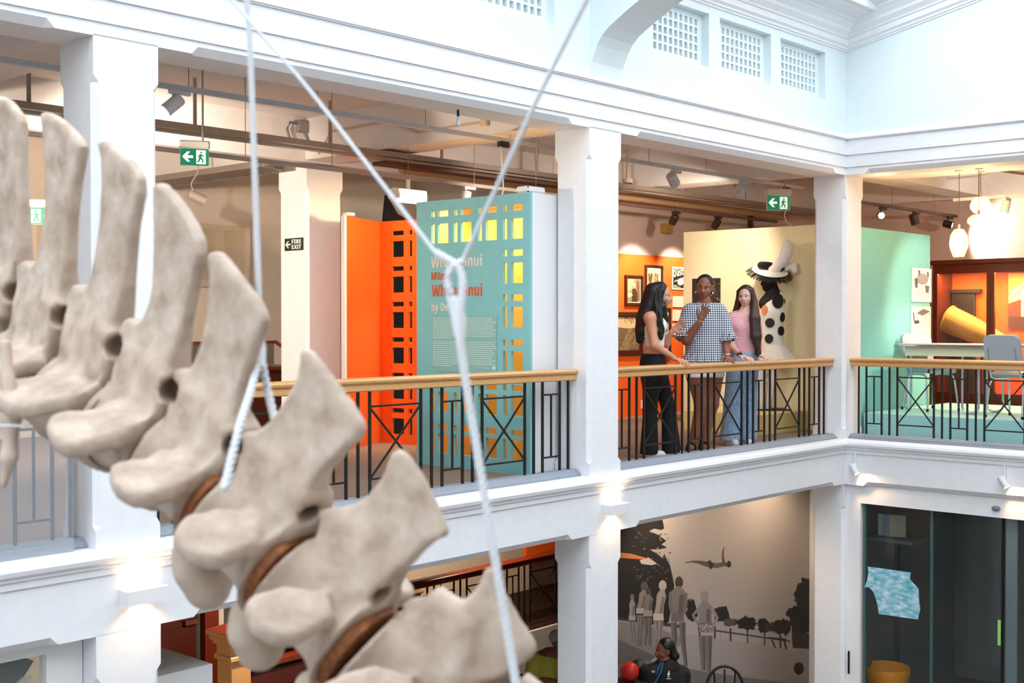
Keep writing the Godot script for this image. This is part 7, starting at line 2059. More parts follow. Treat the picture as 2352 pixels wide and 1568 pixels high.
const WOMAN := {
	"at": Vector3(-2.088, -3.400, -0.850),
	"head": Vector3(0.005, 1.288, -0.000),
	"bun": Vector3(0.107, 1.236, -0.000),
	"neck": [Vector3(0.029, 1.122, -0.000), Vector3(0.005, 1.206, -0.000)],
	"torso": [Vector3(0.029, 1.098, -0.000), Vector3(0.030, 0.977, -0.000), Vector3(0.036, 0.809, -0.000), Vector3(0.042, 0.628, -0.000)],
	"sh_l": Vector3(-0.147, 1.084, 0.080),
	"sh_r": Vector3(0.184, 1.027, -0.080),
	"lany": [Vector3(-0.046, 1.206, 0.130), Vector3(-0.078, 1.128, 0.150), Vector3(-0.109, 1.014, 0.160)],
	"lany2": [Vector3(-0.023, 1.212, 0.130), Vector3(-0.043, 1.128, 0.150), Vector3(-0.103, 1.014, 0.160)],
	"logo_a": Vector3(-0.127, 1.125, 0.160),
	"logo_b": Vector3(0.026, 1.110, 0.170),
	"logo_c": Vector3(0.166, 1.018, 0.100),
}

const MAN := {
	"at": Vector3(-2.436, -3.400, -2.000),
	"head": Vector3(0.078, 1.235, 0.000),
	"neck": [Vector3(0.064, 1.123, -0.000), Vector3(0.078, 1.190, 0.000)],
	"torso": [Vector3(-0.025, 1.055, -0.000), Vector3(-0.043, 0.853, -0.000), Vector3(-0.025, 0.583, -0.000), Vector3(-0.011, 0.313, -0.000)],
	"sh_l": Vector3(-0.160, 1.047, 0.050),
	"elbow": Vector3(-0.206, 0.882, 0.100),
	"wrist": Vector3(0.092, 0.867, 0.200),
	"chair": Vector3(-0.249, 0.903, 0.050),
}


const FACE_TURN := -0.8343  # people are laid out with local +z towards the atrium

# head with brow, nose, lips, chin and ears, added to the body mesh
func add_head(m: M, c: Vector3, fwd: Vector3, sc: float, tilt := 0.0) -> Basis:
	var z := fwd.normalized()
	var x := Vector3.UP.cross(z).normalized()
	var b := Basis(x, z.cross(x), z) * Basis(Vector3.BACK, tilt)
	var f := Fld.new(c - Vector3.ONE * 0.155 * sc, c + Vector3.ONE * 0.155 * sc, 0.0045, 0.006 * sc)
	var P := func(a: float, d: float, e: float) -> Vector3: return c + b * Vector3(a, d, e) * sc
	f.ell(P.call(0, 0.035, -0.012), Vector3(0.073, 0.085, 0.092) * sc, b)
	f.ell(P.call(0, -0.03, 0.02), Vector3(0.06, 0.07, 0.066) * sc, b)
	f.ell(P.call(0, -0.078, 0.042), Vector3(0.034, 0.028, 0.034) * sc, b)
	f.cap(P.call(0, 0.012, 0.082), P.call(0, -0.024, 0.1), 0.008 * sc, 0.013 * sc)
	for s in [-1.0, 1.0]:
		f.ell(P.call(0.01 * s, -0.028, 0.09), Vector3(0.009, 0.008, 0.01) * sc, b)
		f.ell(P.call(0.073 * s, -0.005, -0.008), Vector3(0.009, 0.03, 0.018) * sc, b)
		f.cap(P.call(0.012 * s, 0.026, 0.08), P.call(0.046 * s, 0.024, 0.062), 0.008 * sc, 0.008 * sc)
		f.ell(P.call(0.04 * s, -0.025, 0.06), Vector3(0.022, 0.02, 0.016) * sc, b)
	f.ell(P.call(0, -0.051, 0.08), Vector3(0.02, 0.006, 0.01) * sc, b)
	f.ell(P.call(0, -0.061, 0.078), Vector3(0.017, 0.007, 0.01) * sc, b)
	f.done()
	for s in [-1.0, 1.0]:
		f.carve(P.call(0.03 * s, 0.007, 0.098), P.call(0.034 * s, 0.007, 0.094), 0.014 * sc)
	f.into(m)
	return b

func add_face(t: Node3D, c: Vector3, b: Basis, sc: float, lip: Color, brow: Color, smile := 0.0) -> void:
	var P := func(a: float, d: float, e: float) -> Vector3: return c + b * Vector3(a, d, e) * sc
	for s in [-1.0, 1.0]:
		var e := part(t, "eye", M.new().lathe([Vector2(0.0, -0.0095), Vector2(0.006, -0.0075), Vector2(0.0095, 0.0), Vector2(0.006, 0.0075), Vector2(0.0, 0.0095)], 12, Transform3D(b.scaled_local(Vector3(1.2, 0.58, 0.8) * sc), P.call(0.031 * s, 0.007, 0.078))), mat(Color(0.92, 0.9, 0.88), 0.3))
		part(e, "iris", M.new().lathe([Vector2(0.0, -0.006), Vector2(0.0042, -0.0042), Vector2(0.006, 0.0), Vector2(0.0042, 0.0042), Vector2(0.0, 0.006)], 10, Transform3D(b.scaled_local(Vector3(1, 0.95, 0.5) * sc), P.call(0.030 * s, 0.007, 0.0835))), mat(Color(0.05, 0.03, 0.02), 0.2))
		part(t, "eyebrow", M.new().tube([P.call(0.013 * s, 0.026, 0.087), P.call(0.032 * s, 0.031, 0.079), P.call(0.05 * s, 0.024, 0.062)], [0.0028 * sc, 0.0032 * sc, 0.0016 * sc], 6), mat(brow, 0.8))
		part(t, "eyelash", M.new().tube([P.call(0.018 * s, 0.012, 0.085), P.call(0.031 * s, 0.0155, 0.085), P.call(0.044 * s, 0.011, 0.077)], 0.0015 * sc, 5), mat(brow, 0.8))
	part(t, "lips", M.new().tube([P.call(-0.024, -0.055 + smile, 0.082), P.call(-0.009, -0.0555, 0.0925), P.call(0.009, -0.0555, 0.0925), P.call(0.024, -0.055 + smile, 0.082)], [0.0025 * sc, 0.007 * sc, 0.007 * sc, 0.0025 * sc], 8), mat(lip, 0.4))

# hand: palm from a to roughly b, five separate fingers; n = the way the back of the hand faces, thumb towards th
func add_hand(m: M, a: Vector3, b: Vector3, n: Vector3, th: float, curl: Array, sc := 1.0) -> void:
	var d := (b - a).normalized()
	var s := d.cross(n).normalized() * th
	n = s.cross(d).normalized() * th
	var mid := a + d * 0.07 * sc
	var f := Fld.new(mid - Vector3.ONE * 0.15 * sc, mid + Vector3.ONE * 0.15 * sc, 0.0036, 0.0026)
	f.cap(a - d * 0.02, a + d * 0.02 * sc, 0.024 * sc, 0.026 * sc, n, 1.35)
	for k in 4:
		var o := s * (0.027 - 0.018 * k) * sc
		f.cap(a + d * 0.015 * sc + o * 0.6, a + d * 0.082 * sc + o, 0.015 * sc, 0.0115 * sc, n, 1.2)
		var ln: float = [0.046, 0.052, 0.047, 0.037][k] * sc
		var p := a + d * (0.084 - 0.004 * absf(k - 1.3)) * sc + o
		var dir := (d + s * (0.22 - 0.14 * k)).normalized()
		var r := 0.0095 * sc
		for j in 3:
			dir = (dir - n * float(curl[j])).normalized()
			var q: Vector3 = p + dir * ln * float([1.0, 0.62, 0.5][j])
			f.cap(p, q, r, r * 0.9)
			p = q
			r *= 0.9
	var tp := a + d * 0.022 * sc + s * 0.024 * sc
	var td := (d * 0.62 + s * 0.75 - n * 0.2).normalized()
	var q1 := tp + td * 0.042 * sc
	var q2 := q1 + (td * 0.8 + d * 0.5).normalized() * 0.032 * sc
	var q3 := q2 + (d * 0.9 + td * 0.4).normalized() * 0.025 * sc
	f.chain([tp, q1, q2, q3], [0.016 * sc, 0.0125 * sc, 0.0105 * sc, 0.0085 * sc])
	f.done()
	f.into(m)

func skin(c: Color) -> StandardMaterial3D:
	var m := mat(c, 0.5)
	m.subsurf_scatter_enabled = true
	m.subsurf_scatter_strength = 0.08
	return m

func person(label: String, at: Vector3, turn := FACE_TURN) -> Node3D:
	return thing("person", label, "person", at, turn)

# strands of hair following a guide, spread sideways
func hair_mesh(lo: Vector3, hi: Vector3, caps: Array, h := 0.0065, k := 0.005) -> M:
	var f := Fld.new(lo, hi, h, k)
	for c in caps:
		if c.size() == 2:
			f.ell(c[0], c[1])
		elif c.size() == 3:
			f.ell(c[0], c[1], c[2])
		else:
			f.chain(c[0], c[1], c[2], c[3])
	f.done()
	return f.into(M.new())

func lock(pts: Array, off: Vector3, amp: float, ph: float, r: float) -> M:
	var c := Curve3D.new()
	for i in pts.size():
		var p: Vector3 = pts[i]
		var t: Vector3 = ((pts[mini(i + 1, pts.size() - 1)] as Vector3) - (pts[maxi(i - 1, 0)] as Vector3)) * 0.17
		c.add_point(p + off * (0.35 + 0.65 * float(i) / pts.size()), -t, t)
	var n := 22
	var q := []
	var rs := []
	for i in n:
		var u := float(i) / (n - 1)
		q.append(c.sample_baked(u * c.get_baked_length()) + Vector3(sin(u * 11.0 + ph), 0, cos(u * 9.0 + ph)) * amp * u)
		rs.append(r * (1.0 - 0.75 * u * u))
	return M.new().tube(q, rs, 7)

func people() -> void:
	var Y := Vector3.UP
	var X := Vector3.RIGHT
	var Zv := Vector3.BACK
	var hair_dark := grain(Color(0.030, 0.024, 0.022), Color(0.075, 0.058, 0.050), 0.08, Vector3(26, 2.5, 26), 0.55, 0.0, 61, true)
	var hair_brown := grain(Color(0.13, 0.075, 0.05), Color(0.30, 0.19, 0.13), 0.08, Vector3(26, 2.0, 26), 0.5, 0.0, 62, true)
	var blackcloth := mat(Color(0.022, 0.022, 0.026), 0.85)
	# ---------------------------------------------------------------- girl in white top
	var G := GIRL_A
	var t := person("girl with long dark hair in white crop top and black flared trousers", G.at)
	var f := Fld.new(Vector3(-0.26, -0.02, -0.32), Vector3(0.36, 1.5, 0.34), 0.0105, 0.011)
	var T: Array = G.torso
	f.chain(T, [0.15, 0.158, 0.118, 0.142, 0.10], X, 1.42)
	f.cap(T[3] + Vector3(0.055, 0.03, 0.06), T[3] + Vector3(0.06, 0.02, 0.065), 0.058, 0.055)
	f.cap(T[3] + Vector3(0.055, 0.03, -0.06), T[3] + Vector3(0.06, 0.02, -0.065), 0.058, 0.055)
	f.cap(G.neck[0], G.neck[1], 0.052, 0.047)
	f.cap(T[4], G.arm_near[0], 0.07, 0.055)
	f.cap(T[4], G.arm_far[0], 0.07, 0.055)
	f.chain(G.arm_near, [0.05, 0.037, 0.024])
	f.chain(G.arm_far, [0.05, 0.036, 0.023])
	for k in ["leg_a", "leg_b"]:
		f.chain(G[k], [0.085, 0.055, 0.042])
	f.done()
	var m := f.into(M.new())
	var sk := skin(Color(0.80, 0.58, 0.47))
	var hb := add_head(m, G.head, Vector3(0.97, -0.06, 0.24), 0.93)
	add_hand(m, G.hand_near[0], G.hand_near[1], Vector3(0.0, 1, 0.1), -1.0, [0.25, 0.5, 0.4], 0.92)
	add_hand(m, G.hand_far[0], G.hand_far[1], Vector3(-0.3, -0.5, -0.8), -1.0, [0.12, 0.2, 0.15], 0.92)
	part(t, "body", m, sk)
	add_face(t, G.head, hb, 0.93, Color(0.72, 0.36, 0.34), Color(0.06, 0.04, 0.035))
	f = Fld.new(Vector3(-0.26, 0.98, -0.24), Vector3(0.24, 1.42, 0.26), 0.0085, 0.011)
	f.chain([T[2], T[3], T[4]], [0.127, 0.151, 0.108], X, 1.42)
	for s in [-1.0, 1.0]:
		f.cap(T[3] + Vector3(0.055, 0.03, 0.06 * s), T[3] + Vector3(0.06, 0.02, 0.065 * s), 0.066, 0.063)
	f.done()
	f.clip(Vector3(0, -1, 0), -(G.hemtop as Vector3).y)
	f.clip(Vector3(-0.45, 0.89, 0).normalized(), 0.89 * 1.265)
	part(t, "crop_top", f.into(M.new()), mat(Color(0.88, 0.87, 0.85), 0.85))
	for s in [-1.0, 1.0]:
		part(t, "strap", M.new().tube([Vector3(-0.09, 1.2, 0.09 * s), Vector3(-0.055, 1.32, 0.1 * s), Vector3(0.0, 1.345, 0.1 * s), Vector3(0.045, 1.29, 0.095 * s), Vector3(0.07, 1.22, 0.09 * s)], 0.008, 6), mat(Color(0.88, 0.87, 0.85), 0.85))
	f = Fld.new(Vector3(-0.28, -0.02, -0.28), Vector3(0.36, 1.02, 0.28), 0.0105, 0.011)
	f.chain([T[0], T[1], T[2]], [0.158, 0.166, 0.128], X, 1.4)
	f.chain([G.leg_a[0], G.leg_a[1], G.leg_a[2] - Vector3(0, 0.03, 0)], [0.095, 0.062, 0.088])
	f.chain([G.leg_b[0], G.leg_b[1], G.leg_b[2] - Vector3(0, 0.03, 0)], [0.095, 0.062, 0.092])
	f.done()
	f.clip(Y, (G.waist as Vector3).y)
	f.clip(-Y, -0.035)
	part(t, "trousers", f.into(M.new()), blackcloth)
	for k in ["shoe_a", "shoe_b"]:
		var q: Array = G[k]
		var fs := Fld.new((q[0] as Vector3) - Vector3(0.12, 0.08, 0.12), (q[1] as Vector3) + Vector3(0.12, 0.12, 0.12), 0.007, 0.006)
		fs.cap(Vector3(q[0].x, 0.035, q[0].z), Vector3(q[1].x, 0.03, q[1].z), 0.045, 0.038)
		fs.done()
		fs.clip(-Y, 0.0)
		part(t, "shoe", fs.into(M.new()), mat(Color(0.88, 0.88, 0.88), 0.6))
	var hm := M.new()
	f = Fld.new(Vector3(-0.24, 1.0, -0.2), Vector3(0.22, 1.66, 0.24), 0.0065, 0.005)
	f.ell(G.head + hb * Vector3(0, 0.045, -0.03), Vector3(0.079, 0.084, 0.088), hb)
	f.ell(G.head + hb * Vector3(0, -0.02, -0.065), Vector3(0.08, 0.1, 0.06), hb)
	f.chain(G.hair, [0.06, 0.085, 0.085, 0.075, 0.06, 0.035], Zv, 0.85)
	f.chain([G.head + hb * Vector3(-0.03, 0.1, 0.02), G.head + hb * Vector3(-0.075, 0.05, 0.005), G.head + hb * Vector3(-0.085, -0.06, -0.01), G.hair2[2], G.hair2[3], G.hair2[4]], [0.02, 0.03, 0.036, 0.036, 0.028, 0.012])
	f.chain([G.head + hb * Vector3(0.03, 0.1, 0.02), G.head + hb * Vector3(0.078, 0.03, 0.0), G.hair3[1], G.hair3[2], G.hair3[3]], [0.02, 0.03, 0.03, 0.028, 0.01])
	f.done()
	part(t, "hair", f.into(hm), hair_dark)
	var lk := M.new()
	rng.seed = 5
	for i in 34:
		var g: Array = G.hair if i % 3 else [G.head + hb * Vector3(-0.07, 0.07, -0.02), G.head + hb * Vector3(-0.09, -0.04, -0.02), G.hair2[2], G.hair2[3], G.hair2[4]]
		var o := Vector3(rng.randf_range(-0.05, 0.05), 0.0, rng.randf_range(-0.07, 0.08))
		var q := lock(g, o, 0.018, rng.randf() * 6.0, rng.randf_range(0.010, 0.018))
		q.ix = PackedInt32Array(Array(q.ix).map(func(e): return e + lk.v.size()))
		lk.v.append_array(q.v)
		lk.n.append_array(q.n)
		lk.uv.append_array(q.uv)
		lk.ix.append_array(q.ix)
	part(t, "hair_locks", lk, hair_dark)
	# ---------------------------------------------------------------- girl in gingham
	G = GIRL_B
	t = person("girl in blue and white gingham blouse raising one hand at the railing", G.at)
	T = G.torso
	f = Fld.new(Vector3(-0.34, -0.02, -0.24), Vector3(0.36, 1.6, 0.36), 0.0105, 0.011)
	f.chain(T, [0.165, 0.17, 0.145, 0.145, 0.09], Zv, 1.45)
	f.cap(G.neck[0], G.neck[1], 0.062, 0.056)
	f.cap(T[4], G.arm_l[0], 0.065, 0.06)
	f.cap(T[4], G.arm_r[0], 0.065, 0.06)
	f.chain(G.arm_l, [0.06, 0.05, 0.03])
	f.chain(G.arm_r, [0.058, 0.043, 0.029])
	f.chain(G.leg_a, [0.105, 0.066, 0.042])
	f.chain(G.leg_b, [0.105, 0.066, 0.042])
	f.done()
	m = f.into(M.new())
	sk = skin(Color(0.55, 0.34, 0.25))
	hb = add_head(m, G.head, Vector3(-0.30, -0.10, 0.95), 1.05, -0.06)
	add_hand(m, G.hand_l[0], G.hand_l[1], Vector3(0.35, 0.1, -1.0), 1.0, [0.05, 0.16, 0.14], 0.92)
	add_hand(m, G.hand_r[0], G.hand_r[1], Vector3(0.1, 1.0, 0.2), 1.0, [0.35, 0.6, 0.4], 0.95)
	for k in ["shoe_a", "shoe_b"]:
		var q: Array = G[k]
		var fs := Fld.new((q[0] as Vector3) - Vector3(0.1, 0.1, 0.1), (q[1] as Vector3) + Vector3(0.1, 0.1, 0.1), 0.007, 0.006)
		fs.cap(Vector3(q[0].x, 0.045, q[0].z), Vector3(q[1].x, 0.03, q[1].z), 0.04, 0.032)
		fs.done()
		fs.into(m)
	part(t, "body", m, sk)
	add_face(t, G.head, hb, 1.05, Color(0.42, 0.18, 0.17), Color(0.02, 0.015, 0.012))
	var gm := Image.create(8, 8, false, Image.FORMAT_RGB8)
	for x in 8:
		for y in 8:
			var k := int(x < 4) + int(y < 4)
			gm.set_pixel(x, y, [Color(0.93, 0.94, 0.95), Color(0.56, 0.59, 0.65), Color(0.10, 0.12, 0.17)][k])
	gm.resize(64, 64, Image.INTERPOLATE_NEAREST)
	var ging := StandardMaterial3D.new()
	ging.albedo_texture = ImageTexture.create_from_image(gm)
	ging.uv1_triplanar = true
	ging.uv1_scale = Vector3.ONE * 46.0
	ging.uv1_triplanar_sharpness = 4.0
	ging.roughness = 0.85
	f = Fld.new(Vector3(-0.36, 0.78, -0.26), Vector3(0.36, 1.46, 0.28), 0.0095, 0.012)
	f.chain([T[1], T[2], T[3], T[4]], [0.187, 0.176, 0.172, 0.115], Zv, 1.4)
	f.cap(T[4], G.arm_l[0], 0.083, 0.078)
	f.cap(T[4], G.arm_r[0], 0.083, 0.078)
	f.chain(G.sl_l, [0.078, 0.084, 0.09])
	f.chain(G.sl_r, [0.078, 0.08, 0.084])
	f.done()
	f.clip(-Y, -(G.hem as Vector3).y)
	f.clip(Vector3(0, 0.93, 0.36).normalized(), 1.345)
	part(t, "blouse", f.into(M.new()), ging)
	# frills: hem and sleeve edges
	var frill := func(c: Vector3, ax: float, az: float, y0: float, y1: float, up: Basis) -> M:
		var rings := []
		for e in [[y1, 1.0, 0.004], [lerpf(y1, y0, 0.4), 1.06, 0.008], [y0, 1.13, 0.014]]:
			var r := PackedVector3Array()
			for k in 72:
				var a := TAU * k / 72
				var w: float = e[1] + e[2] * sin(a * 17.0) / ax
				r.append(c + up * Vector3(ax * w * cos(a), e[0], az * w * sin(a)))
			rings.append(r)
		return M.new().loft(rings, true, false)
	part(t, "hem_frill", frill.call(Vector3(0.004, 0, 0), 0.184, 0.138, (G.hem as Vector3).y - 0.005, (G.hem as Vector3).y + 0.075, Basis.IDENTITY), ging)
	for k in ["sl_l", "sl_r"]:
		var d: Vector3 = ((G[k][2] as Vector3) - (G[k][1] as Vector3)).normalized()
		part(t, "sleeve_frill", frill.call(G[k][2], 0.08, 0.08, -0.07, 0.02, Basis(Quaternion(Vector3(0, -1, 0), d))), ging)
	f = Fld.new(Vector3(-0.3, 0.6, -0.24), Vector3(0.3, 0.92, 0.24), 0.0095, 0.011)
	f.chain([T[0], T[1]], [0.178, 0.190], Zv, 1.42)
	f.chain([G.leg_a[0] + Vector3(0, 0.05, 0), (G.leg_a[0] as Vector3).lerp(G.leg_a[1], 0.35)], [0.115, 0.105])
	f.chain([G.leg_b[0] + Vector3(0, 0.05, 0), (G.leg_b[0] as Vector3).lerp(G.leg_b[1], 0.35)], [0.115, 0.105])
	f.done()
	f.clip(-Y, -(G.shorts as Vector3).y)
	part(t, "shorts", f.into(M.new()), mat(Color(0.9, 0.9, 0.9), 0.85))
	for k in ["shoe_a", "shoe_b"]:
		var q: Array = G[k]
		var sd := M.new()
		sd.box(Vector3((q[0].x + q[1].x) / 2, 0.008, (q[0].z + q[1].z) / 2 + 0.01), Vector3(0.085, 0.016, 0.24))
		var so := part(t, "sandal", sd, mat(Color(0.05, 0.04, 0.04), 0.7))
		for u in [0.25, 0.7]:
			var p := (q[0] as Vector3).lerp(q[1], u)
			part(so, "strap", M.new().tube([Vector3(p.x - 0.045, 0.02, p.z), Vector3(p.x - 0.035, 0.065, p.z), Vector3(p.x, 0.082, p.z), Vector3(p.x + 0.035, 0.065, p.z), Vector3(p.x + 0.045, 0.02, p.z)], 0.012, 6), mat(Color(0.05, 0.04, 0.04), 0.7))
	f = Fld.new(G.head - Vector3(0.15, 0.14, 0.18), G.head + Vector3(0.15, 0.2, 0.16), 0.0055, 0.005)
	f.ell(G.head + hb * Vector3(0, 0.048, -0.024), Vector3(0.083, 0.086, 0.098), hb)
	f.ell(G.head + hb * Vector3(0, 0.0, -0.06), Vector3(0.084, 0.09, 0.06), hb)
	f.ell(G.head + hb * Vector3(0.0, 0.02, -0.14), Vector3(0.05, 0.05, 0.045), hb)
	f.done()
	f.clip((hb * Vector3(0, -0.62, 0.78)).normalized(), (G.head + hb * Vector3(0, 0.078, 0.092)).dot((hb * Vector3(0, -0.62, 0.78)).normalized()))
	part(t, "hair", f.into(M.new()), hair_dark)
	for s in [-1.0, 1.0]:
		part(t, "earring", ball(0.010), mat(Color(0.92, 0.92, 0.9), 0.3), G.head + hb * Vector3(0.083 * s, -0.045, -0.005))
	part(t, "bracelet", M.new().lathe([Vector2(0.034, -0.006), Vector2(0.04, 0.0), Vector2(0.034, 0.006)], 16, Transform3D(Basis.IDENTITY, (G.arm_r[2] as Vector3) + Vector3(0, 0.01, 0))), mat(Color(0.8, 0.8, 0.8), 0.3, 0.8))
	# ---------------------------------------------------------------- girl in pink
	G = GIRL_C
	t = person("smiling girl with very long brown hair in pink t-shirt and jeans", G.at)
	T = G.torso
	f = Fld.new(Vector3(-0.28, -0.02, -0.24), Vector3(0.32, 1.5, 0.36), 0.0105, 0.011)
	f.chain(T, [0.135, 0.142, 0.113, 0.135, 0.085], Zv, 1.45)
	f.cap(G.neck[0], G.neck[1], 0.047, 0.043)
	f.cap(T[4], G.arm_l[0], 0.06, 0.052)
	f.cap(T[4], G.arm_r[0], 0.06, 0.052)
	f.chain(G.arm_l, [0.046, 0.036, 0.023])
	f.chain(G.arm_r, [0.046, 0.036, 0.023])
	f.chain(G.leg_a, [0.085, 0.055, 0.04])
	f.chain(G.leg_b, [0.085, 0.055, 0.04])
	f.done()
	m = f.into(M.new())
	sk = skin(Color(0.86, 0.68, 0.60))
	hb = add_head(m, G.head, Vector3(-0.42, -0.02, 0.9), 0.9, 0.04)
	add_hand(m, G.hand_l[0], G.hand_l[1], Vector3(0.1, 1, 0.3), 1.0, [0.28, 0.45, 0.4], 0.9)
	add_hand(m, G.hand_r[0], G.hand_r[1], Vector3(0.1, 1, 0.3), -1.0, [0.28, 0.45, 0.4], 0.9)
	part(t, "body", m, sk)
	add_face(t, G.head, hb, 0.9, Color(0.78, 0.42, 0.42), Color(0.10, 0.06, 0.045), 0.006)
	part(t, "teeth", M.new().tube([G.head + hb * Vector3(-0.012, -0.0545, 0.0975) * 0.9, G.head + hb * Vector3(0.012, -0.0545, 0.0975) * 0.9], 0.0018, 6), mat(Color(0.93, 0.92, 0.9), 0.3))
	var pink := grain(Color(0.86, 0.62, 0.64), Color(0.92, 0.70, 0.72), 0.02, Vector3.ONE * 3, 0.85, 0.0, 63, true)
	f = Fld.new(Vector3(-0.26, 0.9, -0.22), Vector3(0.26, 1.44, 0.24), 0.0085, 0.011)
	f.chain([T[1], T[2], T[3], T[4]], [0.148, 0.126, 0.146, 0.1], Zv, 1.42)
	for s in [-1.0, 1.0]:
		f.cap(T[3] + Vector3(0.06 * s, 0.03, 0.055), T[3] + Vector3(0.065 * s, 0.02, 0.06), 0.056, 0.054)
	f.cap(T[4], G.arm_l[0], 0.07, 0.062)
	f.cap(T[4], G.arm_r[0], 0.07, 0.062)
	f.chain(G.sl_l, [0.064, 0.066])
	f.chain(G.sl_r, [0.064, 0.066])
	f.done()
	f.clip(-Y, -(G.hem as Vector3).y)
	f.clip(Vector3(0, 0.95, 0.3).normalized(), (G.neckline as Vector3).y * 0.953)
	part(t, "t_shirt", f.into(M.new()), pink)
	var denim := grain(Color(0.42, 0.54, 0.66), Color(0.66, 0.76, 0.86), 0.03, Vector3(2.2, 1.2, 2.2), 0.85, 0.0, 64, true)
	f = Fld.new(Vector3(-0.3, -0.02, -0.26), Vector3(0.3, 1.0, 0.26), 0.0105, 0.011)
	f.chain([T[0], T[1], T[2]], [0.145, 0.152, 0.125], Zv, 1.42)
	f.chain([G.leg_a[0], G.leg_a[1], G.leg_a[2]], [0.1, 0.088, 0.105])
	f.chain([G.leg_b[0], G.leg_b[1], G.leg_b[2]], [0.1, 0.085, 0.1])
	f.done()
	f.clip(Y, (G.hem as Vector3).y + 0.015)
	f.clip(-Y, -0.05)
	part(t, "jeans", f.into(M.new()), denim)
	for k in ["shoe_a", "shoe_b"]:
		var q: Array = G[k]
		var fs := Fld.new((q[0] as Vector3) - Vector3(0.12, 0.12, 0.12), (q[1] as Vector3) + Vector3(0.12, 0.12, 0.12), 0.007, 0.006)
		fs.cap(Vector3(q[0].x, 0.04, q[0].z), Vector3(q[1].x, 0.032, q[1].z), 0.045, 0.036)
		fs.done()
		fs.clip(-Y, 0.0)
		part(t, "shoe", fs.into(M.new()), mat(Color(0.86, 0.86, 0.86), 0.6))
	f = Fld.new(Vector3(-0.2, 0.86, -0.24), Vector3(0.26, 1.62, 0.26), 0.0065, 0.005)
	f.ell(G.head + hb * Vector3(0, 0.045, -0.028), Vector3(0.077, 0.083, 0.088), hb)
	f.ell(G.head + hb * Vector3(0, -0.03, -0.06), Vector3(0.08, 0.11, 0.055), hb)
	var hr := [G.head + hb * Vector3(0.02, 0.1, 0.01), G.head + hb * Vector3(0.068, 0.068, 0.0), G.head + hb * Vector3(0.09, -0.05, -0.005), G.hair_r[2], G.hair_r[3], G.hair_r[4]]
	var hl := [G.head + hb * Vector3(-0.02, 0.1, 0.01), G.head + hb * Vector3(-0.068, 0.06, -0.005), G.head + hb * Vector3(-0.085, -0.05, -0.03), G.hair_l[3], G.hair_l[4]]
	f.chain(hr, [0.012, 0.02, 0.03, 0.042, 0.045, 0.022])
	f.chain([hr[1], hr[2] + Vector3(-0.01, 0, 0), G.hair_r2[2], G.hair_r2[3], G.hair_r2[4]], [0.02, 0.024, 0.036, 0.04, 0.02])
	f.chain(hl, [0.012, 0.02, 0.03, 0.035, 0.02])
	f.done()
	part(t, "hair", f.into(M.new()), hair_brown)
	var lk2 := M.new()
	for i in 30:
		var g: Array = [hr.slice(1), hr.slice(2), hr.slice(1), hl.slice(1)][i % 4]
		var o := Vector3(rng.randf_range(-0.035, 0.035), 0.0, rng.randf_range(-0.03, 0.02))
		var q := lock(g, o, 0.004, rng.randf() * 6.0, rng.randf_range(0.008, 0.014))
		q.ix = PackedInt32Array(Array(q.ix).map(func(e): return e + lk2.v.size()))
		lk2.v.append_array(q.v)
		lk2.n.append_array(q.n)
		lk2.uv.append_array(q.uv)
		lk2.ix.append_array(q.ix)
	part(t, "hair_locks", lk2, hair_brown)
	part(t, "wristband", M.new().lathe([Vector2(0.025, -0.004), Vector2(0.03, 0.0), Vector2(0.025, 0.004)], 14, Transform3D(Basis(Quaternion(Y, ((G.arm_l[2] as Vector3) - (G.arm_l[1] as Vector3)).normalized())), (G.arm_l[1] as Vector3).lerp(G.arm_l[2], 0.9))), mat(Color(0.05, 0.05, 0.06), 0.6))
	mannequin()
	seated()

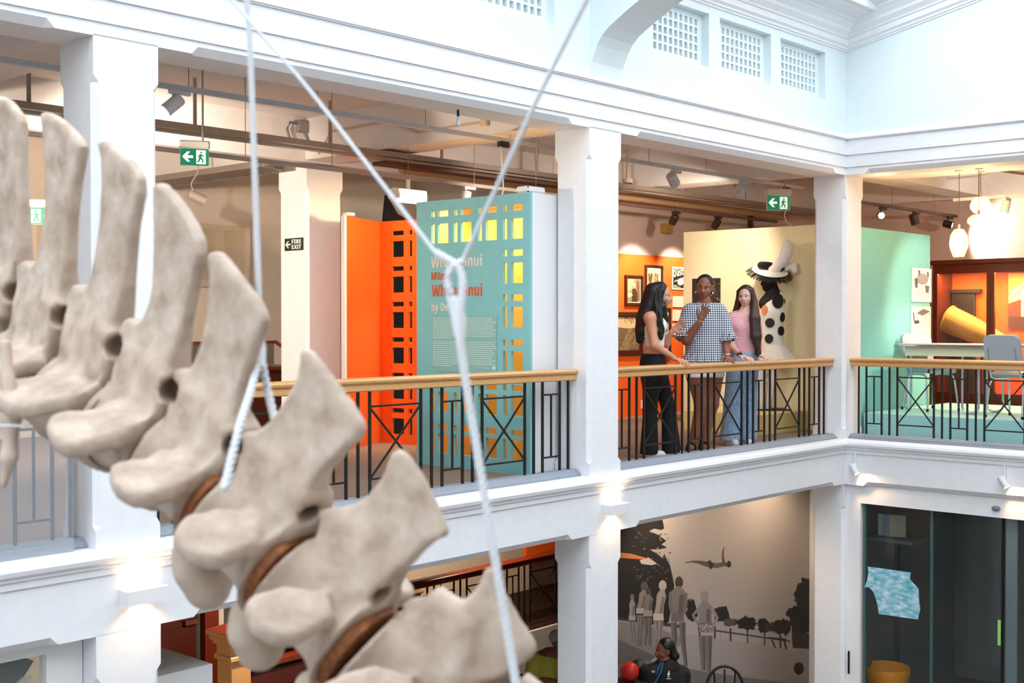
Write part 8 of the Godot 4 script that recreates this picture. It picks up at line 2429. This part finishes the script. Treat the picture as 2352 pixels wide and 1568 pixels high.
func mannequin() -> void:
	var G := MANN
	var Y := Vector3.UP
	var Zv := Vector3.BACK
	var t := thing("mannequin", "black mannequin in white dress with dark circles and feathered hat", "mannequin", G.at, FACE_TURN)
	var blk := mat(Color(0.012, 0.011, 0.012), 0.7)
	var D: Array = G.dress
	var f := Fld.new(Vector3(-0.4, 1.0, -0.3), Vector3(0.4, 1.75, 0.3), 0.009, 0.01)
	f.ell(G.head + Vector3(-0.01, 0.0, 0), Vector3(0.085, 0.12, 0.085))
	f.cap(G.head + Vector3(-0.05, -0.05, 0.02), G.head + Vector3(-0.06, -0.085, 0.02), 0.045, 0.03)
	f.cap(G.head + Vector3(-0.085, -0.02, 0.02), G.head + Vector3(-0.1, -0.035, 0.02), 0.018, 0.012)
	f.chain([G.head, G.neck[0], G.neck[1], D[0]], [0.06, 0.055, 0.065, 0.1])
	f.cap(D[0], G.should[0], 0.1, 0.09, Zv, 1.2)
	f.cap(D[0], G.should[1], 0.1, 0.09, Zv, 1.2)
	f.cap(D[0], D[1], 0.105, 0.12, Zv, 1.2)
	f.done()
	part(t, "figure", f.into(M.new()), blk)
	var dw := mat(Color(0.93, 0.91, 0.88), 0.75)
	f = Fld.new(Vector3(-0.4, 0.6, -0.3), Vector3(0.45, 1.55, 0.32), 0.009, 0.01)
	f.chain([D[0] + Vector3(0, 0.0, 0), D[1], D[2], D[3]], [0.125, 0.138, 0.122, 0.132], Zv, 1.15)
	f.cap(G.should[1] + Vector3(0.01, 0.05, 0), D[1], 0.075, 0.11, Zv, 1.1)
	f.done()
	f.clip(Vector3(-0.6, 0.8, 0.1).normalized(), Vector3(-0.6, 0.8, 0.1).normalized().dot((G.neck[1] as Vector3) + Vector3(-0.01, -0.03, 0)))
	f.clip(-Y, -(D[3] as Vector3).y + 0.005)
	part(t, "bodice", f.into(M.new()), dw)
	# flared skirt
	var y1: float = (D[3] as Vector3).y + 0.01
	var y0: float = (G.skirt[1] as Vector3).y
	var rings := []
	for e in 7:
		var u := e / 6.0
		var r := PackedVector3Array()
		for k in 48:
			var a := TAU * k / 48
			var w := lerpf(0.133, 0.2, u) + 0.012 * u * sin(a * 6.0)
			r.append(Vector3(D[3].x + 0.075 * u + w * 1.02 * cos(a), lerpf(y1, y0, u) - 0.012 * u * sin(a * 6.0 + 1.0), w * sin(a) * 0.95))
		rings.append(r)
	part(t, "skirt", M.new().loft(rings, true, false), dw)
	for q in G.spots:
		var p: Vector3 = q[0]
		var cx: float = lerpf(D[1].x, D[2].x, 0.5)
		var hx: float = clampf((p.x - cx) / 0.145, -0.93, 0.93)
		var zz := 0.122 * sqrt(1.0 - hx * hx)
		var nn := Vector3(hx / 0.145, 0, zz / (0.12 * 0.12)).normalized()
		var xx := Y.cross(nn).normalized()
		var rx: float = minf(q[1] / maxf(nn.z, 0.45), 0.09)
		var orange_spot: bool = p.x < -0.09 and p.y > 1.05
		part(t, "dress_spot", M.new().lathe([Vector2(0.0, 0.012), Vector2(0.95, 0.012), Vector2(1.0, 0.004), Vector2(1.0, -0.02)], 24, Transform3D(Basis(xx * rx, nn, Y.cross(Vector3.ZERO) + nn.cross(xx) * float(q[2])), Vector3(cx + hx * 0.145, p.y, zz)), false), mat(Color(0.85, 0.55, 0.35), 0.7) if orange_spot else mat(Color(0.06, 0.04, 0.035), 0.55))
	# legs, stand plate
	f = Fld.new(Vector3(-0.3, -0.01, -0.2), Vector3(0.3, 0.8, 0.25), 0.01, 0.01)
	f.chain(G.leg, [0.085, 0.055, 0.04])
	f.chain([(G.leg[0] as Vector3) + Vector3(0.16, 0, -0.03), (G.leg[1] as Vector3) + Vector3(0.13, 0, -0.04), (G.leg[2] as Vector3) + Vector3(0.1, 0, -0.05)], [0.085, 0.055, 0.04])
	f.done()
	part(t, "legs", f.into(M.new()), mat(Color(0.86, 0.83, 0.8), 0.8))
	part(t, "stand_plate", bx(Vector3(G.plate[0].x, 0.0, -0.16), Vector3(G.plate[1].x, 0.014, 0.16), 0.004), blk)
	# hat, tipped forward so that the brim shows its top
	var bl: Vector3 = G.brim_l
	var br: Vector3 = G.brim_r
	var hc := (bl + br) / 2 + Vector3(0.0, 0.05, 0)
	var tip := Basis(Vector3.RIGHT, 0.40) * Basis(Zv, -0.06)
	var hat := part(t, "hat", M.new().lathe([Vector2(0.0, 0.02), Vector2(0.1, 0.022), Vector2(0.16, 0.012), Vector2(0.205, 0.0), Vector2(0.208, -0.006), Vector2(0.16, 0.004), Vector2(0.0, 0.008)], 40, Transform3D(tip, hc)), mat(Color(0.93, 0.92, 0.9), 0.7))
	var fr := M.new()
	for k in 150:
		var a := TAU * k / 150
		var d := Vector3(cos(a), 0, sin(a))
		var s := Vector3(-sin(a), 0, cos(a)) * 0.0075
		var p0 := d * 0.19 + Vector3(0, -0.006, 0)
		var p1 := d * (0.262 + 0.01 * sin(k * 2.3)) + Vector3(0, -0.05 - 0.012 * sin(k * 1.7), 0)
		fr.quad(hc + tip * (p0 - s * 0.6), hc + tip * (p0 + s * 0.6), hc + tip * (p1 + s + Y * 0.006 * sin(k)), hc + tip * (p1 - s))
	var fm := part(hat, "tulle_frill", fr, mat(Color(0.10, 0.085, 0.045), 0.9))
	fm.set_meta("kind", "stuff")
	f = Fld.new((G.crown as Vector3) - Vector3(0.25, 0.12, 0.2), (G.crown as Vector3) + Vector3(0.25, 0.14, 0.2), 0.0085, 0.008)
	for k in 16:
		f.ell((G.crown as Vector3) + Vector3(-0.08 + 0.018 * k * 0.8, 0.0 - 0.002 * k + 0.022 * sin(k * 2.1), 0.05 * cos(k * 1.7)), Vector3(0.05, 0.032, 0.055))
	f.done()
	part(hat, "dark_ruffle", f.into(M.new()), mat(Color(0.055, 0.035, 0.025), 0.9))
	f = Fld.new((G.feather[0] as Vector3) - Vector3(0.12, 0.12, 0.15), (G.feather[4] as Vector3) + Vector3(0.2, 0.1, 0.15), 0.008, 0.01)
	var F0: Array = G.feather
	for i in 40:
		var u := i / 39.0 * 3.999
		var p: Vector3 = (F0[int(u)] as Vector3).lerp(F0[int(u) + 1], u - int(u))
		f.ell(p + Vector3(0.014 * sin(i * 2.4), 0.012 * sin(i * 1.3), 0.05 + 0.02 * cos(i * 1.9)), Vector3.ONE * (0.05 - 0.012 * absf(u / 4.0 - 0.55)))
	f.done()
	part(hat, "feather_plume", f.into(M.new()), mat(Color(0.90, 0.87, 0.86), 0.95))
	f = Fld.new((G.feather2[0] as Vector3) - Vector3(0.1, 0.12, 0.12), (G.feather2[1] as Vector3) + Vector3(0.12, 0.14, 0.12), 0.008, 0.01)
	f.chain(G.feather2, [0.035, 0.045, 0.04])
	f.done()
	part(hat, "feather_plume", f.into(M.new()), mat(Color(0.90, 0.87, 0.86), 0.95))

func seated() -> void:
	var Y := Vector3.UP
	var Zv := Vector3.BACK
	var hair_dark := mat(Color(0.02, 0.016, 0.015), 0.4)
	var G := WOMAN
	var t := person("seated woman in black polo shirt with blue lanyard before the mural", G.at)
	var T: Array = G.torso
	var f := Fld.new(Vector3(-0.45, 0.0, -0.35), Vector3(0.45, 1.4, 0.5), 0.012, 0.012)
	f.chain(T, [0.12, 0.16, 0.155, 0.17], Zv, 1.25)
	f.cap(G.neck[0], G.neck[1], 0.06, 0.055)
	for s in [["sh_l", -1.0], ["sh_r", 1.0]]:
		f.cap(T[0], G[s[0]], 0.08, 0.075)
		f.chain([G[s[0]], (G[s[0]] as Vector3) + Vector3(0.02 * s[1], -0.26, 0.06), (G[s[0]] as Vector3) + Vector3(-0.05 * s[1], -0.34, 0.28)], [0.06, 0.046, 0.032])
		f.chain([(T[3] as Vector3) + Vector3(0.09 * s[1], -0.05, 0.0), (T[3] as Vector3) + Vector3(-0.1 + 0.1 * s[1], -0.06, 0.38), (T[3] as Vector3) + Vector3(-0.1 + 0.1 * s[1], -0.42, 0.36)], [0.1, 0.075, 0.05])
	f.done()
	var m := f.into(M.new())
	var hb := add_head(m, G.head, Vector3(-0.93, -0.05, 0.36), 0.93)
	for s in [["sh_l", -1.0], ["sh_r", 1.0]]:
		var wr: Vector3 = (G[s[0]] as Vector3) + Vector3(-0.05 * s[1], -0.34, 0.28)
		add_hand(m, wr, wr + Vector3(-0.05 * s[1], -0.03, 0.1), Y, s[1], [0.2, 0.3, 0.3], 0.95)
	part(t, "body", m, skin(Color(0.52, 0.29, 0.20)))
	add_face(t, G.head, hb, 0.93, Color(0.5, 0.22, 0.2), Color(0.03, 0.02, 0.02))
	f = Fld.new(Vector3(-0.45, 0.45, -0.32), Vector3(0.45, 1.26, 0.4), 0.0105, 0.011)
	f.chain(T, [0.135, 0.175, 0.168, 0.18], Zv, 1.22)
	for s in [["sh_l", -1.0], ["sh_r", 1.0]]:
		f.cap(T[0], G[s[0]], 0.095, 0.09)
		f.cap(G[s[0]], (G[s[0]] as Vector3) + Vector3(0.02 * s[1], -0.2, 0.05), 0.082, 0.078)
	f.done()
	f.clip(Vector3(-0.25, 0.96, 0.12).normalized(), 1.165)
	part(t, "polo_shirt", f.into(M.new()), mat(Color(0.016, 0.016, 0.02), 0.8))
	f = Fld.new(Vector3(-0.4, 0.0, -0.3), Vector3(0.4, 0.7, 0.6), 0.012, 0.012)
	f.cap(T[3], T[3] - Vector3(0, 0.05, 0), 0.18, 0.17, Zv, 1.2)
	for s in [-1.0, 1.0]:
		f.chain([(T[3] as Vector3) + Vector3(0.09 * s, -0.05, 0.0), (T[3] as Vector3) + Vector3(-0.1 + 0.1 * s, -0.06, 0.38), (T[3] as Vector3) + Vector3(-0.1 + 0.1 * s, -0.45, 0.36)], [0.11, 0.085, 0.07])
	f.done()
	part(t, "trousers", f.into(M.new()), mat(Color(0.02, 0.02, 0.025), 0.85))
	f = Fld.new(G.head - Vector3(0.2, 0.2, 0.2), G.head + Vector3(0.25, 0.2, 0.2), 0.006, 0.005)
	f.ell(G.head + hb * Vector3(0, 0.045, -0.028), Vector3(0.077, 0.083, 0.09), hb)
	f.ell(G.head + hb * Vector3(0, -0.01, -0.075), Vector3(0.076, 0.08, 0.05), hb)
	f.ell(G.bun, Vector3(0.05, 0.045, 0.05))
	f.done()
	part(t, "hair", f.into(M.new()), hair_dark)
	part(t, "earring", ball(0.008), mat(Color(0.9, 0.88, 0.8), 0.3), G.head + hb * Vector3(-0.074, -0.04, 0.0))
	var lan := mat(Color(0.12, 0.45, 0.68), 0.6)
	for k in ["lany", "lany2"]:
		part(t, "lanyard", M.new().tube([G[k][0], G[k][1], G[k][2]], 0.007, 6), lan)
	var wl := mat(Color(0.92, 0.92, 0.92), 0.7)
	letters(t, "SS", wl, G.logo_a + Vector3(-0.012, 0, 0.025), Vector3(-0.2, -0.3, 0), 0.03, 0.02)
	part(t, "bird_emblem", M.new().slab([Vector2(-0.012, -0.03), Vector2(0.004, -0.028), Vector2(0.002, -0.005), Vector2(0.016, 0.004), Vector2(0.006, 0.008), Vector2(0.008, 0.03), Vector2(0.0, 0.034), Vector2(-0.008, 0.008), Vector2(-0.016, -0.008), Vector2(-0.006, -0.01)], 0.0, 0.003, Transform3D(Basis(Vector3.RIGHT, -0.2), G.logo_b + Vector3(0, 0, 0.02))), wl)
	part(t, "emblem_line", boxm(Vector3(0.045, 0.006, 0.003)), wl, G.logo_b + Vector3(0, -0.045, 0.022))
	var ch := thing("cafe_chair", "dark green chair with rounded back behind the seated woman", "chair", G.at, FACE_TURN)
	var green := mat(Color(0.03, 0.07, 0.06), 0.5)
	part(ch, "seat", bx(Vector3(-0.22, 0.44, -0.32), Vector3(0.28, 0.48, 0.1), 0.015), green)
	var hoop := []
	for i in 17:
		var a := PI * i / 16
		hoop.append(Vector3(0.16 + 0.22 * cos(a) * 0.55, 0.46 + 0.56 * sin(a) ** 0.6, -0.24 - 0.22 * cos(a) * 0.6))
	part(ch, "backrest", M.new().tube(hoop, 0.02, 10), green)
	for e in [[-0.2, -0.3], [0.26, -0.3], [-0.2, 0.08], [0.26, 0.08]]:
		part(ch, "leg", cylm(0.015, 0.44, 10), green, Vector3(e[0], 0.22, e[1]))
	var c2 := thing("cafe_chair", "empty black chair with hooped back before the mural", "chair", Vector3(-0.92, LOW, -0.85), FACE_TURN)
	part(c2, "seat", cylm(0.21, 0.03, 24), blackm(), Vector3(0, 0.45, 0))
	var hp := []
	for i in 17:
		var a := PI * i / 16
		hp.append(Vector3(0.21 * cos(a), 0.46 + 0.37 * sin(a) ** 0.7, -0.16 - 0.06 * sin(a)))
	part(c2, "back_hoop", M.new().tube(hp, 0.016, 10), blackm())
	for s in [-0.09, 0.0, 0.09]:
		part(c2, "back_spindle", M.new().tube([Vector3(s, 0.46, -0.17), Vector3(s * 1.3, 0.8, -0.21)], 0.009, 8), blackm())
	for k in 4:
		part(c2, "leg", M.new().tube([Vector3(0.13 * cos(k * PI / 2 + 0.78), 0.45, 0.13 * sin(k * PI / 2 + 0.78)), Vector3(0.2 * cos(k * PI / 2 + 0.78), 0, 0.2 * sin(k * PI / 2 + 0.78))], 0.013, 8), blackm())
	# man in patterned shirt
	G = MAN
	t = person("seated person in yellow patterned shirt half hidden by the lower column", G.at)
	T = G.torso
	f = Fld.new(Vector3(-0.4, 0.0, -0.35), Vector3(0.4, 1.4, 0.55), 0.0125, 0.012)
	f.chain(T, [0.13, 0.175, 0.18, 0.18], Zv, 1.25)
	f.cap(G.neck[0], G.neck[1], 0.065, 0.06)
	f.cap(T[0], G.sh_l, 0.09, 0.08)
	f.chain([G.sh_l, G.elbow, G.wrist], [0.07, 0.05, 0.034])
	f.chain([(T[0] as Vector3) + Vector3(0.17, -0.02, 0.02), (T[0] as Vector3) + Vector3(0.22, -0.28, 0.06), (T[0] as Vector3) + Vector3(0.1, -0.32, 0.28)], [0.08, 0.05, 0.034])
	for s in [-1.0, 1.0]:
		f.chain([(T[3] as Vector3) + Vector3(0.1 * s, -0.05, 0.0), (T[3] as Vector3) + Vector3(0.14 * s, -0.06, 0.4), (T[3] as Vector3) + Vector3(0.14 * s, -0.5, 0.4)], [0.11, 0.08, 0.055])
	f.done()
	m = f.into(M.new())
	hb = add_head(m, G.head, Vector3(0.9, -0.1, 0.4), 1.0)
	add_hand(m, G.wrist, (G.wrist as Vector3) + Vector3(0.1, -0.02, 0.03), Y, 1.0, [0.2, 0.3, 0.3])
	part(t, "body", m, skin(Color(0.46, 0.26, 0.19)))
	add_face(t, G.head, hb, 1.0, Color(0.5, 0.25, 0.22), Color(0.5, 0.5, 0.5))
	f = Fld.new(Vector3(-0.42, 0.4, -0.32), Vector3(0.42, 1.3, 0.4), 0.011, 0.011)
	f.chain(T, [0.145, 0.19, 0.195, 0.19], Zv, 1.22)
	f.cap(T[0], G.sh_l, 0.105, 0.098)
	f.cap(G.sh_l, (G.sh_l as Vector3).lerp(G.elbow, 0.75), 0.094, 0.09)
	f.cap((T[0] as Vector3) + Vector3(0.17, -0.02, 0.02), (T[0] as Vector3) + Vector3(0.21, -0.2, 0.05), 0.095, 0.09)
	f.done()
	f.clip(Vector3(0.2, 0.97, 0.1).normalized(), (G.neck[0] as Vector3).dot(Vector3(0.2, 0.97, 0.1).normalized()) - 0.02)
	var sh := grain(Color(0.42, 0.42, 0.14), Color(0.90, 0.83, 0.32), 0.06, Vector3(7, 7, 7), 0.8, 0.0, 71, true)
	(sh.albedo_texture as NoiseTexture2D).noise.noise_type = FastNoiseLite.TYPE_CELLULAR
	part(t, "patterned_shirt", f.into(M.new()), sh)
	f = Fld.new(G.head - Vector3(0.16, 0.16, 0.16), G.head + Vector3(0.16, 0.2, 0.16), 0.006, 0.005)
	f.ell(G.head + hb * Vector3(0, 0.05, -0.03), Vector3(0.08, 0.078, 0.088), hb)
	f.done()
	part(t, "hair", f.into(M.new()), mat(Color(0.62, 0.58, 0.56), 0.8))
	f = Fld.new(Vector3(-0.36, 0.0, -0.3), Vector3(0.36, 0.66, 0.62), 0.0125, 0.012)
	for s in [-1.0, 1.0]:
		f.chain([(T[3] as Vector3) + Vector3(0.1 * s, -0.05, 0.0), (T[3] as Vector3) + Vector3(0.14 * s, -0.06, 0.4), (T[3] as Vector3) + Vector3(0.14 * s, -0.5, 0.4)], [0.125, 0.095, 0.075])
	f.done()
	part(t, "trousers", f.into(M.new()), mat(Color(0.08, 0.04, 0.035), 0.85))
	var c3 := thing("slatted_chair", "black chair with slatted back beside the yellow shirt", "chair", G.at, FACE_TURN)
	part(c3, "seat", bx(Vector3(-0.26, 0.4, -0.22), Vector3(0.24, 0.44, 0.22), 0.01), blackm())
	for k in 6:
		part(c3, "back_slat", M.new().tube([Vector3(-0.29, 0.52 + 0.06 * k, 0.1), Vector3(-0.31, 0.53 + 0.06 * k, -0.05), Vector3(-0.27, 0.54 + 0.06 * k, -0.2)], 0.014, 8), blackm())
	part(c3, "back_frame", M.new().tube([Vector3(-0.27, 0.42, 0.13), Vector3(-0.3, 0.8, 0.12), Vector3(-0.31, 0.9, 0.0), Vector3(-0.28, 0.8, -0.2), Vector3(-0.25, 0.42, -0.22)], 0.016, 8), blackm())
	for e in [[-0.24, -0.2], [0.22, -0.2], [-0.24, 0.2], [0.22, 0.2]]:
		part(c3, "leg", cylm(0.016, 0.4, 10), blackm(), Vector3(e[0], 0.2, e[1]))

func blackm() -> StandardMaterial3D:
	return mat(Color(0.02, 0.02, 0.022), 0.5)
